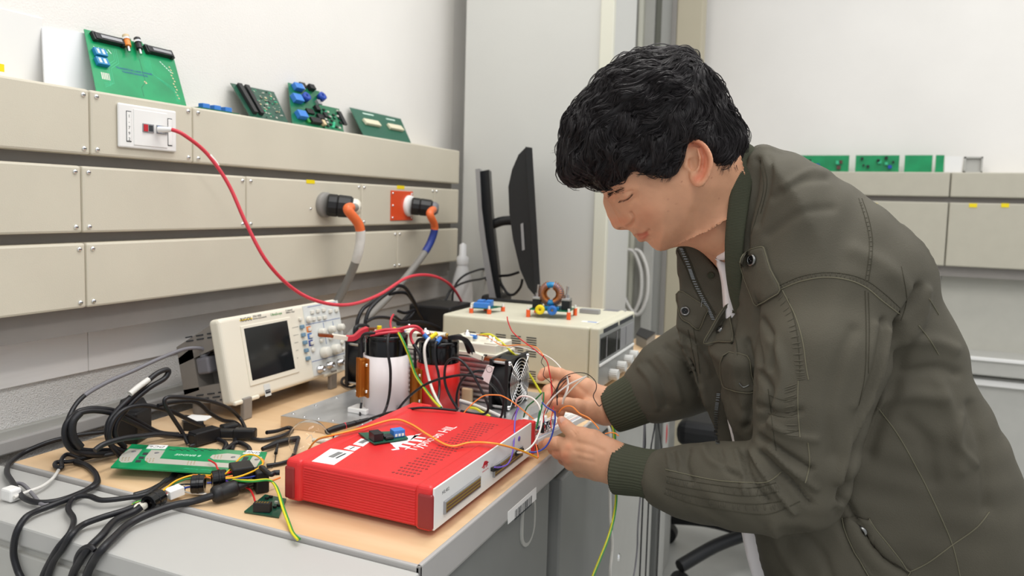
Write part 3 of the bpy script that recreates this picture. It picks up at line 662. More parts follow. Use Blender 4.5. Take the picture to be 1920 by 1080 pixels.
# socket + power plug of the grey cord is separate
scr = MB()
q = [onpl(*cs(*a), TS) for a in ((525, 358), (880, 292), (945, 690), (607, 795))]
su0 = min(q[0][0], q[3][0]); su1 = max(q[1][0], q[2][0]); sv0 = min(a[1] for a in q); sv1 = max(a[1] for a in q)
def sp(x, y): return onpl(*cs(x, y), TS)
A_, B_, C_, D_ = sp(540, 385), sp(865, 325), sp(930, 685), sp(610, 775)
x0 = (A_[0]+D_[0])/2; x1 = (B_[0]+C_[0])/2; yb = (C_[1]+D_[1])/2; yt = (A_[1]+B_[1])/2
MB().box((x0-.007, yb-.010, -.001), (x1+.012, yt+.006, .002), 'scope_cream', bev=.0015, T=TS).build('screen_surround', bz)
MB().box((x0, yb, .001), (x1, yt, .0026), 'screen', bev=.0006, T=TS).build('screen', bz, label='dark screen')
for x, y in ((978, 372), (988, 432), (1000, 490), (1010, 549), (1022, 609)):
    u, v = sp(x, y); MB().box((u-.0055, v-.0042, 0), (u+.0055, v+.0042, .006), 'button_blue', bev=.0015, T=TS).build('soft_key', bz, label='blue soft key')
u, v = sp(967, 315); MB().box((u-.004, v-.003, 0), (u+.004, v+.003, .005), 'button_white', bev=.001, T=TS).build('key', bz)
b = MB()
for y in (385, 445, 503, 563, 622):
    a = sp(885, y); e = sp(958, y-12); b.box((a[0], a[1]-.0003, 0), (e[0], a[1]+.0003, .0004), 'ink_dark', T=TS)
a = sp(520, 340); e = sp(610, 296)
b.box((a[0], min(a[1], e[1])+.003, 0), (e[0], max(a[1], e[1])-.002, .0005), 'logo_yellow', T=TS); b.text('RIGOL', .0105, 'ink_dark', TS @ Matrix.Translation(((a[0]+e[0])/2, (a[1]+e[1])/2+.0005, .0006)), .0001)
a = sp(617, 297); b.text('DS1102E', .0062, 'ink_dark', TS @ Matrix.Translation((a[0], a[1]+.0005, .0003)), .0001, 'LEFT'); a = sp(617, 314); b.text('DIGITAL OSCILLOSCOPE', .0034, 'ink_dark', TS @ Matrix.Translation((a[0], a[1], .0003)), .0001, 'LEFT')
a = sp(750, 290); b.text('UltraScope', .0075, 'yg_green', TS @ Matrix.Translation((a[0], a[1]+.002, .0003)), .0001, 'LEFT')
a = sp(862, 254); b.text('2 Channel', .005, 'ink_dark', TS @ Matrix.Translation((a[0], a[1]+.001, .0003)), .0001, 'LEFT'); a = sp(862, 268); b.text('100MHz 1GSa/s', .0042, 'ink_dark', TS @ Matrix.Translation((a[0], a[1], .0003)), .0001, 'LEFT')
b.build('front_print', bz, label='yellow logo block and small lettering')
q = [sp(985, 218), sp(1248, 172), sp(1335, 688), sp(1072, 742)]
cp = MB().prism(orient(q), -.0005, .0012, 'scope_panel', T=TS).build('control_panel', bz, label='pale green-grey control panel')
b = MB()
for (xa, ya_), (xb, yb_) in (((1022, 225), (1130, 205)), ((1160, 200), (1235, 188)), ((1010, 358), (1265, 305)), ((1055, 635), (1300, 570)), ((1140, 340), (1165, 500)), ((1210, 330), (1235, 460))):
    a = sp(xa, ya_); e = sp(xb, yb_); d_ = Vector((e[0]-a[0], e[1]-a[1])); nn = Vector((-d_.y, d_.x)).normalized()*.0005
    b.prism(orient([(a[0]+nn.x, a[1]+nn.y), (a[0]-nn.x, a[1]-nn.y), (e[0]-nn.x, e[1]-nn.y), (e[0]+nn.x, e[1]+nn.y)]), .001, .0016, 'ink_blue', T=TS)
b.build('panel_lines', cp)
def knob(x, y, r, h, m='button_white', nm='knob'):
    u, v = sp(x, y); b = MB().lathe([(0, h), (r*.8, h), (r*.9, h*.93), (r, h*.3), (r, .001)], m, (u, v, .001), (0, 0, 1), 20, T=TS); return b.build(nm, cp)
for x, y in ((1055, 262), (1097, 253), (1140, 246), (1191, 256), (1236, 248), (1067, 312), (1108, 306), (1148, 301)):
    u, v = sp(x, y); MB().box((u-.0055, v-.004, .001), (u+.0055, v+.004, .0055), 'button_white', bev=.0015, T=TS).build('key', cp)
for x, y, m in ((1033, 390, 'orange_wire'), (1042, 442, 'blue'), (1050, 493, 'blue_wire')):
    u, v = sp(x, y); k = MB().box((u-.0075, v-.0062, .001), (u+.0065, v+.0062, .0016), m, T=TS).box((u-.004, v-.004, .001), (u+.0055, v+.0035, .006), 'button_white', bev=.001, T=TS); k.build('channel_key', cp)
knob(1026, 318, .0075, .009); knob(1062, 543, .0055, .004); knob(1120, 412, .0085, .014); knob(1192, 392, .0082, .014); knob(1258, 376, .008, .014)
knob(1142, 565, .0125, .017); knob(1220, 542, .0120, .017); knob(1122, 476, .0048, .006); knob(1190, 460, .0048, .006); knob(1276, 487, .005, .006); knob(1284, 537, .0045, .006)
u, v = sp(1080, 640); e = sp(1320, 580)
for x, y in ((1108, 690), (1180, 660), (1258, 640)):
    u, v = sp(x, y); c = MB().lathe([(0, .004), (.0035, .004), (.0042, .015), (.006, .015), (.0062, .006), (.0085, .005), (.0085, 0)], 'steel', (u, v, .001), (0, 0, 1), 18, T=TS); c.box((u-.0078, v-.001, .008), (u+.0078, v+.001, .011), 'steel', T=TS); c.build('input_socket', cp, label='metal input socket')
    u, v = sp(x+30, y-2); MB().lathe([(0, .003), (.003, .003), (.003, 0)], 'ink_dark', (u, v, .001), (0, 0, 1), 10, T=TS).build('probe_pin', cp)
u, v = sp(1300, 620); MB().box((u-.001, v-.010, .001), (u+.001, v+.010, .003), 'steel', T=TS).build('test_contact', cp)
u, v = sp(725, 845); k = MB().box((u-.0085, v-.012, 0), (u+.0085, v+.012, .0008), 'scope_panel', bev=.0004, T=TS).build('port_frame', bz)
MB().box((u-.0065, v-.0065, .0005), (u+.0065, v+.0005, .0014), 'ink_dark', T=TS).box((u-.0055, v-.003, .0014), (u+.0055, v-.001, .002), 'silver_plastic', T=TS).build('port', k)
for x, y, s_ in ((570, 990, 1), (1215, 790, 1)):
    a = P(*cs(x, 955 if x < 800 else 740), x=-1.012); e = P(*cs(x, 1063 if x < 800 else 835), z=DZ)
    f = MB(); c0 = Vector((-1.012, a.y, .788)); c1 = Vector((e.x, e.y, DZ+.0005)); f.box((c1.x-.006, c1.y-.011, DZ+.0003), (c1.x+.004, c1.y+.011, .792), 'scope_grey', bev=.002); f.build('foot', t)
    f = MB().box((-1.03, a.y-.035, .782), (-1.006, a.y+.03, .79), 'scope_cream', bev=.003).build('foot_bracket', t)
for yy in (1.06, 1.355): MB().cyl((-1.115, yy, DZ+.0003), (-1.115, yy+.0001, .805), .016, 'scope_grey', n=18).build('rear_foot', t)
# grey power plug + cord of the scope
pc = TS @ Vector((.026, .083, -.062)); 
t = thing('mains_cable', 'grey power cord plugged into the side of the oscilloscope, turning black lower down', 'cable', pc)
b = MB(); T2 = FR(pc, TS.to_3x3() @ Vector((0, 0, 1)), TS.to_3x3() @ Vector((0, 1, 0)))
b.box((-.016, -.018, -.02), (.016, .014, .024), 'cable_grey', bev=.005, seg=3, T=T2); b.cyl((-.002, .012, .012), (-.006, .030, .014), .0075, 'cable_grey', r1=.0055, n=14, T=T2)
for k in range(4): b.cyl((-.002-.0015*k, .015+.0045*k, .012), (-.0025-.0015*k, .017+.0045*k, .012), .0088-.0004*k, 'cable_grey', n=14, T=T2)
b.build('plug', t)
s0 = T2 @ Vector((-.006, .03, .014))
cg = [s0, P(392, 660, x=-1.085), P(375, 653, x=-1.09), P(345, 655, x=-1.1), P(300, 672, x=-1.1), P(250, 695, x=-1.1), P(200, 717, x=-1.1), P(158, 742, x=-1.09)]
ck = [P(158, 742, x=-1.09), P(135, 770, x=-1.08), P(123, 805, x=-1.07), P(126, 830, z=.77), P(145, 848, z=.762), P(180, 855, z=.76), P(215, 850, z=.762)]
al, _ = spline(cg+ck[1:], 8); i = 8*(len(cg)-1)
MB().tube(al[:i+1], .0036, 'cable_grey', n=10, cr=False).build('cord', t); MB().tube(al[i:], .0037, 'cable_black', n=10, cr=False).build('cord', t, label='black lower length of cord')
# ================================================================ PLATE, CAPACITORS, HEATSINK
pz = .7715
T = FR((0, 0, pz), (1, 0, 0), (0, 1, 0))
t = thing('mounting_board', 'wooden board faced with a wavy aluminium sheet behind the red unit', 'board', (-.7, 1.3, DZ))
px0, px1, py0, py1 = -.918, -.492, 1.058, 1.45
POLY = [(px0, py0), (-.73, 1.075), (-.70, 1.135), (px1, 1.135), (px1, py1), (px0, py1)]
MB().prism(POLY, DZ+.0005, pz-.001, 'worktop_wood').build('wood_core', t)
mt = MB().prism(POLY, pz-.001, pz, 'alu').build('metal_sheet', t, label='aluminium sheet')
for i in range(6): MB().ball((px0+.012, py0+.02+i*.065, pz), (.003, .003, .0018), 'steel', 10, 6).build('rivet', mt)
for i in range(1, 7): MB().ball((px0+.012+i*.03, py0+.012+i*.0027, pz), (.003, .003, .0018), 'steel', 10, 6).build('rivet', mt)
c = P(668, 772, z=pz); MB().box((c.x-.012, c.y-.012, pz), (c.x+.03, c.y+.02, pz+.010), 'white_plastic', bev=.002).build('plastic_clamp', t, label='white plastic clamp')
def capacitor(px, y, r, cup, cpy, bpy_, label, rx):
    x = P(px, 700, y=y).x; zc = P(px, cpy, y=y-r).z; zb = P(px, bpy_, y=y-r).z
    t = thing('capacitor', label, 'capacitor', (x, y, pz)); c = (x, y, 0)
    MB().lathe([(0, pz+.0005), (r, pz+.0005), (r, zc), (r-.0025, zc), (r-.0028, zc-.01)], cup, c, (0, 0, 1), 40).build('printed_cup', t, label=('white' if cup == 'cap_white' else 'red')+' plastic cup')
    rr = r*.93
    cn = MB().lathe([(rr-.002, pz+.01), (rr, pz+.012), (rr, zb-.012), (rr*.985, zb-.010), (rr, zb-.007), (rr, zb-.002), (rr-.002, zb), (rr*.9, zb), (rr*.89, zb-.003), (0, zb-.003)], 'black_gloss', c, (0, 0, 1), 40).build('can', t)
    tz = zb-.003
    for dx in (-.4, .4):
        a = Vector((x+rr*dx*.9, y+rr*dx*.35, tz)); b = MB().lathe([(.011, 0), (.010, .006), (0, .006)], 'chip', a, (0, 0, 1), 16).lathe([(.0075, .006), (.0075, .011), (0, .011)], 'chrome', a, (0, 0, 1), 6, smooth=False).lathe([(.0032, .011), (.0032, .016), (0, .017)], 'brass', a, (0, 0, 1), 10)
        b.build('terminal_post', cn)
    # gold resistor
    ra = math.atan2(-1, rx); n = Vector((math.cos(ra), math.sin(ra), 0)); uu = Vector((0, 0, 1)).cross(n)
    zr1 = zc-.004 if cup == 'cap_white' else zc-.010; T = FR(Vector((x, y, 0))+n*(r-.002), uu, (0, 0, 1))
    zr0 = zr1-.074; b = MB().box((-.016, zr0, .0), (.016, zr1, .0035), 'gold_res', bev=.0006, T=T)
    b.box((-.0095, zr0, .002), (.006, zr1, .015), 'gold_res', bev=.003, T=T)
    for k in range(3): b.box((-.008+k*.005, zr0-.0002, .0135), (-.0062+k*.005, zr1+.0002, .0163), 'gold_res', bev=.0003, T=T)
    ro = b.build('power_resistor', t, label='gold aluminium power resistor')
    for zz in (zr0+.012, zr1-.012): MB().lathe([(0, .003), (.0028, .0025), (.0034, 0)], 'chrome', (.0118, zz, .0035), (0, 0, 1), 10, T=T).build('screw', ro)
    pw = [T @ Vector((-.001, zr0+.002, .008)), T @ Vector((-.001, zr0-.012, .008)), T @ Vector((.004, zr0-.026, .012)), T @ Vector((.016, zr0-.034, .018))]
    MB().tube(pw[:2], .0012, 'steel', cr=False).tube([pw[1], pw[1].lerp(pw[2], .5), pw[2], pw[3]], .0022, 'cable_black').build('lead', ro)
    pw = [T @ Vector((-.001, zr1-.002, .008)), T @ Vector((-.002, zr1+.012, .008)), T @ Vector((-.004, zr1+.035, .008)), T @ Vector((.004, zb+.004, .004)), T @ Vector((.014, zb+.006, -.012))]
    MB().tube(pw, .0028, 'cable_black').build('lead', ro)
    return t, x, y, zb
c1 = capacitor(724, 1.185, .0435, 'cap_white', 673, 635, 'large black capacitor in a white cup with a gold resistor, left of the red cup', -.62)
c2 = capacitor(822, 1.258, .0425, 'cap_red', 687, 646, 'large black capacitor in a red cup with a gold resistor on its side', -.75)
# heatsink
hx0, hx1, hy0, hy1, hz0, hz1 = -.905, -.603, 1.318, 1.425, pz, .864
t = thing('power_converter', 'aluminium heatsink block with cream power modules and a black fan at each end', 'power converter', ((hx0+hx1)/2, 1.37, pz))
b = MB().box((hx0, hy0+.014, hz0+.0005), (hx1, hy1, hz1), 'alu_fin')
for k in range(9): z = hz0+.003+k*.0103; b.box((hx0, hy0, z), (hx1, hy0+.015, z+.0045), 'alu_fin', bev=.0008)
b.build('heatsink', t)
def fan(x0, x1, y0, y1, z0, z1, side):
    b = MB(); fr = .005; xm = (x0+x1)/2; cy, cz, R = (y0+y1)/2, (z0+z1)/2, (y1-y0)/2-.003
    for xa, xb in ((x0, x0+.007), (x1-.007, x1)):
        n = 28; V = []; c_ = [(y1, z1), (y0, z1), (y0, z0), (y1, z0)]
        outer = []
        for i in range(n):
            a = 2*PI*i/n+PI/4; ca, sa = math.cos(a), math.sin(a); k = ((y1-y0)/2)/max(abs(ca), abs(sa)); kz = (z1-z0)/(y1-y0); outer.append((cy+ca*k, cz+sa*k*kz))
        inner = [(cy+math.cos(2*PI*i/n+PI/4)*R, cz+math.sin(2*PI*i/n+PI/4)*R) for i in range(n)]
        V = [(xa, *p) for p in outer]+[(xa, *p) for p in inner]+[(xb, *p) for p in outer]+[(xb, *p) for p in inner]
        F = []
        for i in range(n):
            j = (i+1) % n; F += [(i, n+i, n+j, j), (2*n+i, 2*n+j, 3*n+j, 3*n+i), (i, j, 2*n+j, 2*n+i), (n+j, n+i, 3*n+i, 3*n+j)]
        b.add(V, F, 'black')
    V = []; n = 28
    for xa in (x0+.006, x1-.006): V += [(xa, cy+math.cos(2*PI*i/n)*(R+.002), cz+math.sin(2*PI*i/n)*(R+.002)) for i in range(n)]
    b.add(V, [(i, (i+1) % n, n+(i+1) % n, n+i) for i in range(n)], 'black', True)
    for sy in (y0+.006, y1-.006):
        for sz in (z0+.006, z1-.006): b.cyl((x0+.004, sy, sz), (x1-.004, sy, sz), .003, 'steel', n=8)
    f = b.build('cooling_fan', t, label='black cooling fan')
    bl_ = MB(); bl_.cyl((xm-.01, cy, cz), (xm+.01, cy, cz), R*.35, 'black', n=20)
    for k in range(7):
        a = 2*PI*k/7; p = [(xm-.009, cy+math.cos(a)*R*.3, cz+math.sin(a)*R*.3), (xm-.009, cy+math.cos(a)*R*.94, cz+math.sin(a)*R*.94), (xm+.009, cy+math.cos(a+.55)*R*.94, cz+math.sin(a+.55)*R*.94), (xm+.009, cy+math.cos(a+.55)*R*.3, cz+math.sin(a+.55)*R*.3)]
        p2 = [(q[0]+.0012, q[1], q[2]+.001) for q in p]; bl_.add(p+p2, [(0, 1, 2, 3), (7, 6, 5, 4), (0, 4, 5, 1), (1, 5, 6, 2), (2, 6, 7, 3), (3, 7, 4, 0)], 'black')
    bl_.build('impeller', f)
    g = MB(); xg = x1+.003 if side > 0 else x0-.003
    for k in range(1, 8):
        r_ = R*k/7.3; g.tube([(xg+.0012*side, cy+math.cos(2*PI*i/32)*r_, cz+math.sin(2*PI*i/32)*r_) for i in range(33)], .00085, 'chrome', n=6, cr=False)
    for a in (PI/4, 3*PI/4, 5*PI/4, 7*PI/4): g.tube([(xg, cy+math.cos(a)*R*.14, cz+math.sin(a)*R*.14), (xg, cy+math.cos(a)*R*1.25, cz+math.sin(a)*R*1.25)], .001, 'chrome', n=6, cr=False)
    g.build('wire_guard', f, label='chrome wire guard')
    for sy in (y0+.006, y1-.006):
        for sz in (z0+.006, z1-.006): MB().lathe([(0, .004), (.004, .003), (.0045, 0)], 'chrome', (x1 if side > 0 else x0, sy, sz), (side, 0, 0), 10).build('screw', f)
fan(-.602, -.562, 1.283, 1.385, .772, .871, 1)
fan(-.946, -.906, 1.29, 1.388, pz+.003, .870, -1)
def bolt(mb, p, r=.006): return mb.lathe([(r*1.5, 0), (r*1.5, .0012), (r*1.1, .0012), (r*1.1, .005), (r*.55, .005), (r*.55, .009), (0, .0095)], 'chrome', p, (0, 0, 1), 12)
for x0, x1 in ((-.735, -.605), (-.875, -.76)):
    m_ = MB().box((x0, 1.322, hz1), (x1, 1.415, hz1+.007), 'ivory', bev=.001).box((x0+.002, 1.328, hz1+.006), (x1-.004, 1.408, hz1+.025), 'ivory', bev=.002)
    m_.box((x0+.03, 1.335, hz1+.024), (x0+.065, 1.375, hz1+.036), 'ivory', bev=.0015).box((x1-.032, 1.33, hz1+.024), (x1-.006, 1.37, hz1+.028), 'ivory', bev=.001)
    mo = m_.build('power_module', t, label='cream power module')
    for xx, zz, yy in ((x0+.047, hz1+.036, 1.355), (x1-.02, hz1+.028, 1.35), (x1-.045, hz1+.025, 1.385)): bolt(MB(), (xx, yy, zz), .0048).build('bolt', mo)
# busbars
def busbar(name, lb, segs, cat='busbar'):
    t = thing(name, lb, cat, segs[0][0][0])
    for pts, wd, th, m, nm in segs:
        pts = [Vector(p) for p in pts]; sp_, _ = spline(pts, 8); b = MB(); V = []
        for i, p in enumerate(sp_):
            d_ = (sp_[min(i+1, len(sp_)-1)]-sp_[max(i-1, 0)]).normalized(); s_ = d_.cross(Vector((0, 0, 1))); s_ = s_.normalized() if s_.length > .2 else Vector((0, -1, 0)); u_ = s_.cross(d_)
            for a, c in ((1, 1), (-1, 1), (-1, -1), (1, -1)): V.append(p+s_*a*wd/2+u_*c*th/2)
        n = len(sp_); F = [(4*i+k, 4*i+(k+1) % 4, 4*i+4+(k+1) % 4, 4*i+4+k) for i in range(n-1) for k in range(4)]+[(3, 2, 1, 0), (4*n-4, 4*n-3, 4*n-2, 4*n-1)]
        b.add(V, F, m).build(nm, t, label={'copper': 'bare copper end', 'ivory': 'ivory sleeve', 'black_rubber': 'black sleeve', 'red_cable': 'red sleeve', 'red_wire': 'red sleeve'}.get(m))
y = 1.262
busbar('busbar', 'copper bar with black and ivory sleeves from the red-cupped capacitor to the cream module', [
    ([P(824, 632, y=y), P(846, 634, y=y)], .014, .005, 'copper', 'bar_end'),
    ([P(844, 633, y=y), P(862, 632, y=y), P(875, 641, y=y+.01), P(884, 662, y=y+.02)], .017, .008, 'black_rubber', 'sleeve'),
    ([P(882, 661, y=y+.02), P(894, 666, y=y+.025), P(908, 671, y=y+.03)], .019, .009, 'ivory', 'sleeve'),
    ([P(904, 670, y=y+.03), P(909, 671, y=y+.03)], .0205, .0098, 'black_rubber', 'sleeve'),
    ([P(908, 671, y=y+.03), P(930, 675, y=y+.035), P(953, 679, y=y+.045)], .014, .006, 'copper', 'bar_end')])
y = 1.19
busbar('busbar', 'copper bar with ivory and red sleeves sticking out towards the oscilloscope knobs', [
    ([P(597, 628, y=y-.07), P(624, 630, y=y-.05)], .013, .005, 'copper', 'bar_end'),
    ([P(622, 630, y=y-.05), P(651, 634, y=y-.03)], .016, .0075, 'ivory', 'sleeve'),
    ([P(649, 634, y=y-.03), P(664, 633, y=y-.02), P(678, 622, y=y-.01), P(690, 617, y=y)], .017, .009, 'red_cable', 'sleeve'),
    ([P(688, 617, y=y), P(706, 617, y=y)], .013, .005, 'copper', 'bar_end')])
busbar('busbar', 'copper bar with an ivory sleeve bridging the tops of the two capacitors', [
    ([P(756, 624, y=1.26), P(764, 625, y=1.26)], .013, .006, 'blue_wire', 'sleeve'), ([P(762, 625, y=1.26), P(784, 628, y=1.262)], .015, .008, 'ivory', 'sleeve'), ([P(782, 628, y=1.262), P(812, 630, y=1.265)], .012, .005, 'copper', 'bar_end')])
# ================================================================ BENCH POWER SUPPLY
ux0, ux1, uy0, uy1, uz0, uz1 = -.856, -.459, 1.552, 1.862, .764, .905
t = thing('power_supply', 'large beige bench power supply with four ribbed knobs behind the hands', 'power supply', ((ux0+ux1)/2, (uy0+uy1)/2, DZ))
cv = MB().box((ux0, uy0, uz0), (ux1-.028, uy1, uz1), 'psu_beige', bev=.006, seg=3).build('cover', t)
fr = MB().box((ux1-.0275, uy0+.0005, uz0), (ux1-.004, uy1-.0005, uz1), 'psu_beige', bev=.005, seg=3).build('front_frame', t)
for xx in (ux0+.04, ux1-.05):
    for yy in (uy0+.04, uy1-.04): MB().cyl((xx, yy, DZ+.0003), (xx, yy, uz0+.002), .012, 'black', n=14).build('rubber_foot', t)
TU = FR((0, uy0, 0), (1, 0, 0), (0, 0, 1)); b = MB()
def cp6(x, y): return x/3.857+820, y/3.857+500
def slot(x0, y0, x1, y1): 
    a = onpl(*cp6(x0, y0), TU); e = onpl(*cp6(x1, y1), TU); b.box((a[0], (a[1]+e[1])/2-.0012, -.0008), (e[0], (a[1]+e[1])/2+.0012, .0006), 'ink_dark', T=TU)
for xa, ya_, n in ((205, 470, 3), (313, 480, 3), (423, 489, 4), (532, 500, 4), (645, 512, 4), (550, 585, 5), (642, 595, 4), (640, 755, 6)):
    for k in range(n): slot(xa, ya_+k*17, xa+72, ya_+k*17+6)
b.build('side_vents', cv)
xs_ = ux1-.004; TG = FR((xs_, 0, 0), (0, 1, 0), (0, 0, 1))
MB().box((xs_-.001, uy0+.004, uz0+.004), (xs_+.0006, uy1-.004, uz1-.014), 'psu_front', bev=.0004).build('front_panel', fr, label='grey front panel')
MB().box((xs_-.001, uy0+.03, uz1-.016), (xs_+.001, uy0+.15, uz1-.006), 'ink_dark', bev=.001).box((xs_-.001, uy0+.165, uz1-.016), (xs_+.001, uy1-.02, uz1-.006), 'ink_dark', bev=.001).build('louvre', fr)
MB().box((xs_, uy0+.17, uz1-.075), (xs_+.0016, uy1-.02, uz1-.024), 'silver_plastic', bev=.0008).build('meter_window', fr, label='grey meter window')
w_ = MB().box((xs_, uy0+.008, uz1-.075), (xs_+.002, uy0+.17, uz1-.024), 'smoke_glass', bev=.001).build('display_window', fr, label='dark display window')
for k in range(3): MB().box((xs_+.002, uy0+.05+k*.085, uz1-.073), (xs_+.003, uy0+.054+k*.085, uz1-.026), 'silver_plastic').build('window_bar', w_)
MB().box((xs_, uy0+.004, uz1-.087), (xs_+.003, uy1-.006, uz1-.081), 'white_plastic', bev=.0008).build('trim_line', fr, label='white trim line')
for x, y in ((1143, 700), (1158, 685), (1171, 673), (1181, 664)):
    u, v = onpl(x, y+1, TG); r_ = .0125; b = MB(); n = 36; prof = []
    V = []
    for h, k in ((0, 1), (.019, 1), (.021, .93)):
        for i in range(n): a = 2*PI*i/n; rr = r_*k*(1 if i % 2 else .93); V.append((xs_+h, u+math.cos(a)*rr, v+math.sin(a)*rr))
    F = [(k*n+i, k*n+(i+1) % n, (k+1)*n+(i+1) % n, (k+1)*n+i) for k in range(2) for i in range(n)]+[tuple(range(2*n, 3*n))]
    b.add(V, F, 'knob').build('knob', fr, label='pale ribbed knob')
MB().box((P(905, 566, z=uz1).x, uy1-.035, uz1), (P(1000, 566, z=uz1).x+.03, uy1-.020, uz1+.008), 'black', bev=.003).build('carry_handle', t, label='black carry handle')
c = P(1110, 588, z=uz1); MB().box((c.x-.03, c.y-.01, uz1+.0003), (c.x+.02, c.y+.008, uz1+.011), 'silver_plastic', bev=.001).build('metal_bar', label='small silver metal bar lying on the power supply', cat='metal bar')
c = P(1147, 582, z=uz1); MB().box((c.x-.02, c.y-.015, uz1), (c.x+.02, c.y+.015, uz1+.0004), 'cable_grey').build('sticker', t, label='grey sticker')
c = P(1106, 604, z=uz1); MB().box((c.x-.02, c.y-.006, uz1), (c.x+.02, c.y+.01, uz1+.0004), 'white_paper').box((c.x-.006, c.y-.003, uz1), (c.x+.016, c.y+.006, uz1+.0006), 'blue').build('sticker', t, label='white and blue sticker')
# boards on the supply
def standoff(mb, x, y, z0, z1, r=.005): mb.cyl((x, y, z0), (x, y, z1), r, 'orange_cap', n=6).cyl((x, y, z1), (x, y, z1+.008), r*.5, 'white_plastic', n=8)
def c1p(x, y): return x/7.714+860, y/7.714+560
S = uz1+.0004; F_ = .011
t = thing('circuit_board', 'small blue relay board on orange feet at the left of the power supply top', 'circuit board', P(912, 580, z=uz1))
fs = [P(*c1p(x, y), z=S) for x, y in ((182, 205), (440, 220), (640, 182))]; fs.append(fs[0]+fs[2]-fs[1])
for f in fs: standoffmb = MB(); standoff(standoffmb, f.x, f.y, S, S+F_, .0055); standoffmb.build('standoff', t, label='orange standoff')
T = FR((0, 0, S+F_), (1, 0, 0), (0, 1, 0)); MB().prism(orient([(f.x, f.y) for f in fs]), 0, .0016, 'pcb_green', T=T).build('board', t)
ctr = (fs[0]+fs[2])/2; ux_ = (fs[1]-fs[0]); uy_ = (fs[2]-fs[1]); T = FR(Vector((fs[0].x, fs[0].y, S+F_+.0016)), ux_, uy_); L, D = ux_.length, uy_.length
for u0, u1, v0, v1, h in ((.1, .95, .02, .35, .012), (.15, .5, .45, .9, .015), (.6, .95, .45, .9, .015)): MB().box((L*u0, D*v0, 0), (L*u1, D*v1, h), 'blue_term', bev=.0008, T=T).build('relay', t, label='blue relay')
MB().box((-.004, D*.1, 0), (L*.09, D*.5, .010), 'ivory', T=T).build('connector', t)
t = thing('circuit_board', 'circuit board on orange feet with copper-wound ring, two switches, yellow and blue jacks', 'circuit board', P(1040, 590, z=uz1))
fs = [P(*c1p(x, y), z=S) for x, y in ((1005, 262), (1590, 303))]; a = fs[1]-fs[0]; dv = Vector((-a.y, a.x, 0)).normalized()*.075; fs += [fs[1]+dv, fs[0]+dv]
for f in fs: mb_ = MB(); standoff(mb_, f.x, f.y, S, S+.017, .0055); mb_.build('standoff', t, label='orange standoff')
zt_ = S+.017; T = FR((0, 0, zt_), (1, 0, 0), (0, 1, 0)); MB().prism(orient([(f.x, f.y) for f in fs]), 0, .0016, 'pcb_green', T=T).build('board', t)
T = FR(Vector((fs[0].x, fs[0].y, zt_+.0016)), a, dv); L = a.length; D = .075
def ringcoil():
    R, r_ = .0215, .0085; c0 = Vector((L*.49, .03, R+r_+.006)); b = MB(); V = []; n, m_ = 40, 12
    for i in range(n):
        for k in range(m_): A = 2*PI*i/n; B = 2*PI*k/m_; V.append((c0.x+math.cos(A)*(R+r_*.85*math.cos(B)), c0.y+r_*1.3*math.sin(B), c0.z+math.sin(A)*(R+r_*.85*math.cos(B))))
    b.add(V, [(i*m_+k, i*m_+(k+1) % m_, ((i+1) % n)*m_+(k+1) % m_, ((i+1) % n)*m_+k) for i in range(n) for k in range(m_)], 'blue_conn', True, T)
    core = b.build('ring_core', t, label='blue ring core'); b = MB(); N = 30; pts = []
    for half in (0, 1):
        pts = []
        for s_ in range(15*16+1):
            f = s_/(15*16); A = (PI/2+.35+f*(PI-.7)) if half == 0 else (-PI/2+.35+f*(PI-.7)); B = 2*PI*s_/16
            pts.append(Vector((c0.x+math.cos(A)*(R+r_*1.12*math.cos(B)), c0.y+r_*1.55*math.sin(B), c0.z+math.sin(A)*(R+r_*1.12*math.cos(B)))))
        b.tube(pts, .0011, 'copper_wire', n=6, cr=False, T=T)
    b.build('winding', core, label='copper winding')
ringcoil()
MB().box((L*.3, .012, 0), (L*.72, .045, .007), 'blue_conn', bev=.001, T=T).build('terminal_base', t)
for u in (.1, .83):
    s_ = MB().box((L*u-.006, .02, 0), (L*u+.014, .045, .022), 'black', bev=.001, T=T).box((L*u-.006, .02, .022), (L*u+.014, .045, .028), 'steel', bev=.001, T=T).cyl((L*u+.004, .032, .028), (L*u+.004, .032, .036), .006, 'steel', T=T).cyl((L*u+.004, .032, .036), (L*u+.006, .031, .056), .0026, 'steel', r1=.0034, T=T); s_.build('toggle_switch', t, label='metal toggle switch')
for u, m in ((.30, 'yellow'), (.60, 'blue')):
    MB().lathe([(.003, .02), (.003, .0), (.005, -.002), (.0105, -.002), (.0115, .0), (.0115, .004), (.008, .006), (.008, .022), (0, .022)], m, (L*u, -.006, .001), (0, 1, 0), 24, T=T).lathe([(0, .0005), (.003, .0)], 'gold_pin', (L*u, -.004, .001), (0, 1, 0), 12, T=T).build('jack', t, label=m+' jack')
# ================================================================ MONITOR
y = 1.86
t = thing('monitor', 'black desktop monitor seen from its edge on a curved silver stand', 'monitor', P(945, 575, y=y))
def pr(mb, pts, y0, y1, m):
    V = [P(a, c, y=y0) for a, c in pts]; k_ = ray(1000, 420); k_.z = 0; k_.normalize(); V2 = [v+k_*(y1-y0) for v in V]; n = len(pts)
    return mb.add(V+V2, [tuple(range(n))[::-1], tuple(range(n, 2*n))]+[(i, (i+1) % n, n+(i+1) % n, n+i) for i in range(n)], m)
pr(MB(), [(985, 275), (998, 277), (1014, 550), (1004, 558)], y-.02, y+.27, 'monitor_black').build('screen_panel', t)
pr(MB(), [(985, 277), (1004, 556), (990, 540), (975, 505), (962, 450), (955, 400), (953, 350), (960, 318), (972, 290)], y+.0, y+.28, 'monitor_black').build('rear_shell', t)
pr(MB(), [(976, 420), (981, 418), (984, 468), (979, 470)], y-.003, y+.0, 'silver_plastic').build('side_controls', t)
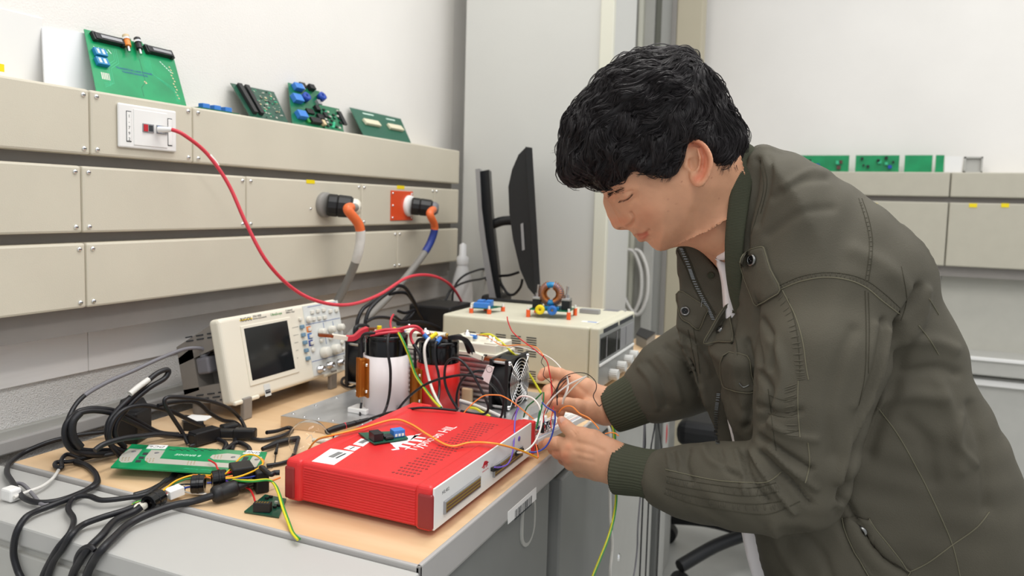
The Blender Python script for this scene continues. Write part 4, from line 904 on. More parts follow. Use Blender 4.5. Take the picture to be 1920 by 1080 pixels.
pr(MB(), [(897, 322), (917, 318), (922, 400), (930, 470), (940, 560), (937, 575), (922, 575), (912, 480), (901, 390)], y+.08, y+.2, 'monitor_black').build('stand_column', t)
pr(MB(), [(891, 317), (899, 316), (903, 390), (912, 460), (926, 540), (933, 575), (920, 575), (908, 500), (898, 430)], y+.06, y+.22, 'silver_plastic').build('stand_trim', t, label='silver curved trim')
MB().tube([P(915, 425, y=y+.1), P(940, 415, y=y+.1), P(966, 413, y=y+.1)], .014, 'monitor_black', n=12).build('arm', t)
ft = P(928, 570, y=y+.12); MB().box((ft.x-.09, y-.0, DZ+.0003), (ft.x+.09, y+.2, DZ+.012), 'monitor_black', bev=.004).build('foot', t)
MB().box((ft.x-.03, y+.08, DZ+.01), (ft.x+.03, y+.18, ft.z+.03), 'monitor_black', bev=.01).build('stand_neck', t)
# ================================================================ things at the back of the bench
c = P(866, 560, y=2.12); zt_ = P(866, 455, y=2.12).z
t = thing('spray_bottle', 'white plastic bottle with narrow neck beside the wall end', 'bottle', (c.x, 2.12, DZ))
h_ = zt_-DZ
MB().lathe([(0, .0005), (.034, .0005), (.036, .02), (.036, h_*.45), (.030, h_*.6), (.018, h_*.74), (.016, h_*.78)], 'bottle_white', (c.x, 2.12, DZ), (0, 0, 1), 24).build('bottle_body', t)
MB().lathe([(.019, h_*.76), (.020, h_*.84), (.012, h_*.86), (.011, h_*.98), (0, h_)], 'bottle_white', (c.x, 2.12, DZ), (0, 0, 1), 20).build('nozzle', t)
a = P(800, 600, y=1.75)
MB().box((a.x-.04, 1.72, DZ+.0005), (a.x+.09, 1.85, P(830, 572, y=1.75).z), 'black', bev=.006).build('power_brick', label='black power brick standing behind the left end of the power supply', cat='power brick')
T = FR((0, 0, DZ), (1, 0, 0), (0, 1, 0)); q = [onpl(*p, T) for p in ((1192, 646), (1212, 657), (1228, 643), (1200, 633))]
MB().prism(orient(q), .0005, .03, 'cab_dark', T=T).prism(orient(q), .03, .034, 'black', T=T).build('meter', label='small dark handheld meter lying on the bench right of the power supply', cat='meter')
# ================================================================ OFFICE CHAIR (behind, low)
cx, cy = -.20, 2.45
t = thing('office_chair', 'black office chair on a five-armed base in the background under the forearm', 'chair', (cx, cy, 0))
def cz(px, py, y): return P(px, py, y=y)
MB().box((cx-.22, cy-.2, .44), (cx+.24, cy+.25, .52), 'chair_black', bev=.03, seg=3).build('seat', t)
MB().box((cx+.2, cy-.18, .55), (cx+.26, cy+.22, 1.0), 'chair_black', bev=.02, seg=3).build('backrest', t)
MB().cyl((cx, cy, .12), (cx, cy, .45), .025, 'chair_black').build('column', t)
for k in range(5):
    a = 2*PI*k/5+.3; e = (cx+math.cos(a)*.3, cy+math.sin(a)*.3, .085)
    MB().tube([(cx, cy, .13), (cx+math.cos(a)*.15, cy+math.sin(a)*.15, .12), e], .02, 'chair_black', n=8).build('base_arm', t)
    MB().cyl((e[0], e[1]-.02, .032), (e[0], e[1]+.02, .032), .0315, 'chair_black').build('castor', t)
MB().tube([(cx-.24, cy-.22, .62), (cx-.1, cy-.24, .64), (cx+.08, cy-.24, .62)], .02, 'chair_black', n=10).build('armrest', t)
MB().tube([(cx-.05, cy-.23, .62), (cx-.02, cy-.2, .5)], .014, 'chair_black', n=8, cr=False).build('armrest_support', t)
# ================================================================ CABLES AND LOOSE PARTS ON THE BENCH
def k4(x, y): return x/3.375, y/3.375+640
def k3(x, y): return x/4.155, y/4.155+820
def k5(x, y): return x/4.909+640, y/4.909+580
def k6(x, y): return x/3.857+820, y/3.857+500
def k8(x, y): return x/4.909+940, y/4.909+660
def k2(x, y): return x/6.75+340, y/6.75+840
def k9(x, y): return x/6+640, y/6+480
def WP(p, r=.004, **k):
    q = P(p[0], p[1], **k)
    if q.z < DZ+r: q = P(p[0], p[1], z=DZ+r)
    return q
def XL(f, pts, x, r=.004): return [WP(f(a, c), r, x=x) for a, c in pts]
def ZL(f, pts, h, r=.004): return [P(*f(a, c), z=DZ+h) for a, c in pts]
def cable(name, pts, r, m, label, cat='cable', group=None, n=8, sub=6):
    return MB().tube(pts, r, m, n=n, sub=sub).build(name, label=label, cat=cat, group=group)
CB = 'cable_black'
ed = lambda f, pts, y=.5845: [P(*f(a, c), y=y) for a, c in pts]
cable('power_cable', ZL(k4, [(690, 570), (560, 585), (460, 600), (300, 640)], .012)+ZL(k4, [(150, 705), (62, 775), (44, 830), (75, 885), (110, 940), (150, 990), (230, 1018), (330, 1015), (430, 990), (540, 945)], .0035)+ZL(k4, [(600, 915), (620, 885), (600, 830), (545, 785), (480, 755)], .005), .0039, CB, 'black cable bulging past the far-left bench corner then doubling back', sub=8)
cable('power_cable', ZL(k3, [(590, 195), (680, 225), (750, 300), (735, 370), (600, 450), (430, 520)], .0042)+ZL(k3, [(300, 570), (200, 625)], .003)+ed(k3, [(128, 745), (105, 900), (135, 1030), (175, 1130), (180, 1300)]), .0042, CB, 'leftmost black cable hanging over the front of the steel cabinet', sub=8)
cable('power_cable', ZL(k3, [(1300, 330), (1150, 440), (1000, 470), (800, 490), (700, 460), (620, 458)], .006)+ZL(k3, [(560, 490), (532, 560), (575, 640), (545, 740)], .003)+ed(k3, [(450, 860), (380, 980), (330, 1090), (290, 1250)]), .0037, CB, 'thin black cable kinking once on the steel cabinet before hanging down', sub=8)
cable('power_cable', ZL(k3, [(1250, 430), (1180, 480), (1000, 560), (800, 622)], .0075)+ZL(k3, [(650, 680), (560, 760)], .004)+ed(k3, [(478, 880), (420, 960), (370, 1090), (350, 1250)]), .0042, CB, 'black cable running straight from the green board to the cabinet front', sub=8)
cable('power_cable', [P(*k3(1100, 540), z=DZ+.009)]+ZL(k3, [(1035, 585), (900, 650), (790, 770)], .0045)+ed(k3, [(680, 880), (600, 1000), (560, 1090), (530, 1250)]), .005, CB, 'thick black cable from the yellow-green wired end, hanging over the cabinet', sub=8)
cable('power_cable', [P(*k2(900, 420), z=DZ+.022), P(*k2(700, 500), z=DZ+.017), P(*k2(400, 600), z=DZ+.013)]+ZL(k3, [(1500, 500), (1350, 530), (1150, 600)], .007)+ZL(k3, [(1000, 680), (880, 790)], .004)+ed(k3, [(790, 880), (720, 975), (670, 1100), (650, 1250)]), .005, CB, 'rightmost thick black cable with a ferrite cylinder on it', sub=8)
cable('power_cable', ed(k3, [(740, 880), (700, 850), (640, 870), (600, 930), (585, 1010), (560, 1150)], .5835), .003, CB, 'thin black cable looping at the front edge of the steel cabinet')
c = ZL(k3, [(500, 180), (470, 230), (440, 280), (400, 330), (320, 385), (200, 430), (110, 470)], .004)
cable('antenna_wire', c, .0024, 'tape_white', 'pale twisted wire ending at a white clip on the left')
cable('antenna_wire', ZL(k3, [(110, 360), (160, 360), (200, 385), (260, 450), (320, 520), (380, 525)], .003), .0026, 'cable_grey', 'thin grey wire from the white clip to the black cables', group=None)
p = P(*k3(80, 450), z=DZ+.004); MB().box((p.x-.012, p.y-.006, DZ-.004), (p.x+.010, p.y+.010, DZ+.014), 'white_plastic', bev=.003).build('wire_clip', label='white plastic clip at the far left of the steel cabinet', cat='clip')
# coils by the wall charger
cp0 = P(*k4(845, 655), z=DZ)
t = thing('wall_charger', 'upright black wall charger amid the coiled cables', 'charger', cp0)
A = P(*k4(770, 650), z=DZ+.0005)
T = FR(A, (.9, .35, 0), (-.35, .9, 0)); hgt = P(*k4(780, 460), y=A.y).z-DZ
MB().box((-.018, 0, 0), (.026, .05, hgt), 'black', bev=.003, T=T).build('body', t)
h2 = P(*k4(740, 352), y=A.y+.03).z-DZ
MB().add([(-.016, .012, hgt-.004), (.024, .012, hgt-.004), (.024, .048, hgt-.004), (-.016, .048, hgt-.004), (-.016, .026, h2), (.012, .026, h2), (.012, .048, h2), (-.016, .048, h2)], [(0, 3, 2, 1), (4, 5, 6, 7), (0, 1, 5, 4), (1, 2, 6, 5), (2, 3, 7, 6), (3, 0, 4, 7)], 'black', T=T).build('plug_block', t)
G = None
xw = -1.055
cable('coiled_cable', XL(k4, [(1190, 605), (1000, 590), (850, 520), (720, 460), (600, 440), (510, 452), (440, 492), (408, 560), (420, 645), (480, 700), (600, 715), (720, 705), (800, 690)], -1.035), .0042, CB, 'black cable coiled in a wide flat loop left of the wall charger', sub=8)
cable('coiled_cable', XL(k4, [(1130, 590), (1000, 575), (860, 500), (740, 445), (620, 425), (540, 430), (480, 455), (430, 520), (425, 600), (470, 670), (560, 692), (700, 690)], -1.045), .0042, CB, 'second black loop lying just inside the wide flat loop', sub=8)
cable('coiled_cable', XL(k4, [(800, 700), (715, 670), (680, 590), (690, 510), (740, 440), (810, 370), (900, 285), (980, 212), (1040, 182), (1066, 190), (1040, 235), (950, 290), (860, 362), (790, 440), (735, 520), (730, 600), (790, 670)], -1.03), .0046, CB, 'black cable standing up in a tall narrow loop in front of the charger', sub=8)
a = XL(k4, [(940, 242), (880, 285), (822, 333)], -1.027); MB().tube(a, .0049, 'tape_white', n=8).build('cable_marking', label='pale printed strip on the tall narrow cable loop', cat='marking')
cable('coiled_cable', XL(k4, [(770, 740), (700, 650), (695, 560), (730, 480), (800, 425), (900, 405), (1000, 420), (1100, 450), (1200, 500), (1290, 540)], -1.02), .0038, CB, 'black cable arching from the charger towards the black inline adapters', sub=8)
cable('coiled_cable', XL(k4, [(1000, 408), (1100, 385), (1240, 385), (1330, 455), (1410, 500), (1490, 515), (1525, 560), (1490, 620), (1468, 690)], -1.0), .0036, CB, 'black cable passing under the front-left corner of the oscilloscope', sub=8)
cable('coiled_cable', XL(k4, [(1190, 650), (1150, 570), (1085, 470), (1045, 400), (1050, 360), (1120, 352), (1300, 372), (1440, 420), (1520, 490), (1553, 555)], -.99), .0034, CB, 'thin black cable making a tall arc left of the oscilloscope feet', sub=8)
cable('coiled_cable', XL(k4, [(600, 690), (660, 650), (780, 615), (900, 600), (1000, 590), (1140, 600), (1200, 600)], -.99), .0044, CB, 'thick black cable lying flat on the bench behind the flat green board', sub=8)
cable('coiled_cable', ZL(k4, [(520, 745), (430, 715), (390, 750), (390, 800), (350, 790), (360, 765), (450, 760), (560, 735), (700, 700)], .006), .0034, CB, 'small black loop near the left corner of the bench', sub=8)
cable('coiled_cable', ZL(k4, [(1120, 800), (1090, 860), (1050, 890), (950, 945), (850, 975)], .0045), .0044, CB, 'black cable emerging from under the flat green board')
cable('coiled_cable', ZL(k4, [(1380, 620), (1430, 650), (1420, 690)], .006)+ZL(k4, [(1500, 640), (1570, 670), (1580, 700)], .006), .004, CB, 'short black loop between the adapters and the flat green board')
st = XL(k4, [(505, 455), (465, 500), (455, 560), (470, 620), (510, 668)], -1.03); MB().tube(st, .006, 'black_rubber', n=8).build('cable_tie', label='wide black strap holding the left cable loop', cat='strap')
# inline adapters
def obox(p0, p1, w, h, m, bev=.002, mb=None):
    p0, p1 = Vector(p0), Vector(p1); d_ = (p1-p0); s = d_.cross(Vector((0, 0, 1))).normalized(); T = FR(p0, d_, -s); return (mb or MB()).box((0, -w/2, -h/2), (d_.length, w/2, h/2), m, bev=bev, T=T)
p0, p1 = P(*k4(1215, 618), z=DZ+.014), P(*k4(1370, 575), z=DZ+.014)
t = thing('cable_adapter', 'square black inline adapter block left of the white label', 'adapter', (p0+p1)/2); obox(p0, p1, .024, .022, 'black').build('body', t); obox(p0-(p1-p0)*.04, p0+(p1-p0)*.1, .02, .017, 'chip').build('port', t)
p0, p1 = P(*k4(1350, 580), z=DZ+.012), P(*k4(1620, 585), z=DZ+.012)
t = thing('cable_adapter', 'long black plug pair joining two cables in front of the oscilloscope foot', 'adapter', (p0+p1)/2); obox(p0, p0.lerp(p1, .5), .015, .014, 'black').build('body', t); obox(p0.lerp(p1, .48), p1, .018, .018, 'black', .003).build('connector', t)
q0 = P(460, 812, z=DZ+.012); q1 = P(500, 811, z=DZ+.012)
MB().tube([p0, P(*k4(1320, 600), z=DZ+.008), P(*k4(1270, 640), z=DZ+.006), P(*k4(1200, 665), z=DZ+.005)], .0035, CB).build('lead', t)
MB().tube([q1, P(520, 808, z=DZ+.008), P(540, 802, z=DZ+.006), P(548, 806, z=DZ+.005), P(530, 817, z=DZ+.005), P(495, 825, z=DZ+.005), P(470, 822, z=DZ+.005), P(450, 815, z=DZ+.005)], .0036, CB).build('lead', t)
T = FR((0, 0, DZ), (1, 0, 0), (0, 1, 0)); b = MB(); b.prism(orient([onpl(*k4(*a), T) for a in ((1150, 552), (1215, 520), (1350, 530), (1300, 560), (1190, 565))]), .0165, .0172, 'white_paper', T=T); b.build('paper_tag', label='blank white paper tag on the cables behind the adapters', cat='tag')
T2_ = ZL(k4, [(1150, 490), (1280, 500), (1290, 545), (1160, 540)], .008); MB().prism(orient([(v.x, v.y) for v in T2_]), DZ+.0005, DZ+.016, 'black').build('power_brick', label='flat black brick under the white paper tag', cat='power brick')
p0, p1 = P(*k4(1400, 560), z=DZ+.012), P(*k4(1500, 540), z=DZ+.012); t = thing('cable_adapter', 'short black plug lying behind the long plug pair', 'adapter', p0); obox(p0, p1, .02, .016, 'black', .003).build('body', t); MB().tube([p0, P(*k4(1340, 590), z=DZ+.01)], .003, CB, cr=False).build('lead', t)
# flat green board with silver bars
zz = DZ+.017
T = FR((0, 0, zz), (1, 0, 0), (0, 1, 0)); pc = [onpl(*a, T) for a in ((207.4, 876), (247.4, 833), (501, 848), (484, 893))]
t = thing('circuit_board', 'long flat green circuit board with wide silver bars lying on the bench', 'circuit board', (-.9, .83, DZ))
bo = MB().prism(orient(pc), -.0016, .0004, 'pcb_bright', T=T).build('board', t)
b = MB()
def pad(pts, m='silver_pad', h=.0009, f=k4): b.prism(orient([onpl(*f(*a), T) for a in pts]), .0003, h, m, T=T)
pad([(820, 682), (900, 686), (835, 765), (800, 770), (765, 768), (752, 755), (758, 735), (775, 715)])
pad([(958, 690), (1045, 693), (1010, 745), (1490, 778), (1480, 805), (940, 772), (915, 755), (920, 735)])
pad([(1345, 722), (1440, 712), (1525, 722), (1500, 758), (1350, 750), (1328, 737)])
pad([(1600, 730), (1660, 735), (1620, 800), (1560, 790)])
for x, y in ((915, 715), (890, 740), (870, 762), (1550, 742), (1540, 758)): pad([(x-14, y+6), (x-8, y-8), (x+24, y-8), (x+18, y+6)], 'ink_dark')
for x, y in ((846, 702), (992, 710), (1475, 737), (1625, 752)):
    u, v = onpl(*k4(x, y), T); b.lathe([(0, .0012), (.0035, .0012), (.0035, .0005)], 'cable_grey', (u, v, 0), (0, 0, 1), 14, T=T)
for cx_, cy_ in ((800, 748), (955, 755), (1215, 772), (1385, 733)):
    for i in range(3):
        for j in range(3):
            u, v = onpl(*k4(cx_-22+i*20-j*3, cy_-9+j*9), T); b.lathe([(0, .0011), (.0011, .0011), (.0011, .0004)], 'gold_pin', (u, v, 0), (0, 0, 1), 6, T=T)
b.build('silver_bars', bo, label='silver contact bars'); b = MB()
for q, tx in (([(945, 657), (1065, 662), (1045, 685), (925, 682)], 'DC+'), ([(1565, 693), (1650, 700), (1640, 722), (1535, 714)], 'GND')):
    b.prism(orient([onpl(*k4(*a), T) for a in q]), .0003, .0012, 'white_paper', T=T); u = onpl(*k4(sum(a[0] for a in q)/4, sum(a[1] for a in q)/4), T)
    d_ = Vector(onpl(*k4(*q[1]), T))-Vector(onpl(*k4(*q[0]), T)); b.text(tx, .012, 'ink_dark', T @ Matrix.Translation((u[0], u[1], .0013)) @ Matrix.Rotation(math.atan2(d_.y, d_.x)+PI, 4, 'Z'), .0001)
b.build('hand_label', bo, label='white handwritten label'); b = MB()
u = onpl(*k4(1190, 722), T); d_ = Vector(onpl(*k4(1270, 725), T))-Vector(onpl(*k4(1100, 715), T)); b.text('8 BRIDGE', .010, 'silk', T @ Matrix.Translation((u[0], u[1], .0005)) @ Matrix.Rotation(math.atan2(d_.y, d_.x)+PI, 4, 'Z'), .0001)
u = onpl(*k4(1250, 812), T); b.text('Power Inverter', .007, 'trace', T @ Matrix.Translation((u[0], u[1], .0005)) @ Matrix.Rotation(math.atan2(d_.y, d_.x)+PI, 4, 'Z'), .0001)
for i in range(16): a = onpl(*k4(1070+i*22, 688+4*math.sin(i*1.7)), T); e = onpl(*k4(1090+i*22, 690+7*math.sin(i*2.9)), T); b.tube([T @ Vector((*a, .0006)), T @ Vector((*e, .0006))], .0006, 'ink_dark', n=4, cr=False)
b.build('board_print', bo)
MB().box((pc[0][0]+.05, .80, DZ+.0005), (pc[0][0]+.09, .84, DZ+.0150), 'black', bev=.002).build('plug_block', label='small black plug propping up the flat green board', cat='plug')
# ferrites, connector
def ferrite(p0, p1, r, lb, hollow=True):
    p0, p1 = Vector(p0), Vector(p1); L = (p1-p0).length; ax = (p1-p0).normalized()
    if hollow: pf = [(r*.55, 0), (r*.95, 0), (r, .001), (r, L*.42), (r*1.07, L*.45), (r*1.07, L*.6), (r, L*.63), (r, L-.001), (r*.95, L), (r*.55, L), (r*.55, 0)]
    else: pf = [(0, 0), (r*.8, 0), (r, .003), (r, L*.3), (r*.96, L*.32), (r*.96, L*.36), (r, L*.38), (r, L-.003), (r*.8, L), (0, L)]
    t = thing('ferrite_clamp', lb, 'ferrite clamp', (p0+p1)/2); MB().lathe(pf, 'black_gloss' if hollow else 'black', p0, ax, 22, smooth=not hollow).build('shell', t)
    s = ax.cross(Vector((0, 0, 1))).normalized(); up = s.cross(ax); c = p0.lerp(p1, .5)-s*r*.9+up*r*.3; obox(c-ax*L*.2, c+ax*L*.2, .003, .004, 'black', .0008).build('clip', t)
ferrite(P(*k2(385, 405), z=DZ+.020), P(*k2(565, 378), z=DZ+.020), .0125, 'glossy black ferrite ring around the yellow and red wires')
ferrite(P(*k2(130, 460), z=DZ+.0165), P(*k2(300, 450), z=DZ+.0165), .0125, 'black ferrite ring around the blue wires beside the white connector')
ferrite(P(*k4(935, 1030), z=DZ+.011), P(*k4(1015, 985), z=DZ+.011), .0115, 'black ferrite ring nearest the steel cabinet')
ferrite(P(*k2(392, 600), z=DZ+.013), P(*k2(710, 495), z=DZ+.017), .0115, 'long matt black ferrite cylinder on the thick cable', False)
p0, p1 = P(*k4(1058, 970), z=DZ+.011), P(*k4(1150, 935), z=DZ+.013)
t = thing('wire_connector', 'white plastic wire connector between two ferrite rings', 'connector', p0); obox(p0, p1, .018, .012, 'white_plastic', .001).build('housing', t); 
for k in range(3): q = p1+Vector((0, (k-1)*.005, .0)); obox(q-(p1-p0)*.05, q+(p1-p0)*.03, .003, .008, 'cab_light', .0004).build('pin_cavity', t)
p0, p1 = P(*k4(845, 1065), z=DZ+.006), P(*k4(925, 1030), z=DZ+.008); obox(p0, p1, .014, .009, 'ivory', .003).build('tape_wrap', label='cream tape wrap at the end of the thick cable', cat='tape')
wires = [('yellow_wire', [k4(1340, 850), k4(1220, 848), k4(1120, 880), k4(1050, 930), k4(1010, 965)], .017), ('green_wire', [k4(1340, 862), k4(1200, 868), k4(1130, 890), k4(1060, 925), k4(1015, 970)], .014), ('orange_wire', [k4(1340, 868), k4(1280, 852), k4(1222, 846)], .019),
         ('blue_wire', [k4(1150, 938), k4(1180, 925), k4(1225, 918)], .014), ('red_wire', [k4(1060, 960), k4(1040, 975), k4(1015, 985)], .012), ('white_wire', [k4(1065, 968), k4(1040, 982), k4(1015, 995)], .012), ('black', [k4(1230, 905), k4(1160, 905), k4(1090, 918), k4(1065, 940)], .016),
         ('yg_yellow', [k4(920, 1010), k4(870, 1022), k4(832, 1040)], .009), ('yg_green', [k4(925, 1005), k4(870, 1015), k4(840, 1030)], .010), ('blue_wire', [k2(325, 445), k2(380, 438)], .018), ('blue_wire', [k2(560, 395), k2(700, 385), k2(830, 375), k2(940, 355)], .024), ('purple_wire', [k2(560, 410), k2(640, 450), k2(720, 470), k2(800, 440)], .02),
         ('yellow_wire', [k2(560, 325), k2(640, 250), k2(740, 130), k2(840, 85), k2(940, 95), k2(1010, 145), k2(1030, 200), k2(980, 255), k2(850, 320), k2(700, 370), k2(560, 385)], .031), ('red_wire', [k2(570, 325), k2(680, 290), k2(830, 258)], .030), ('orange_wire', [k2(560, 370), k2(700, 340), k2(860, 290), k2(980, 240), k2(1040, 185), k2(1020, 140)], .028),
         ('yg_yellow', [k2(560, 385), k2(700, 405), k2(900, 412), k2(1080, 398), k2(1160, 440), k2(1220, 560), k2(1280, 760), k2(1350, 950), k2(1400, 1075), (558, 1012)], .012), ('yg_green', [k2(560, 395), k2(700, 414), k2(900, 421), k2(1085, 405), k2(1172, 448), k2(1232, 560), k2(1292, 755), k2(1362, 945), k2(1412, 1070), (561, 1010)], .011),
         ('orange_wire', [k2(940, 425), k2(1040, 440), k2(1120, 425), k2(1200, 395), k2(1250, 375)], .014), ('red_wire', [k2(800, 490), k2(870, 530), k2(910, 600), k2(935, 680)], .012), ('red_wire', [k2(345, 150), k2(430, 200), k2(460, 265), k2(505, 295)], .024), ('white_wire', [k2(0, 540), k2(100, 570), k2(200, 580), k2(320, 580)], .004)]
lbs = {'yellow_wire': 'yellow wire', 'green_wire': 'green wire', 'orange_wire': 'orange wire', 'blue_wire': 'blue wire', 'red_wire': 'red wire', 'white_wire': 'white wire', 'black': 'black wire', 'yg_yellow': 'yellow-striped earth wire', 'yg_green': 'green side of the striped earth wire', 'purple_wire': 'violet wire'}
where = ['arching from the ferrite ring to the white connector', 'beside the yellow wire behind the white connector', 'short piece left of the glossy ferrite ring', 'between white connector and ferrite ring', 'short, entering the nearest ferrite ring', 'short, entering the nearest ferrite ring', 'arching over the white connector', 'end poking out over the steel cabinet', 'end poking out over the steel cabinet', 'short, between the two ferrite rings', 'leading to the black transformer block', 'curving under the blue wire by the ferrite ring', 'making a big loop over the flat green board', 'straight stub over the black transformer block', 'following the yellow loop over the flat green board', 'draped over the small header board to the bench edge', 'draped over the small header board to the bench edge', 'disappearing behind the red unit', 'going down to the small header board', 'thin, curling up on the flat green board', 'lying flat left of the ferrite cylinder']
for (m, pts, h), wv in zip(wires, where):
    pp = [P(a, c, z=DZ+h) for a, c in pts]
    if len(pts) > 8 and m.startswith('yg'):
        pp = [P(a, c, z=DZ+hh) for (a, c), hh in zip(pts, (.020, .024, .028, .030, .028, .024, .014, .006, .0035, .0035))]
        if m == 'yg_green': pp = [q+Vector((.0012, 0, -.0003)) for q in pp]
    o_ = MB().tube(pp, .0014 if not m.startswith('yg') else .0016, m, n=6).build('wire', label=lbs[m]+' '+wv, cat='wire') if m != 'yg_green' else MB().tube(pp, .0014, m, n=6).build('green_stripe', o_, label='green stripe')
# transformer block, header board
t = thing('transformer_block', 'black stepped transformer block beside the ferrite cylinder', 'transformer', P(*k2(930, 500), z=DZ))
q = [P(*k2(950, 588), z=DZ+.0005), P(*k2(1115, 560), z=DZ+.0005)]; ux_ = q[1]-q[0]; T = FR(q[0], ux_, Vector((0, 0, 1)).cross(ux_)); L = ux_.length; hz_ = .031
MB().box((0, 0, 0), (L, .028, hz_), 'black', bev=.002, T=T).build('body', t); MB().box((-.030, .012, .006), (.0, .045, hz_+.006), 'black', bev=.002, T=T).build('side_block', t)
MB().tube([T @ Vector((L*.6, .02, hz_)), P(*k2(1120, 330), z=DZ+.034), P(*k2(1180, 315), z=DZ+.034), P(*k2(1245, 310), z=DZ+.034)], .0038, CB).build('lead', t)
zz = DZ+.003; T = FR((0, 0, zz), (1, 0, 0), (0, 1, 0)); q = [onpl(*k2(*a), T) for a in ((795, 800), (1060, 585), (1330, 640), (1235, 868))]
t = thing('circuit_board', 'small green board with a black pin header at the left front of the red unit', 'circuit board', (q[0][0], q[0][1], DZ)); MB().prism(orient(q), -.002, 0, 'pcb_dark', T=T).build('board', t)
a, e, g = [Vector((*onpl(*k2(*p_), T), 0)) for p_ in ((905, 815), (1120, 825), (975, 700))]; T3 = FR(T @ a, e-a, g-a); L = (e-a).length
hd = MB().box((0, 0, 0), (L, .009, .0125), 'black', bev=.0005, T=T3).build('pin_header', t); b = MB()
for i in range(5):
    for j in range(2): b.box((L*(.12+.16*i), .0025+j*.003, .0122), (L*(.2+.16*i), .0037+j*.003, .0128), 'gold_pin', T=T3)
b.build('header_pins', hd)
for x, y, m in ((1180, 760, 'chip'), (1230, 740, 'chip'), (1200, 700, 'silver_pad'), (1080, 650, 'chip'), (1130, 630, 'chip')): u = onpl(*k2(x, y), T); MB().box((u[0]-.002, u[1]-.0015, 0), (u[0]+.0025, u[1]+.0015, .003), m, T=T).build('component', t)
# bulb
cb = P(578.5, 824, z=DZ+.0335); R = .0315; ax = Vector((.8, .42, -.12)).normalized()
t = thing('light_bulb', 'large clear glass light bulb lying on the bench left of the red unit', 'light bulb', (cb.x, cb.y, DZ))
pf = []
for i in range(15): a = PI-(PI-.55)*i/14; pf.append((R*math.sin(a), R*math.cos(a)))
pf += [(R*.42, R*1.05), (R*.38, R*1.3)]
pin = [(max(r-.0006, 0), h+(.0006 if i == 0 else 0)) for i, (r, h) in enumerate(pf)][::-1]
MB().lathe(pf+pin, 'glass', cb, ax, 40).build('glass_envelope', t)
MB().lathe([(R*.40, R*1.28), (R*.42, R*1.32), (R*.42, R*1.75), (R*.2, R*1.85), (0, R*1.86)], 'steel', cb, ax, 24).build('screw_base', t)
MB().lathe([(.006, R*1.28), (.004, R*.6), (.003, R*.2), (0, R*.18)], 'ivory', cb, ax, 12).tube([cb+ax*R*.2, cb+Vector((0, .006, .006)), cb+ax*-.004], .0004, 'steel', n=5).build('filament_stem', t)
# probe lying across
t = thing('test_probe', 'black oscilloscope probe with pink ring leading from the bulb to behind the red unit', 'test probe', P(600, 815, z=DZ+.02))
f = lambda x, y, h: P(x, y, z=DZ+h)
MB().tube([f(613, 809, .030), f(628, 804, .031), f(645, 799, .033), f(668, 793, .036), f(691, 786, .038)], .004, 'black', n=12, rs=[.0045, .0058, .0052, .0045, .003]).build('probe_body', t)
MB().tube([f(645.5, 799, .033), f(648.5, 798.2, .033)], .0057, 'red_cable', n=12, cr=False).build('ring', t, label='pink ring')
for k in range(8): MB().tube([f(665+k*2.6, 793.6-k*.75, .0362), f(666.2+k*2.6, 793.2-k*.75, .0362)], .0048-.0001*k, 'black', n=10, cr=False).build('strain_relief', t) if k % 4 == 0 else None
cord = [f(691, 786, .038), P(*k5(400, 962), z=DZ+.050), P(*k5(500, 940), z=DZ+.058), P(*k5(620, 918), z=DZ+.064), P(*k5(750, 906), z=bz1+.004), P(*k5(900, 915), z=bz1+.004), P(*k5(1060, 932), z=bz1+.0035)]
MB().tube(cord, .0022, CB, n=8).build('cord', t)
t = thing('test_probe', 'second black probe with its hook clip lying left of the bulb', 'test probe', f(510, 838, .01))
MB().tube([f(492, 842, .008), f(505, 837, .008), f(520, 831, .008), f(540, 826, .008), f(560, 822, .007)], .004, 'black', n=10, rs=[.0035, .0045, .0058, .006, .005]).build('probe_body', t)
MB().tube([f(521, 833, .010), f(519, 842, .009), f(517, 850, .006)], .0024, 'black', n=8, rs=[.0018, .0022, .003]).tube([f(517, 850, .005), f(516, 862, .003), f(513, 873, .003), f(500, 879, .003)], .0009, 'black', n=6).build('hook_clip', t)
MB().tube([f(560, 822, .007), f(548, 858, .004), f(530, 868, .004), f(500, 873, .004)], .0032, CB).build('cord', t)
# cables around the capacitors (planes in front of them)
Y = lambda f_, pts, y: [P(*f_(a, c), y=y) for a, c in pts]
yc = 1.14
def ring_term(p, m, t, d_=Vector((0, 0, 1))): MB().cyl(p-d_*.008, p+d_*.008, .0042, m, n=12).build('crimp_terminal', t, label={'yellow': 'yellow crimp terminal', 'blue': 'blue crimp terminal'}[m])
def wthing(lb, pts, r, m, term=None, cat='wire', extra=None):
    t = thing('wire', lb, cat, pts[0]); MB().tube(pts, r, m, n=8).build('insulation', t)
    if term: ring_term(pts[0], term, t, (pts[1]-pts[0]).normalized())
    if extra: MB().tube(extra[0], extra[1], extra[2], n=8).build('stripe', t)
    return t
y1 = 1.150
wthing('black wire hanging down the front of the white-cupped capacitor', [P(*k5(450, 225), y=1.17), P(*k5(428, 260), y=1.14)]+Y(k5, [(430, 400), (452, 560), (445, 760), (415, 900)], 1.130)+[P(*k5(360, 1000), z=pz+.02), P(*k5(290, 1020), z=pz+.02)], .0026, CB)
wy = [P(*k5(465, 190), y=1.19), P(*k5(500, 180), y=1.185), P(*k5(560, 280), y=1.17), P(*k5(620, 420), y=1.17), P(*k5(680, 600), y=1.17), P(*k5(760, 720), y=1.165), P(*k5(850, 840), y=1.15), P(*k5(915, 905), y=1.135)]
wthing('green and yellow striped earth wire falling between the two capacitors', wy, .0026, 'yg_yellow', extra=([p+Vector((.0014, -.0004, .0004)) for p in wy], .0019, 'yg_green'))
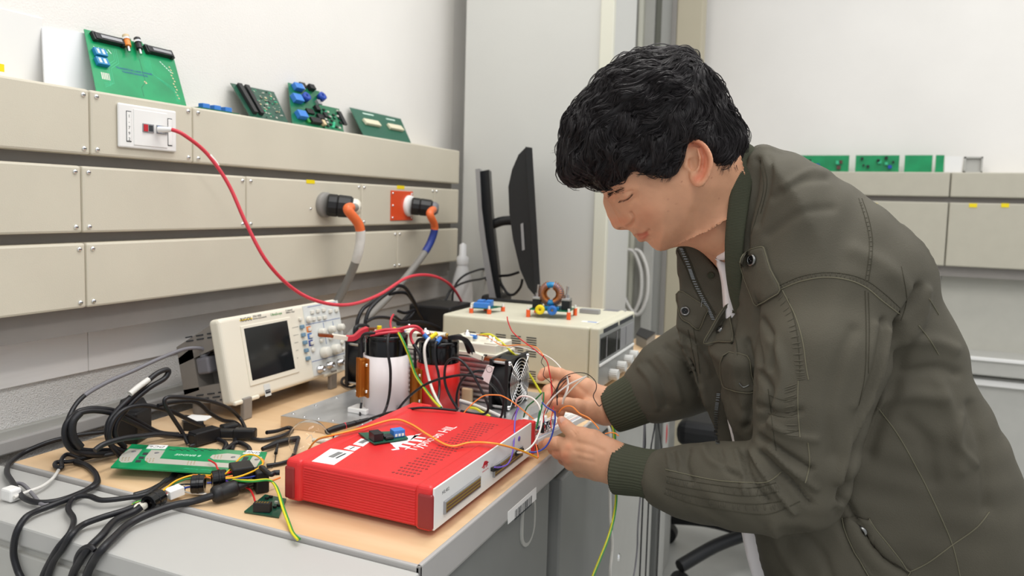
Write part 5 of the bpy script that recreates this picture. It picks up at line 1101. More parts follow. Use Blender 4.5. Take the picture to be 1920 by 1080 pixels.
wthing('white wire with a yellow crimp terminal falling in front of the red cup', [P(*k5(850, 242), y=1.225), P(*k5(800, 275), y=1.215), P(*k5(768, 340), y=1.203), P(*k5(768, 440), y=1.2), P(*k5(795, 590), y=1.2), P(*k5(835, 730), y=1.19), P(*k5(880, 830), y=1.165), P(*k5(922, 905), y=1.14)], .0027, 'white_wire', 'yellow')
wthing('black wire with a blue crimp terminal in front of the red cup', [P(*k5(895, 285), y=1.222), P(*k5(866, 325), y=1.208), P(*k5(862, 450), y=1.203), P(*k5(895, 600), y=1.203), P(*k5(903, 720), y=1.2), P(*k5(890, 840), y=1.18)], .0026, CB, 'blue')
wthing('thick red wire lying across the top of the white-cupped capacitor', [P(*k5(275, 232), y=1.155), P(*k5(300, 215), y=1.16), P(*k5(400, 190), y=1.17), P(*k5(520, 185), y=1.18), P(*k5(620, 160), y=1.19), P(*k5(690, 160), y=1.2), P(*k5(740, 195), y=1.21)], .0032, 'red_cable')
wthing('short thick red wire below the longer one on the left capacitor', [P(*k5(270, 245), y=1.15), P(*k5(340, 228), y=1.155), P(*k5(430, 215), y=1.165), P(*k5(530, 205), y=1.18), P(*k5(570, 195), y=1.19)], .0032, 'red_cable', None)
wthing('red wire bent in a hook between the two capacitors', [P(*k5(785, 258), y=1.222), P(*k5(735, 205), y=1.22), P(*k5(680, 185), y=1.215), P(*k5(640, 225), y=1.21), P(*k5(645, 280), y=1.21), P(*k5(668, 325), y=1.207)], .0030, 'red_cable', 'blue')
wthing('black wire continuing down from the hooked red wire', [P(*k5(666, 322), y=1.207), P(*k5(695, 365), y=1.206), P(*k5(722, 410), y=1.205), P(*k5(728, 460), y=1.205)], .0036, CB)
wthing('thin red wire standing up behind the left capacitor', [P(*k5(462, 195), y=1.215), P(*k5(452, 130), y=1.22), P(*k5(462, 80), y=1.225), P(*k5(482, 45), y=1.23)], .0022, 'red_cable')
p = P(*k5(350, 172), y=1.175); t = thing('crimp_terminal', 'yellow crimp terminal on top of the left capacitor', 'crimp terminal', p); MB().cyl(p-Vector((0, 0, .010)), p+Vector((0, 0, .004)), .0045, 'yellow').build('sleeve', t); MB().box((p.x-.006, p.y-.004, p.z-.0125), (p.x+.006, p.y+.004, p.z-.010), 'steel').build('tongue', t)
bd = lambda pts, y=1.21: Y(k5, pts, y)
cable('test_lead', bd([(515, 935), (570, 860), (650, 780), (760, 700), (860, 655), (960, 628), (1100, 605), (1200, 610), (1290, 635)], 1.165)+[P(*k5(1380, 690), y=1.2), P(*k5(1460, 790), y=1.22), P(*k5(1500, 900), y=1.23), P(*k5(1505, 1000), y=1.225)], .0024, CB, 'black test lead with the white flag label, sweeping right across the red cup', sub=8)
cable('test_lead', Y(k5, [(1062, 935), (1062, 800), (1090, 690), (1150, 610), (1250, 568), (1340, 580), (1420, 640), (1475, 730), (1495, 830), (1480, 960), (1465, 1000)], 1.175), .0024, CB, 'black test lead arching from the back of the red unit over to the fan', sub=8)
cable('test_lead', Y(k5, [(1075, 925), (1000, 800), (955, 680), (952, 560), (975, 485), (1035, 450), (1110, 478), (1190, 570), (1260, 690), (1320, 810), (1352, 900), (1325, 960), (1230, 962), (1100, 935)], 1.16), .0024, CB, 'black test lead making a tall closed loop beside the red cup', sub=8)
t = thing('flag_label', 'white flag label with a round warning sign wrapped on a test lead', 'label', P(*k5(1350, 590), y=1.17)); Tq = FR(P(*k5(1350, 590), y=1.168), (1, .1, 0), (.15, 0, 1))
b = MB(); q = [onpl(*k5(*a), Tq) for a in ((1282, 640), (1345, 510), (1408, 530), (1358, 685))]; b.prism(orient(q), -.0004, .0004, 'white_paper', T=Tq); lab = b.build('paper', t)
u = onpl(*k5(1362, 552), Tq); b = MB(); b.tube([Tq @ Vector((u[0]+math.cos(2*PI*i/20)*.0055, u[1]+math.sin(2*PI*i/20)*.0055, -.0005)) for i in range(21)], .0004, 'ink_dark', n=4, cr=False); b.tube([Tq @ Vector((u[0]+math.cos(PI/2+2*PI*i/3)*.003, u[1]+math.sin(PI/2+2*PI*i/3)*.003, -.0005)) for i in range(4)], .0005, 'ink_dark', n=4, cr=False); b.tube([Tq @ Vector((u[0]+math.cos(2*PI*i/20)*.0055, u[1]+math.sin(2*PI*i/20)*.0055, .0005)) for i in range(21)], .0004, 'ink_dark', n=4, cr=False); b.build('warning_sign', lab)
c = P(*k5(1155, 790), y=1.30); MB().box((c.x-.012, 1.298, c.z-.016), (c.x+.012, 1.306, c.z+.014), 'tan', bev=.003).build('cork_pad', label='tan pad stuck on the heatsink beside the red cup', cat='pad')
for i, (dz_, m) in enumerate(((0, 'cable_grey'), (-14, 'tape_white'))): cable('mains_lead', Y(k5, [(1090, 850+dz_), (1200, 885+dz_), (1330, 935+dz_), (1440, 985+dz_), (1500, 1010+dz_)], 1.24), .003, m, ['grey lead running down to the right in front of the heatsink', 'pale lead just above the grey one in front of the heatsink'][i])
cable('earth_wire', Y(k5, [(1180, 905), (1240, 915), (1300, 950), (1370, 985)], 1.235), .0026, 'yg_yellow', 'short yellow-green wire behind the red unit', 'wire')
# wires on the module
cable('earth_wire', Y(k6, [(310, 493), (380, 490), (430, 520), (490, 570), (540, 620), (580, 660), (690, 820), (760, 920)], 1.36)[:5]+[P(*k6(585, 665), y=1.38), P(*k6(680, 800), y=1.4), P(*k6(750, 915), y=1.4)], .0024, 'yg_yellow', 'yellow-green wire arching off the right cream module and behind the fan', 'wire')
cable('wire', Y(k6, [(545, 625), (600, 680), (640, 740)], 1.385), .0028, 'white_wire', 'short thick white wire just above the right fan', 'wire')
p = P(*k6(265, 508), y=1.35); t = thing('crimp_terminal', 'blue crimp terminal on the bolt of the right cream module', 'crimp terminal', p); MB().cyl(p-Vector((.008, 0, 0)), p+Vector((.006, 0, 0)), .0045, 'blue').build('sleeve', t); MB().box((p.x-.02, p.y-.004, p.z-.002), (p.x-.007, p.y+.004, p.z), 'steel').build('tongue', t)
def D(f_, pts, d0, d1=None): d1 = d0 if d1 is None else d1; n = len(pts); return [P(*f_(a, c), d=d0+(d1-d0)*i/(n-1)) for i, (a, c) in enumerate(pts)]
sw = [('orange_wire', k6, [(285, 492), (350, 500), (420, 545), (480, 572), (600, 566), (700, 577), (745, 615), (770, 650)], 1.46, 1.27, .0010, 'thin orange wire running from the module bolt towards the right hand'),
 ('red_wire', k6, [(505, 362), (512, 400), (540, 465), (590, 515), (650, 560), (730, 620), (790, 680), (812, 770), (830, 880), (822, 960)], 1.26, 1.22, .0011, 'red wire standing high with its end free in front of the power supply'),
 ('white_wire', k6, [(440, 570), (520, 585), (560, 575), (640, 592), (740, 622), (830, 670), (895, 735), (940, 800), (945, 880), (908, 965)], 1.4, 1.23, .0010, 'thin white wire arching over the right hand to the breadboard'),
 ('black', k6, [(772, 640), (752, 690), (775, 730), (768, 790), (820, 840), (868, 930), (870, 1010)], 1.22, 1.22, .0006, 'thin black wire kinking in front of the right forefinger'),
 ('black', k6, [(855, 920), (880, 840), (930, 790), (1000, 768), (1080, 775), (1140, 825), (1150, 880), (1128, 935), (1150, 985), (1170, 1008), (1188, 995)], 1.18, 1.16, .0007, 'thin black wire arching over the right hand and curling at its end'),
 ('white_wire', k8, [(380, 560), (430, 470), (520, 375), (620, 300), (700, 260), (785, 223)], 1.2, 1.15, .0013, 'white wire pointing up right across the right hand'),
 ('ivory', k8, [(785, 223), (700, 290), (630, 360), (585, 420), (568, 475)], 1.15, 1.19, .0011, 'cream wire doubling back from the tip of the white one'),
 ('white_wire', k8, [(605, 215), (610, 300), (595, 370), (570, 430), (562, 480)], 1.19, 1.2, .0011, 'white wire dropping straight into the breadboard chip'),
 ('white_wire', k8, [(130, 500), (145, 435), (200, 402), (290, 428), (350, 500), (375, 600), (362, 700), (325, 800), (270, 875), (200, 920), (150, 926)], 1.24, 1.14, .0015, 'thick white jumper looping from the fan down to the rear pin connector'),
 ('green_wire', k8, [(375, 375), (300, 450), (235, 510), (205, 600)], 1.22, 1.25, .0013, 'green jumper wire slanting down behind the red unit'),
 ('green_wire', k8, [(390, 370), (385, 450), (350, 560), (335, 640), (318, 710)], 1.22, 1.2, .0014, 'green jumper wire dropping to the breadboard left end'),
 ('green_wire', k8, [(375, 500), (350, 600), (330, 680)], 1.19, 1.19, .0012, 'third green jumper wire beside the white loop'),
 ('orange_wire', k8, [(-345, 560), (-290, 500), (-220, 440), (-150, 400), (-40, 396), (20, 410), (120, 470), (210, 545), (300, 620)], 1.2, 1.2, .0011, 'orange wire arching from the back of the red unit past the fan'),
 ('orange_wire', k8, [(530, 560), (560, 520), (610, 498), (660, 508), (720, 565), (800, 605), (860, 660), (900, 710)], 1.18, 1.12, .0012, 'orange wire curving right off the breadboard over the left hand'),
 ('orange_wire', k8, [(955, 752), (1010, 742), (1050, 748), (1070, 765), (1078, 770)], 1.13, 1.12, .0010, 'short orange wire end showing behind the left wrist'),
 ('purple_wire', k8, [(165, 500), (140, 560), (125, 640), (120, 760), (112, 870), (95, 960), (55, 1035), (-20, 1062), (-60, 1060)], 1.22, 1.06, .0013, 'violet wire looping down in front of the white panel to the pin connector'),
 ('purple_wire', k8, [(165, 500), (120, 570), (100, 620)], 1.22, 1.26, .0012, 'short violet wire beside the fan base'),
 ('blue_wire', k8, [(492, 545), (495, 620), (482, 700), (455, 795), (405, 875), (330, 918), (255, 920)], 1.14, 1.13, .0014, 'blue wire curving from the breadboard down to the rear end of the red unit'),
 ('blue_wire', k8, [(375, 465), (420, 510), (490, 550)], 1.2, 1.17, .0012, 'dark blue wire at the top of the breadboard'),
 ('orange_cap', k8, [(318, 850), (330, 900), (340, 970)], 1.15, 1.12, .0010, 'short red-orange wire hanging under the breadboard end'),
 ('brown_wire', k8, [(395, 560), (440, 450), (500, 350), (560, 260), (635, 222)], 1.22, 1.19, .0010, 'brown wire rising from the breadboard to the right hand'),
 ('brown_wire', k8, [(410, 570), (470, 440), (540, 330), (600, 260)], 1.215, 1.19, .0008, 'second brown wire alongside the first near the fingers'),
 ('red_wire', k8, [(385, 650), (395, 560), (430, 480), (462, 400), (455, 290)], 1.19, 1.22, .0009, 'red wire rising from the breadboard between the fingers'),
 ('red_wire', k8, [(460, 700), (455, 640), (470, 560), (480, 500)], 1.17, 1.19, .0009, 'thin red wire on the breadboard beside the thumb'),
 ('black', k8, [(515, 490), (512, 400), (520, 330), (545, 280), (600, 240)], 1.18, 1.19, .0010, 'black wire rising out of the black plug on the breadboard')]
for m, f_, pts, d0, d1, r, lb in sw: cable('wire', D(f_, pts, d0, d1), r, m, lb, 'wire', n=6)
def c7q(x, y, h=.004): return P(*c7(x, y), z=bz1+h)
for k, m in enumerate(('yellow_wire', 'orange_wire')):
    o = 3*k
    cable('wire', [P(*c7(175+o, 342), z=DZ+.02), P(*c7(230, 272+o), z=DZ+.045)]+[c7q(320, 242+o, .003), c7q(500, 200+o, .005), c7q(690, 148+o, .005), c7q(790, 172+o), c7q(900, 240+o), c7q(1030, 305+o, .002), c7q(1150, 284+o), c7q(1300, 291+o)]+[P(*c7(1450, 331+o), x=-.425), P(*c7(1550, 376+o), x=-.412)], .0013, m, ['yellow', 'orange'][k]+' wire of the pair winding across the top of the red unit', 'wire', n=6)
p0 = P(970, 849, x=-.437); obox(p0+Vector((-.001, -.008, 0)), p0+Vector((.004, .012, .003)), .006, .006, 'black', .001).build('jumper_connector', label='small black plug in the rear pin connector of the red unit', cat='plug')
p0 = P(928, 878, x=-.437); obox(p0+Vector((-.001, -.008, 0)), p0+Vector((.004, .012, .0)), .006, .006, 'black', .001).build('jumper_connector', label='small black plug where the violet wire meets the pin connector', cat='plug')
# black cables in the back
bk = [([(170, 860), (185, 720), (240, 600), (330, 530), (450, 430), (560, 380), (640, 335), (720, 360), (800, 480), (880, 640), (960, 760), (1000, 840)], -1.0, .0045, 'black cable peaking behind the capacitors'),
 ([(265, 800), (280, 700), (320, 600), (400, 510), (500, 430), (600, 365)], -.98, .0045, 'black cable beside the peak cable behind the oscilloscope'),
 ([(280, 740), (360, 700), (440, 690), (540, 700), (640, 745)], -.97, .004, 'black cable arching low behind the white-cupped capacitor'),
 ([(540, 430), (640, 410), (730, 420), (800, 500), (860, 600)], -1.02, .0045, 'black cable joining the peak cable from the left'),
 ([(700, 720), (780, 640), (860, 600), (960, 540), (1080, 510), (1200, 540), (1280, 590)], -1.03, .0045, 'black cable arching over the power brick'),
 ([(1140, 560), (1180, 480), (1230, 390), (1330, 320), (1450, 280), (1560, 262), (1640, 240)], -1.05, .0035, 'lower thin black cable running from the white bottle to the monitor'),
 ([(1250, 520), (1255, 420), (1300, 300), (1400, 210), (1560, 152), (1640, 150)], -1.06, .0035, 'upper thin black cable running from the white bottle to the monitor'),
 ([(640, 760), (720, 760), (820, 750), (920, 755), (1020, 780), (1100, 820)], -.95, .006, 'thick black cable lying low between the two capacitors and power supply'),
 ([(150, 900), (160, 800), (250, 780), (300, 800), (280, 860)], -.93, .004, 'black loop just right of the oscilloscope'),
 ([(640, 620), (720, 640), (820, 610), (760, 700), (680, 730), (600, 680)], -1.0, .004, 'tangled black loop behind the thin red wire')]
for pts, x, r, lb in bk: cable('black_cable', [WP(k9(a, c), .006, x=x) for a, c in pts], r, CB, lb)
cable('black_cable', ZL(lambda x, y: (x/4+320, y/4+520), [(1340, 740), (1290, 760), (1290, 800), (1350, 825), (1400, 800)], .005), .003, CB, 'small black loop on the bench right of the oscilloscope foot')
cable('monitor_cable', Y(k6, [(350, 95), (440, 70), (520, 62), (590, 40)], 1.99), .004, CB, 'black cable behind the monitor stand going right')
cable('monitor_cable', Y(k6, [(440, 80), (470, 140), (510, 195), (555, 200), (600, 150), (615, 90)], 1.97), .004, CB, 'black cable hanging in a loop below the monitor')
# cords hanging in front of the cabinets
def k10(x, y): return x/6+1000, y/6+900
hang = [([(1145, 860)], [(862, 50), (865, 300), (868, 500), (885, 650), (885, 800), (865, 1000), (860, 1200)], -.372, .0028, 'white_wire', 'white cord hanging down in front of the grey cabinets'),
 ([(1152, 860)], [(925, 50), (930, 200), (915, 350), (885, 500), (830, 680), (750, 880), (670, 1080), (640, 1200)], -.368, .0026, 'yg_yellow', 'yellow and green earth cord slanting down beside the white cord'),
 ([(1208, 780), (1206, 850)], [(1205, 170), (1190, 350), (1175, 550), (1170, 750), (1150, 950), (1130, 1080), (1120, 1200)], -.382, .0020, 'cable_grey', 'thin dark cord hanging from under the jacket cuff'),
 ([(1209, 790), (1210, 830), (1209, 850)], [], -.39, .002, 'cable_black', 'left one of the short black cords between the forearms'),
 ([(1228, 788), (1224, 820), (1220, 850)], [], -.39, .002, 'cable_black', 'middle one of the short black cords between the forearms'),
 ([(1234, 788), (1238, 820), (1241, 860)], [], -.39, .002, 'cable_black', 'right one of the short black cords between the forearms')]
for p0_, pts, x, r, m, lb in hang:
    pp = [P(a, c, x=x) for a, c in p0_]+[P(*k10(a, c), x=x) for a, c in pts]
    if not pts:
        e = pp[-1]; pp += [Vector((e.x, e.y, e.z-.15)), Vector((e.x, e.y, e.z-.35))]
    pp = [Vector((DX1+.001 if x > -.4 else DX1+.001, pp[0].y+.004, DZ+.004)), Vector((x-.008, pp[0].y+.002, DZ+.002))]+pp
    o = cable('hanging_cable', pp, r, m, lb)
    if m == 'yg_yellow': o2 = MB().tube([q+Vector((.0016, -.0006, 0)) for q in pp], r*.72, 'yg_green', n=8).build('green_stripe', o, label='green stripe')
# breadboard
NL = P(1009, 824, y=1.137); zt_ = NL.z; NR = P(1102, 777, z=zt_+.004); uxb = NR-NL; print('bb', NL, NR, uxb.length)
TBd = FR(NL, uxb, Vector((0, 0, 1)).cross(uxb)); Lb = uxb.length; Wb = .058; TBd = TBd @ Matrix.Rotation(-.10, 4, 'X')
t = thing('breadboard', 'white breadboard crowded with parts, held by both hands over the bench edge', 'breadboard', NL)
bb = MB().box((0, 0, -.0095), (Lb, Wb, 0), 'white_plastic', bev=.0008, T=TBd).build('board', t); b = MB()
for v in (.0045, .011, Wb-.011, Wb-.0045): b.box((.004, v-.0003, 0), (Lb-.004, v+.0003, .0003), 'red_print' if v in (.011, Wb-.0045) else 'blue', T=TBd)
b.build('rail_lines', bb); b = MB()
for i in range(62):
    for v in [.006, .0085]+[.017+.0025*k for k in range(5)]+[.0335+.0025*k for k in range(5)]+[Wb-.0085, Wb-.006]: u = .005+i*.00254; (b.box((u, v, 0), (u+.001, v+.001, .0002), 'cab_dark', T=TBd) if u < Lb-.006 else None)
b.build('contact_holes', bb, kind='stuff')
def bcomp(nm, u0, v0, u1, v1, h, m, lb=None, z0=0): return MB().box((u0, v0, z0), (u1, v1, h), m, bev=.0004, T=TBd).build(nm, t, label=lb)
bcomp('chip', .05, .026, .072, .034, .005, 'chip'); bcomp('chip', .085, .028, .105, .036, .006, 'chip'); bcomp('plug', .035, .012, .040, .017, .014, 'black', 'black plug'); bcomp('plug', .075, .036, .080, .040, .018, 'black', 'black plug')
g = MB().box((.006, .018, .004), (.03, .042, .0055), 'pcb_green', T=TBd).build('small_board', t, label='small green board'); MB().box((.012, .024, .0055), (.02, .034, .008), 'silver_pad', T=TBd).build('chip', g)
for k in range(12):
    u, v = random.uniform(.008, .05), random.uniform(.008, .022); a = TBd @ Vector((u, v, 0)); e = TBd @ Vector((u+random.uniform(.004, .014), v+random.uniform(-.003, .006), 0)); mid = (a+e)/2+Vector((0, 0, random.uniform(.004, .009)))
    MB().tube([a, mid, e], .0006, random.choice(['red_wire', 'red_wire', 'black', 'white_wire', 'black']), n=5).build('jumper_wire', t)
for (u, v, u2, v2, m, hh) in ((.09, .02, .13, .018, 'red_wire', .006), (.06, .035, .05, .045, 'black', .012), (.045, .03, .07, .020, 'blue_wire', .014), (.08, .03, .078, .018, 'white_wire', .012), (.055, .018, .075, .026, 'black', .01)):
    a = TBd @ Vector((u, v, 0)); e = TBd @ Vector((u2, v2, 0)); MB().tube([a, (a+e)/2+Vector((0, 0, hh)), e], .0007, m, n=5).build('jumper_wire', t)
MB().lathe([(0, .011), (.003, .0105), (.003, .001)], 'silver_plastic', (.088, .022, 0), (0, 0, 1), 12, T=TBd).build('capacitor_can', t)
# second small assembly behind the red unit end
c = P(992, 790, y=1.2); MB().box((c.x-.02, 1.19, pz+.0005), (c.x+.012, 1.26, pz+.012), 'white_plastic', bev=.001).build('terminal_strip', label='white terminal strip behind the rear end of the red unit', cat='terminal strip')
q = [P(*k8(250, 600), z=pz+.02), P(*k8(345, 560), z=pz+.02), P(*k8(350, 480), z=pz+.02), P(*k8(270, 520), z=pz+.02)]; MB().prism(orient([(v.x, v.y) for v in q]), pz+.001, pz+.022, 'silver_plastic').build('metal_block', label='dull metal block with bolt heads right of the fan base', cat='metal block')
# ================================================================ THE PERSON
from mathutils.bvhtree import BVHTree
mat('skin', 'd29d7c', .48, sss=.12, noise=.05, nscale=45, bump=.0003, bscale=900, spec=.4)
mat('hair_black', '1b1819', .5, spec=.35)
mat('hair_strand', '2b2728', .42, spec=.4)  # lighter than the base hair, highlights put into the strand colour
mat('jacket_olive', '524e43', .72, noise=.09, nscale=9, bump=.0004, bscale=700, spec=.25)
mat('jacket_seam', '6a6655', .75, spec=.2)
mat('jacket_stitch', '454237', .8, spec=.2)
mat('rib_olive', '454739', .75, spec=.2)
mat('tshirt_white', 'efe9e8', .7)
mat('trouser_dark', '23242a', .8)
mat('shoe_black', '1b1b1c', .5)
mat('gunmetal', '8a8a88', .3, metal=1)
mat('button_black', '141414', .25)
mat('nail', 'e3b09a', .3)
_n = MAT['skin'].node_tree; _b = _n.nodes['Principled BSDF']; _l = _b.inputs['Base Color'].links[0].from_socket
_a = _n.nodes.new('ShaderNodeVertexColor'); _a.layer_name = 'tint'; _m = _n.nodes.new('ShaderNodeMix'); _m.data_type = 'RGBA'; _m.blend_type = 'MULTIPLY'; _m.inputs[0].default_value = 1
_n.links.new(_l, _m.inputs[6]); _n.links.new(_a.outputs['Color'], _m.inputs[7]); _n.links.new(_m.outputs[2], _b.inputs['Base Color'])
class Fr:
    def __init__(s, px, py, d, N=None):
        s.O = P(px, py, d=d); s.N = N.normalized() if N else -(ray(px, py)).normalized(); s.S = (CR-s.N*CR.dot(s.N)).normalized(); s.T = s.N.cross(s.S)
    def loc(s, p): v = p-s.O; return (v.dot(s.S), v.dot(s.T), v.dot(s.N))
    def d(s, px, py, d): return s.loc(P(px, py, d=d))
    def n(s, px, py, n=0):
        r = ray(px, py); o = s.O+s.N*n; t = (o-CC).dot(s.N)/r.dot(s.N); return s.loc(CC+r*t)
    def world(s, V):
        A = np.array([s.S, s.T, s.N]); return np.asarray(V) @ A+np.array(s.O)
def cpoly(pts, sub=4):
    pts = np.array(pts, float); n = len(pts); out = []
    for i in range(n):
        p0, p1, p2, p3 = pts[i-1], pts[i], pts[(i+1) % n], pts[(i+2) % n]
        for k in range(sub): t = k/sub; out.append(.5*((2*p1)+(p2-p0)*t+(2*p0-5*p1+4*p2-p3)*t*t+(3*p1-p0-3*p2+p3)*t**3))
    return np.array(out)
def polysd(X, Y, poly):   # signed distance, positive inside
    d2 = np.full(X.shape, 1e9, np.float32); ins = np.zeros(X.shape, bool); n = len(poly)
    for i in range(n):
        (x0, y0), (x1, y1) = poly[i], poly[(i+1) % n]; ex, ey = x1-x0, y1-y0; L = ex*ex+ey*ey+1e-12
        t = np.clip(((X-x0)*ex+(Y-y0)*ey)/L, 0, 1); dx = X-x0-t*ex; dy = Y-y0-t*ey; d2 = np.minimum(d2, dx*dx+dy*dy)
        if abs(ey) > 1e-12: c = ((y0 > Y) != (y1 > Y)) & (X < ex*(Y-y0)/ey+x0); ins ^= c
    return np.where(ins, 1, -1)*np.sqrt(d2)
def smin(a, b, k):
    h = np.clip(.5+.5*(b-a)/k, 0, 1); return b*(1-h)+a*h-k*h*(1-h)
class Grid:
    def __init__(s, lo, hi, h):
        s.lo = np.array(lo, np.float32); s.h = h; s.ax = [np.arange(lo[i], hi[i]+h, h, dtype=np.float32) for i in range(3)]
        s.X, s.Y, s.Z = np.meshgrid(*s.ax, indexing='ij', sparse=True)
        s.X2, s.Y2 = np.meshgrid(s.ax[0], s.ax[1], indexing='ij')
    def cap(s, a, b, ra, rb):
        a = np.array(a, np.float32); b = np.array(b, np.float32); e = b-a; L = float(e @ e)+1e-12
        t = np.clip(((s.X-a[0])*e[0]+(s.Y-a[1])*e[1]+(s.Z-a[2])*e[2])/L, 0, 1)
        return np.sqrt((s.X-a[0]-t*e[0])**2+(s.Y-a[1]-t*e[1])**2+(s.Z-a[2]-t*e[2])**2)-(ra+(rb-ra)*t)
    def chain(s, pts, k=.01):
        F = None
        for (a, ra), (b, rb) in zip(pts[:-1], pts[1:]):
            c = s.cap(a, b, ra, rb); F = c if F is None else smin(F, c, k)
        return F
    def ell(s, c, r): return (np.sqrt(((s.X-c[0])/r[0])**2+((s.Y-c[1])/r[1])**2+((s.Z-c[2])/r[2])**2)-1)*min(r)
def surfnets(F, lo, h):
    neg = F < 0; nx, ny, nz = F.shape
    cnt = np.zeros((nx-1, ny-1, nz-1), np.int8)
    for i in (0, 1):
        for j in (0, 1):
            for k in (0, 1): cnt += neg[i:nx-1+i, j:ny-1+j, k:nz-1+k]
    act = np.argwhere((cnt > 0) & (cnt < 8)); idx = np.full(cnt.shape, -1, np.int64); idx[tuple(act.T)] = np.arange(len(act))
    C = np.zeros((len(act), 3)); W_ = np.zeros(len(act)); cs_ = [(i, j, k) for i in (0, 1) for j in (0, 1) for k in (0, 1)]
    val = {c: F[act[:, 0]+c[0], act[:, 1]+c[1], act[:, 2]+c[2]] for c in cs_}
    for c in cs_:
        for a in range(3):
            if c[a] == 0:
                e = list(c); e[a] = 1; e = tuple(e); v0, v1 = val[c], val[e]; m = (v0 < 0) != (v1 < 0); t = np.where(m, v0/(v0-v1+1e-20), 0)
                p = np.tile(np.array(c, float), (len(act), 1)); p[:, a] += t; C[m] += p[m]; W_[m] += 1
    V = (act+C/W_[:, None])*h+lo; Q = []
    for a in range(3):
        b, c = (a+1) % 3, (a+2) % 3
        s0 = [slice(None)]*3; s1 = [slice(None)]*3; s0[a] = slice(0, -1); s1[a] = slice(1, None)
        e = np.argwhere(neg[tuple(s0)] != neg[tuple(s1)]); e = e[(e[:, b] > 0) & (e[:, c] > 0) & (e[:, b] < F.shape[b]-1) & (e[:, c] < F.shape[c]-1)]
        def id_(db, dc): q = e.copy(); q[:, b] -= db; q[:, c] -= dc; return idx[tuple(q.T)]
        q = np.stack([id_(1, 1), id_(0, 1), id_(0, 0), id_(1, 0)], 1); fl = ~neg[tuple(e.T)]; q[fl] = q[fl][:, ::-1]; Q.append(q)
    Q = np.concatenate(Q); return V, Q[(Q >= 0).all(1)]
def npmesh(name, V, Q, m, parent=None, tint=None, smooth=True, **k):
    me = bpy.data.meshes.new(name); nq = len(Q); w = Q.shape[1]; me.vertices.add(len(V)); me.vertices.foreach_set('co', np.asarray(V, np.float32).ravel())
    me.loops.add(nq*w); me.loops.foreach_set('vertex_index', Q.astype(np.int32).ravel()); me.polygons.add(nq); me.polygons.foreach_set('loop_start', np.arange(0, nq*w, w, dtype=np.int32)); me.polygons.foreach_set('loop_total', np.full(nq, w, np.int32))
    me.polygons.foreach_set('use_smooth', np.full(nq, smooth)); me.update(); me.validate(); me.materials.append(MAT[m])
    if tint is not None: a = me.color_attributes.new('tint', 'FLOAT_COLOR', 'POINT'); a.data.foreach_set('color', np.concatenate([tint, np.ones((len(V), 1))], 1).astype(np.float32).ravel())
    o = bpy.data.objects.new(name, me); COL.objects.link(o)
    if parent: o.parent = parent; me.transform(worldm(parent).inverted())
    return tag(o, **k)
def vnormals(V, Q):
    n = np.cross(V[Q[:, 2]]-V[Q[:, 0]], V[Q[:, 3]]-V[Q[:, 1]]); N = np.zeros_like(V)
    for k in range(4): np.add.at(N, Q[:, k], n)
    return N/(np.linalg.norm(N, axis=1, keepdims=True)+1e-12)
def relax(V, Q, it=1, lam=.5):
    for _ in range(it):
        S_ = np.zeros_like(V); c = np.zeros(len(V))
        for a, b in ((0, 1), (1, 2), (2, 3), (3, 0)):
            np.add.at(S_, Q[:, a], V[Q[:, b]]); np.add.at(S_, Q[:, b], V[Q[:, a]]); np.add.at(c, Q[:, a], 1); np.add.at(c, Q[:, b], 1)
        V = V+lam*(S_/np.maximum(c, 1)[:, None]-V)
    return V
_CR, _CU, _CF, _CC = map(np.array, (CR, CU, CF, CC))
def proj(V): v = V-_CC; w = v @ _CF; return np.stack([960+FPX*(v @ _CR)/w, CY0-FPX*(v @ _CU)/w], 1)
def segd(p, pts):
    D = np.full(len(p), 1e9)
    for a, b in zip(pts[:-1], pts[1:]):
        a = np.array(a, float); b = np.array(b, float); e = b-a; t = np.clip(((p-a) @ e)/(e @ e+1e-9), 0, 1); D = np.minimum(D, np.linalg.norm(p-a-t[:, None]*e, axis=1))
    return D
def crs(pts, sub=5): q, _ = spline([Vector((*p, 0)) for p in pts], sub); return [(v.x, v.y) for v in q]
def sculpt(V, Q, strokes, side=None, both=False):
    N = vnormals(V, Q); view = _CC-V; view /= np.linalg.norm(view, axis=1, keepdims=True); face = np.clip((N*view).sum(1)*2.5+.1, 0, 1)
    disp = np.zeros(len(V)); p = proj(V)
    for st in strokes:
        pts, w, amp = st[:3]; pts = crs(pts) if len(pts) > 2 else pts
        if len(pts) == 1: pts = [pts[0], (pts[0][0]+.01, pts[0][1])]
        d = segd(p, pts); disp += amp*np.exp(-(d/w)**2)
    if side is not None: face = face*side
    return V+N*(disp*face)[:, None]
person = thing('person', 'young person with dark hair in an olive jacket leaning over the bench', 'person', (.1, 1.1, 0))
# ---------------------------------------------------------------- head
HD = 1.07
HF = Fr(1240, 290, HD)
h2 = lambda pts: [HF.n(a, c)[:2] for a, c in pts]
face_poly = [(1085, 300), (1098, 250), (1125, 195), (1165, 150), (1215, 122), (1260, 113), (1305, 130), (1340, 170), (1365, 220), (1377, 265), (1388, 310), (1392, 345), (1386, 375), (1366, 398), (1342, 416), (1322, 429), (1306, 437), (1288, 446.5), (1270, 458), (1253, 467), (1239, 471), (1228, 467.5), (1219, 459.5), (1212, 452.5), (1204, 451.5), (1198, 447.5), (1196, 441.5), (1190, 439.5), (1184, 436), (1178, 430), (1170, 424), (1163, 412), (1156, 398), (1147, 383), (1136, 368), (1122, 353), (1102, 334)]
G = Grid((-.16, -.20, -.115), (.20, .165, .115), .0017)
fp = np.array(h2([tuple(p) for p in cpoly(face_poly, 3)]))
D2 = polysd(G.X2, G.Y2, fp)
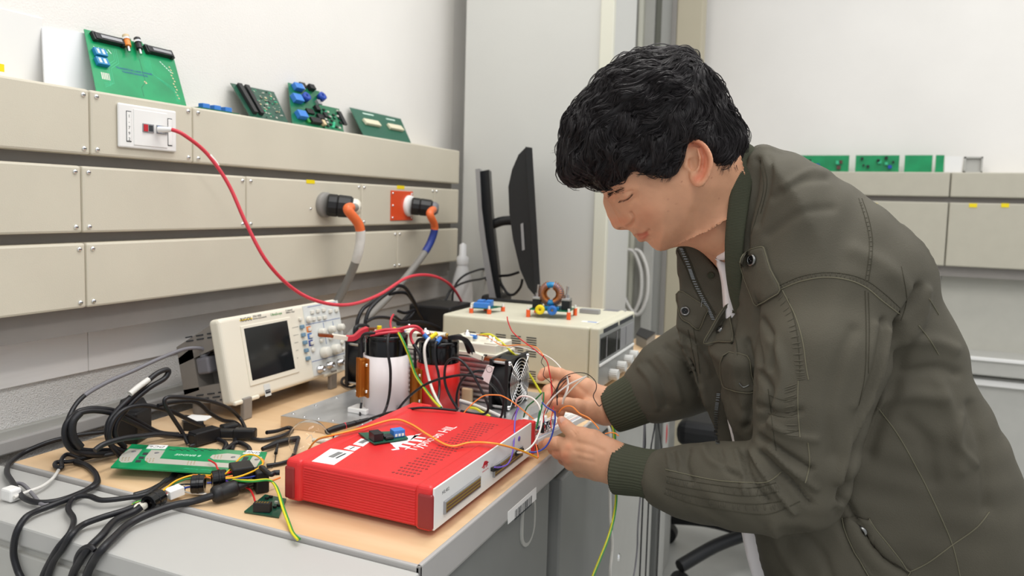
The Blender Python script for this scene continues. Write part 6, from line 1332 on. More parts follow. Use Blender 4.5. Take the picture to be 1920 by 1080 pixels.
c0 = np.array(HF.n(1236, 462)[:2]); c1_ = np.array(HF.n(1262, 250)[:2]); ax_ = c1_-c0; tt = np.clip(((G.X2-c0[0])*ax_[0]+(G.Y2-c0[1])*ax_[1])/(ax_ @ ax_), 0, 1)
Wd = .046+.031*np.clip(tt*1.7, 0, 1)**.8
n0_ = np.array(HF.n(1288, 420)[:2]); n1_ = np.array(HF.n(1375, 420)[:2]); nu = np.clip((G.X2-n0_[0])/(n1_[0]-n0_[0]), 0, 1); nv = np.clip((HF.n(1300, 300)[1]-G.Y2)/(HF.n(1300, 300)[1]-HF.n(1300, 380)[1]), 0, 1); Wd = Wd*(1-.48*nu*nu*(3-2*nu)*nv)
x_ = np.clip(D2/.066, -1, 1); wid = np.where(x_ > 0, Wd*np.sqrt(np.clip(1-(1-x_)**2, 0, 1)), 0)
def lens(D2, wid, Wd, Z):   # implicit for |n| < wid
    a = np.abs(Z)-wid[..., None]; g = np.where(D2 > 0, 1/np.sqrt(1+(Wd/.066*np.clip((1-D2/.066), 0, 1)/np.maximum(wid/np.maximum(Wd, 1e-6), .12))**2), 1)
    ins = a*g[..., None]; out = np.sqrt(np.maximum(a, 0)**2+D2[..., None]**2); return np.where(D2[..., None] > 0, ins, out).astype(np.float32)
F = lens(D2, wid, Wd, G.Z)
hn = HF.n
nose = G.chain([(hn(1141, 378, 0), .0078), (hn(1150, 400, 0), .0080), (hn(1159, 418, 0), .0092)], .004)
F = smin(F, nose, .010)
bridge = G.chain([(hn(1155, 384, 0), .011), (hn(1170, 408, 0), .014)], .004); F = smin(F, bridge, .012)
for sg in (1, -1): F = smin(F, G.ell(hn(1174, 416, sg*.0115), (.0085, .0068, .0062)), .005)
for sg in (1, -1):
    F = np.maximum(F, -G.ell(hn(1166, 427.5, sg*.006), (.0042, .0022, .0032)))
# lips
F = smin(F, G.chain([(hn(1194, 438.5, 0), .0045), (hn(1204, 437, .013), .0035), (hn(1212, 434, .021), .002)], .003), .004); F = smin(F, G.chain([(hn(1194, 438.5, 0), .0045), (hn(1204, 437, -.013), .0035)], .003), .004)
F = smin(F, G.chain([(hn(1202, 446.5, 0), .0050), (hn(1209, 443, .012), .0042), (hn(1214, 437, .020), .002)], .003), .004); F = smin(F, G.chain([(hn(1202, 446.5, 0), .0050), (hn(1209, 443, -.012), .0042)], .003), .004)
neck = G.chain([(HF.d(1318, 330, HD), .054), (HF.d(1370, 405, HD+.015), .0575), (HF.d(1402, 455, HD+.04), .058)], .03)
F = smin(F, neck, .048)
# ears
earp = [(1294, 261), (1282, 269), (1277.5, 284), (1281, 300), (1287, 316), (1292, 331), (1300, 344), (1310, 343), (1320, 332), (1326, 316), (1328, 300), (1324, 284), (1312, 268)]
ep = np.array(h2([tuple(p) for p in cpoly(earp, 3)])); E2 = polysd(G.X2, G.Y2, ep); e0 = HF.n(1280, 300)[0]; ew = HF.n(1328, 300)[0]-e0
for sg in (1, -1):
    nc = sg*(.073+.024*np.clip((G.X2-e0)/ew, -.2, 1.1)); Za = G.Z-nc[..., None]
    hel = np.sqrt((np.abs(E2-.0028)[..., None])**2+(Za-sg*.001)**2)-.0034
    plate_ = np.maximum(np.abs(Za+sg*.0035)-.0022, -(E2[..., None]-.001))
    anti = G.chain([(hn(1309, 279, sg*.086), .002), (hn(1313, 297, sg*.088), .0028), (hn(1308, 316, sg*.087), .003), (hn(1302, 326, sg*.083), .003)], .002)
    lobe = G.ell(hn(1304, 332, sg*.0835), (.0078, .0085, .0045)); trag = G.ell(hn(1286, 310, sg*.0775), (.004, .0055, .0045))
    root = G.chain([(hn(1290, 300, sg*.066), .012), (hn(1298, 322, sg*.068), .010)], .004)
    ear = smin(smin(smin(smin(plate_, hel, .0022), anti, .0025), lobe, .004), trag, .003); ear = smin(ear, root, .004)
    ear = np.maximum(ear, -G.ell(hn(1299, 303, sg*.087), (.0080, .0130, .0095)))
    F = smin(F, ear, .003)
V, Q = surfnets(F, G.lo, G.h); V = relax(V, Q, 2, .5); V = HF.world(V)
locn = (V-np.array(HF.O)) @ np.array(HF.N)
fs = [([(1133, 364), (1150, 356), (1170, 352), (1195, 352)], 8, .0016), ([(1152, 373)], 9, -.0042), ([(1176, 366)], 9, .0032), ([(1190, 372)], 10, -.0012), ([(1163, 377.5), (1172, 376), (1181, 370), (1187, 363)], 1.9, -.0016), ([(1153, 366), (1163, 362), (1175, 359), (1186, 357)], 2.2, -.0011),
      ([(1165, 382), (1178, 380), (1190, 372)], 4, -.0010), ([(1183, 400), (1188, 410), (1184, 420), (1177, 425)], 3.0, -.0036), ([(1190, 418), (1204, 428), (1216, 433)], 6, -.0010), ([(1192, 441.5), (1202, 440.5), (1210, 437.5), (1216, 433.5)], 1.9, -.0022), ([(1217, 433)], 4, -.0016),
      ([(1208, 455), (1220, 452)], 4, -.0016), ([(1222, 400)], 26, .0024), ([(1215, 335)], 22, -.0018), ([(1250, 440), (1275, 420), (1290, 390), (1296, 355)], 12, .0012), ([(1318, 348), (1332, 390), (1345, 430)], 9, .0016), ([(1301, 271), (1311, 277), (1318, 294), (1317, 314)], 2.6, -.0022), ([(1295, 301), (1297, 313)], 4.5, -.003), ([(1300, 400), (1310, 430)], 10, -.0018), ([(1181, 431), (1188, 434)], 3, -.0010)]
V = sculpt(V, Q, fs)
p = proj(V); tint = np.ones((len(V), 3))
def addtint(tint, p, pts, w, col, mask=None):
    d = segd(p, crs(pts) if len(pts) > 2 else (pts if len(pts) > 1 else [pts[0], (pts[0][0]+.01, pts[0][1])])); k = np.exp(-(d/w)**2)[:, None]
    if mask is not None: k = k*mask[:, None]
    return tint*(1-k)+tint*np.array(col)*k
nearm = (np.abs(locn) > .04).astype(float)
tint = addtint(tint, p, [(1197, 440), (1205, 440), (1212, 436)], 3.2, (.82, .5, .5)); tint = addtint(tint, p, [(1200, 447), (1207, 446), (1213, 440)], 3.6, (.82, .48, .5))
tint = addtint(tint, p, [(1296, 270), (1312, 272), (1322, 295), (1318, 325), (1306, 336)], 9, (1, .66, .62), nearm); tint = addtint(tint, p, [(1152, 415), (1170, 415)], 9, (1, .84, .8)); tint = addtint(tint, p, [(1164, 376.5), (1176, 374), (1186, 364)], 1.2, (.45, .34, .3))
tint = addtint(tint, p, [(1215, 400)], 22, (1, .92, .9))
for q_ in ((1253, 396), (1268, 382), (1252, 374), (1334, 334), (1348, 372), (1278, 341)): tint = addtint(tint, p, [q_], 1.1, (.55, .4, .35))
skinV, skinQ, skinT = [V], [Q], [tint]
# ---------------------------------------------------------------- hands
AF = Fr(1110, 800, 1.2); G = Grid((-.115, -.125, -.13), (.17, .115, .10), .0016)
q = AF.d
def hc(lst, k=.004): return G.chain([(q(a, c, d), r) for a, c, d, r in lst], k)
def union(lst, k):
    F = lst[0]
    for f in lst[1:]: F = smin(F, f, k)
    return F
# left hand (nearer, palm up under the breadboard, thumb on top)
palm = union([hc([(1152, 852, 1.125, .0165), (1110, 838, 1.135, .0165), (1072, 837, 1.155, .0125)]), hc([(1152, 862, 1.12, .017), (1108, 852, 1.13, .0175), (1067, 851, 1.155, .0130)]), hc([(1152, 874, 1.125, .017), (1110, 868, 1.14, .017), (1072, 866, 1.168, .0128)]), hc([(1153, 884, 1.14, .0165), (1118, 882, 1.155, .0155), (1088, 880, 1.185, .012)])], .014)
wrist = hc([(1250, 893, 1.10, .030), (1190, 881, 1.125, .0285), (1150, 869, 1.135, .0265)], .02)
LH = smin(palm, wrist, .02)
thumb = hc([(1140, 846, 1.125, .019), (1112, 826, 1.135, .0160), (1092, 817, 1.145, .0125), (1074, 811, 1.155, .0102), (1062, 800, 1.16, .0094), (1053, 789, 1.165, .0078)], .006)
LH = smin(LH, thumb, .010)
fing = [hc([(1072, 837, 1.155, .0122), (1045, 831, 1.175, .0105), (1028, 832, 1.195, .0092), (1017, 835, 1.215, .0075)], .004), hc([(1066, 852, 1.158, .012), (1047, 848, 1.185, .0105), (1038, 842, 1.215, .009), (1036, 838, 1.235, .0075)], .004),
        hc([(1071, 867, 1.17, .0118), (1058, 860, 1.205, .010), (1052, 850, 1.235, .0088), (1052, 845, 1.25, .0075)], .004), hc([(1087, 880, 1.187, .0108), (1077, 872, 1.22, .009), (1072, 860, 1.245, .008)], .004)]
LH = smin(LH, union(fing, .0022), .006)
# right hand (farther, picking at the wires)
palm = union([hc([(1132, 748, 1.265, .0165), (1098, 727, 1.27, .0165), (1068, 711, 1.285, .0125)]), hc([(1132, 757, 1.26, .017), (1098, 742, 1.27, .0175), (1062, 727, 1.292, .0125)]), hc([(1134, 767, 1.265, .0165), (1100, 757, 1.28, .017), (1062, 744, 1.305, .0122)]), hc([(1136, 778, 1.275, .0155), (1104, 770, 1.29, .015), (1068, 760, 1.315, .0112)])], .014)
wrist = hc([(1225, 738, 1.235, .031), (1172, 760, 1.25, .0285), (1134, 763, 1.265, .0255)], .02)
RH = smin(palm, wrist, .02)
thumb = hc([(1132, 775, 1.25, .018), (1104, 768, 1.24, .0155), (1082, 762, 1.23, .0122), (1064, 758, 1.225, .0105), (1050, 757, 1.222, .0092), (1040, 757, 1.22, .0078)], .006)
RH = smin(RH, thumb, .008)
fing = [hc([(1068, 710, 1.285, .0125), (1048, 702, 1.28, .0112), (1030, 697, 1.275, .0095), (1021, 700, 1.27, .0088), (1015, 707, 1.266, .0075)], .004), hc([(1062, 727, 1.292, .0122), (1042, 724, 1.275, .0108), (1028, 732, 1.262, .0095), (1026, 746, 1.25, .0088), (1030, 755, 1.245, .0075)], .004),
        hc([(1062, 744, 1.305, .0118), (1044, 742, 1.29, .0102), (1037, 756, 1.27, .009), (1042, 768, 1.255, .0078)], .004), hc([(1068, 760, 1.315, .0108), (1054, 762, 1.30, .009), (1050, 776, 1.28, .0078)], .004)]
RH = smin(RH, union(fing, .0022), .006)
F = np.minimum(LH, RH)
V, Q = surfnets(F, G.lo, G.h); V = relax(V, Q, 2, .5); V = AF.world(V)
hs = [([(1072, 806), (1079, 815)], 2.2, -.0010), ([(1076, 803), (1083, 812)], 1.6, -.0007), ([(1057, 795), (1062, 790)], 2, -.0006), ([(1085, 830), (1110, 836), (1130, 845)], 5, -.0018), ([(1078, 845), (1110, 853)], 4, -.0012), ([(1084, 860), (1112, 866)], 4, -.0010), ([(1066, 838)], 6, .0012), ([(1061, 853)], 6, .0012), ([(1066, 868)], 6, .0010),
      ([(1140, 840), (1150, 860), (1150, 885)], 6, .0006), ([(1043, 823), (1045, 838)], 2, -.0007), ([(1080, 722), (1100, 738)], 5, -.0012), ([(1047, 692), (1049, 712)], 2, -.0008), ([(1028, 689), (1031, 705)], 1.8, -.0007), ([(1064, 708)], 7, .0014), ([(1058, 726)], 7, .0012), ([(1150, 745), (1140, 790)], 6, -.0008), ([(1078, 752), (1082, 768)], 2.2, -.0007)]
V = sculpt(V, Q, hs); p = proj(V); tint = np.ones((len(V), 3))
for a in ((1052, 792), (1024, 835), (1042, 850), (1054, 862), (1018, 704), (1028, 744), (1045, 757), (1040, 765)): tint = addtint(tint, p, [a], 11, (1, .80, .78))
for a in ((1066, 838), (1062, 853), (1066, 868), (1064, 708), (1058, 727)): tint = addtint(tint, p, [a], 8, (1, .86, .83))
skinV.append(V); skinQ.append(Q); skinT.append(tint)
# hidden upper body under the clothes, coarse
TF_ = Fr(1500, 700, 1.10, -(CF+CR*.2+CU*.1)); G = Grid((-.35, -.5, -.3), (.42, .34, .25), .010); q = TF_.d
F = G.chain([(q(1450, 520, 1.12), .045), (q(1540, 640, 1.12), .10), (q(1640, 800, 1.12), .12), (q(1720, 1000, 1.12), .12)], .06)
F = smin(F, G.chain([(q(1500, 600, 1.05), .06), (q(1548, 620, .97), .05), (q(1500, 900, .965), .038), (q(1380, 905, 1.02), .034), (q(1245, 893, 1.10), .027)], .03), .03)
F = smin(F, G.chain([(q(1480, 600, 1.2), .06), (q(1440, 600, 1.28), .05), (q(1370, 670, 1.27), .04), (q(1220, 740, 1.236), .027)], .03), .03)
V, Q = surfnets(F, G.lo, G.h); V = TF_.world(V); skinV.append(V); skinQ.append(Q); skinT.append(np.ones((len(V), 3)))
o_ = 0; QQ = []
for v_, q_ in zip(skinV, skinQ): QQ.append(q_+o_); o_ += len(v_)
body = npmesh('body', np.concatenate(skinV), np.concatenate(QQ), 'skin', person, np.concatenate(skinT))
def nailp(px, py, d, ux, uy, L, Wn):
    c = P(px, py, d=d); hit = None; return c
# ---------------------------------------------------------------- hair
hair_out = [(1049, 300), (1055, 264), (1063, 226), (1082, 194), (1109, 165), (1133, 137), (1168, 111), (1207, 98), (1238, 93), (1269, 92), (1300, 102), (1324, 124), (1347, 155), (1360, 187), (1376, 217), (1393, 241), (1398, 264), (1391, 289), (1382, 312)]
hair_low = [(1354, 316), (1338, 303), (1326, 285), (1319, 272), (1306, 262), (1292, 261), (1281, 270), (1276, 285), (1271, 300), (1261, 320), (1249, 325), (1222, 317), (1191, 312), (1176, 325), (1154, 339), (1130, 350), (1110, 346), (1094, 342), (1078, 347), (1063, 338), (1053, 322)]
full = hair_out+[(1360, 350), (1330, 425), (1288, 446), (1239, 470), (1198, 446), (1163, 412), (1122, 353), (1085, 350), (1055, 335)]
G = Grid((-.165, -.07, -.115), (.145, .175, .115), .0024)
fp = np.array(h2([tuple(p) for p in cpoly(full, 3)])); D2 = polysd(G.X2, G.Y2, fp); D2b = polysd(G.X2, G.Y2, np.array(h2([tuple(p) for p in cpoly(hair_out+hair_low, 3)])))
c0 = np.array(HF.n(1236, 462)[:2]); c1_ = np.array(HF.n(1262, 250)[:2]); ax_ = c1_-c0; tt = np.clip(((G.X2-c0[0])*ax_[0]+(G.Y2-c0[1])*ax_[1])/(ax_ @ ax_), 0, 1)
Wd = .060+.029*np.clip(tt*1.6, 0, 1)
rng = np.random.RandomState(4)
lump = sum(a*np.sin(G.X2*fx+G.Y2*fy+ph) for a, fx, fy, ph in ((.0020, 90, 140, .3), (.0016, -130, 90, 1.1), (.0012, 210, 60, 2.2), (.0010, 60, -260, .7)))
Wd = Wd+lump; x_ = np.clip(D2/.075, -1, 1); wid = np.where(x_ > 0, Wd*np.sqrt(np.clip(1-(1-x_)**2, 0, 1)), 0)
F = lens(D2, wid, Wd, G.Z); F = -smin(-F, (D2b+.0015)[..., None]*np.ones_like(F), .006)
V, Q = surfnets(F.astype(np.float32), G.lo, G.h); V = relax(V, Q, 3, .5)
LV = V; V = HF.world(V)
# grooves between the locks
hs_ = [([(1270, 165), (1235, 190), (1200, 205), (1160, 208), (1140, 222)], 5, -.004), ([(1300, 175), (1260, 180), (1225, 205), (1195, 235), (1185, 270)], 4, -.0035), ([(1240, 120), (1200, 130), (1165, 155)], 4, -.002), ([(1150, 150), (1120, 190), (1100, 240)], 4, -.0025), ([(1180, 190), (1150, 240), (1130, 300)], 4, -.0025), ([(1100, 250), (1090, 300), (1085, 335)], 3, -.003), ([(1130, 260), (1115, 300), (1110, 340)], 3, -.003), ([(1160, 260), (1150, 300), (1140, 335)], 3, -.0025), ([(1330, 140), (1340, 190), (1330, 240)], 4, -.002), ([(1270, 110), (1300, 130), (1320, 165)], 4, -.002),
       ([(1250, 150), (1220, 165), (1190, 172), (1150, 190)], 7, .003), ([(1300, 130), (1260, 130), (1220, 150)], 7, .003), ([(1130, 200), (1110, 250), (1100, 300)], 6, .002)]
V = sculpt(V, Q, hs_)
hair = npmesh('hair', V, Q, 'hair_black', person)
bvh = BVHTree.FromPolygons([Vector(v) for v in V], [tuple(map(int, f)) for f in Q])
# flow of the locks (pixel position -> direction), applied on both sides of the head
flow = [((1330, 120), (.3, .9)), ((1300, 110), (-.6, .3)), ((1250, 108), (-1, .15)), ((1190, 125), (-.95, .4)), ((1130, 165), (-.7, .75)), ((1085, 225), (-.3, 1)), ((1065, 290), (0, 1)), ((1070, 325), (.25, .9)), ((1105, 300), (.15, 1)), ((1140, 290), (-.1, 1)), ((1165, 240), (-.35, .9)), ((1200, 200), (-.85, .35)), ((1250, 165), (-.95, .2)), ((1290, 160), (-.7, .5)), ((1235, 240), (-.6, .8)), ((1200, 280), (-.55, .85)), ((1255, 285), (-.35, .95)), ((1300, 215), (-.25, 1)), ((1330, 200), (.1, 1)), ((1355, 230), (.25, 1)), ((1375, 260), (.05, 1)), ((1350, 290), (-.25, 1)), ((1345, 160), (.45, .9)), ((1170, 310), (-.5, .8)), ((1120, 335), (.1, .9))]
fpx = np.array([f[0] for f in flow], float); fdr = np.array([f[1] for f in flow], float)
def flowdir(p, ph):
    w = 1/(((fpx-p)**2).sum(1)+300)**1.6; d = (fdr*w[:, None]).sum(0)/w.sum(); a = .85*math.sin(p[0]*.06+ph)*math.cos(p[1]*.055-ph*.7); c, s_ = math.cos(a), math.sin(a); return np.array([d[0]*c-d[1]*s_, d[0]*s_+d[1]*c])
NV = vnormals(V, Q); pv = proj(V); nl = NV @ np.array(HF.N); zl_ = LV[:, 2]
rng = np.random.RandomState(11); cand = rng.choice(len(V), 5200)
S3, T3, N3 = map(np.array, (HF.S, HF.T, HF.N)); rings = []; 
for ci in cand:
    if zl_[ci] < -.02 and rng.rand() < .65: continue
    if nl[ci] < -.9 and zl_[ci] > 0: continue
    base = V[ci]; ph = rng.rand()*1.2+pv[ci][0]*.01; nst = 6; L = rng.uniform(.020, .06); wv = rng.uniform(.0006, .0022); wp = rng.uniform(0, 6.28); steps = 8; lift0 = rng.uniform(.0002, .0040) if rng.rand() > .12 else rng.uniform(.004, .0085)
    path = []; pt = Vector(base); ok = True
    for k in range(steps+1):
        r_ = bvh.find_nearest(pt)
        if r_[0] is None: ok = False; break
        l_, n_ = r_[0], r_[1]; f_ = k/steps; lift = lift0*math.sin(PI*min(f_*1.1, 1))+.0004
        path.append((np.array(l_)+np.array(n_)*lift, np.array(n_)))
        pj = proj(np.array([l_]))[0]; d2_ = flowdir(pj, ph); d3 = S3*d2_[0]-T3*d2_[1]; n3 = np.array(n_); d3 = d3-n3*(d3 @ n3); nn = np.linalg.norm(d3)
        if nn < .15: ok = k > 3; break
        nxt = np.array(l_)+d3/nn*L/steps; r2 = bvh.find_nearest(Vector(nxt)); off = (Vector(nxt)-r2[0]).length
        if off > .0025: e_ = rng.uniform(.002, .010); path.append((nxt, n3)); path.append((nxt+d3/nn*e_-n3*.001, n3)); break   # run past the edge of the hair
        pt = Vector(nxt)
    if not ok or len(path) < 4: continue
    pts = np.array([a for a, _ in path]); nr = np.array([b for _, b in path]); tg = np.gradient(pts, axis=0); tg /= np.linalg.norm(tg, axis=1, keepdims=True)+1e-9; sd = np.cross(tg, nr)
    for s_ in range(nst):
        o1, o2 = rng.normal(0, .0013), rng.uniform(-.0004, .0016); f_ = np.linspace(0, 1, len(pts))[:, None]; pinch = 1-.75*f_**1.5
        rings.append(pts+sd*(wv*np.sin(wp+f_*7))+sd*o1*pinch+nr*o2*pinch+sd*rng.normal(0, .0012)*f_**2)
# stray strands at the fringe and the back
for a, c, dx, dy in ((1058, 268, -18, 8), (1056, 280, -22, 4), (1054, 290, -14, 12), (1262, 93, -8, -6), (1275, 93, 12, -6), (1240, 94, -14, -4), (1350, 165, 8, 8), (1080, 345, -4, 8), (1064, 338, 4, 12), (1100, 344, 6, 8), (1250, 324, -10, 8), (1236, 320, 4, 10), (1356, 314, -4, 12), (1368, 312, 2, 12), (1378, 310, 4, 10), (1345, 306, -4, 10), (1125, 349, 8, 6), (1150, 338, 10, 8)):
    for s_ in range(5):
        j = rng.uniform(-5, 5, 2); p0 = np.array(HF.world([HF.n(a+j[0], c+j[1], rng.uniform(-.01, .02) if a < 1150 or c < 120 else .07)])[0]); e = S3*dx*.00074-T3*dy*.00074
        tq = np.linspace(0, 1, 6)[:, None]; rings.append(p0+e*tq+T3*(tq*(1-tq))*rng.uniform(-.01, .01))
VS = []; FS = []; o_ = 0
for R_ in rings:
    n = len(R_); tg = np.gradient(R_, axis=0); tg /= np.linalg.norm(tg, axis=1, keepdims=True)+1e-9; a = np.cross(tg, [.3, .5, .8]); a /= np.linalg.norm(a, axis=1, keepdims=True)+1e-9; b = np.cross(tg, a); r_ = (.00030*(1-.8*np.linspace(0, 1, n)**2))[:, None]
    v = np.stack([R_+a*r_, R_+(-.5*a+.866*b)*r_, R_+(-.5*a-.866*b)*r_], 1).reshape(-1, 3); VS.append(v); i = np.arange(n-1)[:, None]*3
    FS.append(np.concatenate([np.concatenate([i+k, i+(k+1) % 3, i+3+(k+1) % 3, i+3+k], 1) for k in range(3)])+o_); o_ += len(v)
npmesh('hair_strands', np.concatenate(VS), np.concatenate(FS), 'hair_strand', hair, kind='stuff')
# eyebrow and lashes
bb_ = BVHTree.FromPolygons([Vector(v) for v in skinV[0]], [tuple(map(int, f)) for f in skinQ[0]])
def onskin(px, py, bv=bb_, lift=.0004):
    r = ray(px, py).normalized(); h = bv.ray_cast(CC, r)
    return (None, None) if h[0] is None else (h[0]+h[1]*lift, h[1])
def hairs(name, pts, n, ln, dirf, spread, rr, parent):
    cp = crs(pts, 8); b = MB(); rg = random.Random(5)
    for k in range(n):
        f_ = rg.random(); i = min(int(f_*(len(cp)-1)), len(cp)-2); a = cp[i]; off = rg.gauss(0, spread); x, y = a[0]+rg.uniform(-1, 1), a[1]+off; dx, dy = dirf(f_)
        q0, n0 = onskin(x, y, lift=.0001); q1, n1 = onskin(x+dx*ln*rg.uniform(.6, 1), y+dy*ln*rg.uniform(.6, 1), lift=.0012)
        if q0 is None or q1 is None or (q1-q0).length > .02: continue
        b.tube([q0, (q0+q1)/2+n0*.0004, q1], rr, 'hair_black', n=3, cr=False)
    return b.build(name, parent)
hairs('eyebrow', [(1139, 366), (1146, 362), (1156, 357.5), (1167, 354.5)], 110, 6, lambda f: (.9, -.25+.1*f), 2.5, .00019, person)
hairs('eyelashes', [(1163, 377), (1171, 375.5), (1179, 371), (1186, 364)], 34, 3.6, lambda f: (-.55+f*.1, .85), .4, .00016, person)
# ---------------------------------------------------------------- jacket
DT = 1.12; q = TF_.d
A_poly = [(1392, 300), (1418, 276), (1450, 283), (1490, 294), (1540, 320), (1590, 354), (1638, 393), (1682, 434), (1712, 480), (1728, 508), (1743, 548), (1768, 592), (1789, 634), (1797, 672), (1802, 695), (1824, 735), (1848, 776), (1880, 845), (1903, 908), (1917, 955), (1921, 1004), (1912, 1054), (1908, 1110), (1900, 1200), (1890, 1300), (1500, 1310), (1470, 1220), (1452, 1150), (1434, 1085), (1421, 1040), (1406, 985), (1392, 930), (1384, 870), (1378, 830), (1366, 790), (1353, 760), (1350, 722), (1343, 692), (1330, 664), (1322, 646), (1336, 628), (1352, 604), (1368, 585), (1376, 560), (1372, 520), (1368, 470), (1374, 400), (1384, 340)]
B_poly = [(1420, 300), (1500, 300), (1640, 400), (1740, 560), (1790, 650), (1850, 790), (1900, 920), (1900, 1280), (1500, 1280), (1440, 1100), (1400, 980), (1366, 890), (1347, 830), (1335, 800), (1318, 755), (1300, 710), (1280, 660), (1270, 620), (1266, 590), (1271, 560), (1272, 510), (1268, 478), (1272, 462), (1300, 452), (1330, 440), (1390, 330)]
C_poly = [(1340, 440), (1333, 462), (1338, 490), (1349, 512), (1355, 567), (1358, 640), (1350, 700), (1356, 742), (1364, 790), (1374, 833), (1380, 900), (1388, 985), (1399, 1040), (1412, 1082), (1430, 1150), (1600, 1180), (1750, 1100), (1700, 800), (1600, 600), (1480, 450), (1400, 420)]
G = Grid((-.32, -.58, -.32), (.42, .37, .25), .0037)
t2 = lambda pts: np.array([TF_.n(a, c)[:2] for a, c in [tuple(p) for p in cpoly(pts, 3)]])
DA = polysd(G.X2, G.Y2, t2(A_poly)); DB = polysd(G.X2, G.Y2, t2(B_poly))
def infl(D2, Wm, Dm): x_ = np.clip(D2/Dm, 0, 1); return Wm*np.sqrt(np.clip(1-(1-x_)**2, 0, 1))
ty = G.Y2; ys_ = np.clip((ty-TF_.n(1500, 640)[1])/.12, 0, 1); WA = .108+.030*ys_
wA = infl(DA, 1.0, .115)*WA; 
def halfl(D2, w, n0, sg, Wm, Dm):
    a = sg*(G.Z-n0)-w[..., None]; g = 1/np.sqrt(1+(Wm/Dm*np.clip(1-D2/Dm, 0, 1)/np.maximum(w/Wm, .15))**2); ins = a*g[..., None]; out = np.sqrt(np.maximum(a, 0)**2+D2[..., None]**2); return np.where(D2[..., None] > 0, ins, out)
FA = halfl(DA, wA, .03, 1, .135, .115); FA = np.maximum(FA, -(G.Z-.024)).astype(np.float32)
wB = infl(DB, .17, .10); FB = halfl(DB, wB, -.012, -1, .17, .10); FB = np.maximum(FB, (G.Z+.012)).astype(np.float32)
core = np.maximum(np.maximum(-(np.minimum(DA, DB)-.045)[..., None], np.abs(G.Z-.005)-.05), -1).astype(np.float32)
F = smin(np.minimum(FA, FB), core, .01)
LA = G.chain([(q(1590, 545, 1.02), .085), (q(1556, 600, .985), .084), (q(1540, 660, .965), .079), (q(1521, 750, .955), .067), (q(1510, 840, .955), .061), (q(1500, 905, .96), .0575)], .02)
FOR = G.chain([(q(1500, 908, .96), .057), (q(1440, 914, .975), .0545), (q(1385, 911, 1.0), .054), (q(1320, 905, 1.04), .0505), (q(1275, 903, 1.065), .046), (q(1247, 898, 1.08), .040)], .02)
elb = smin(LA, FOR, .012)
kk = .008+.05*np.clip((G.Y-TF_.d(1500, 640, 1)[1])/.1, 0, 1)
nk_ = np.maximum(G.chain([(q(1385, 300, HD+.01), .070), (q(1400, 400, HD+.02), .080), (q(1440, 480, HD+.03), .092), (q(1500, 560, 1.07), .10)], .02), -(DA-.002)[..., None])
F = smin(F, nk_, .015)
h_ = np.clip(.5+.5*(elb-F)/kk, 0, 1); F = elb*(1-h_)+F*h_-kk*h_*(1-h_)
RA = G.chain([(q(1450, 520, 1.27), .08), (q(1400, 600, 1.29), .078), (q(1340, 665, 1.285), .072), (q(1290, 695, 1.26), .068), (q(1250, 716, 1.245), .060), (q(1218, 738, 1.24), .047)], .025)
F = smin(F, RA, .02)
# hollow the sleeves where the cuffs come out, and the neck
F = np.maximum(F, -G.chain([(q(1262, 900, 1.075), .031), (q(1225, 896, 1.09), .031)], .01)); F = np.maximum(F, -G.chain([(q(1236, 725, 1.243), .036), (q(1200, 748, 1.243), .038)], .01))
F = np.maximum(F, -G.chain([(q(1330, 340, HD), .062), (q(1370, 405, HD+.015), .0635), (q(1402, 455, HD+.04), .060)], .02))
V, Q = surfnets(F.astype(np.float32), G.lo, G.h); V = relax(V, Q, 3, .5); V = TF_.world(V)
N0 = vnormals(V, Q)
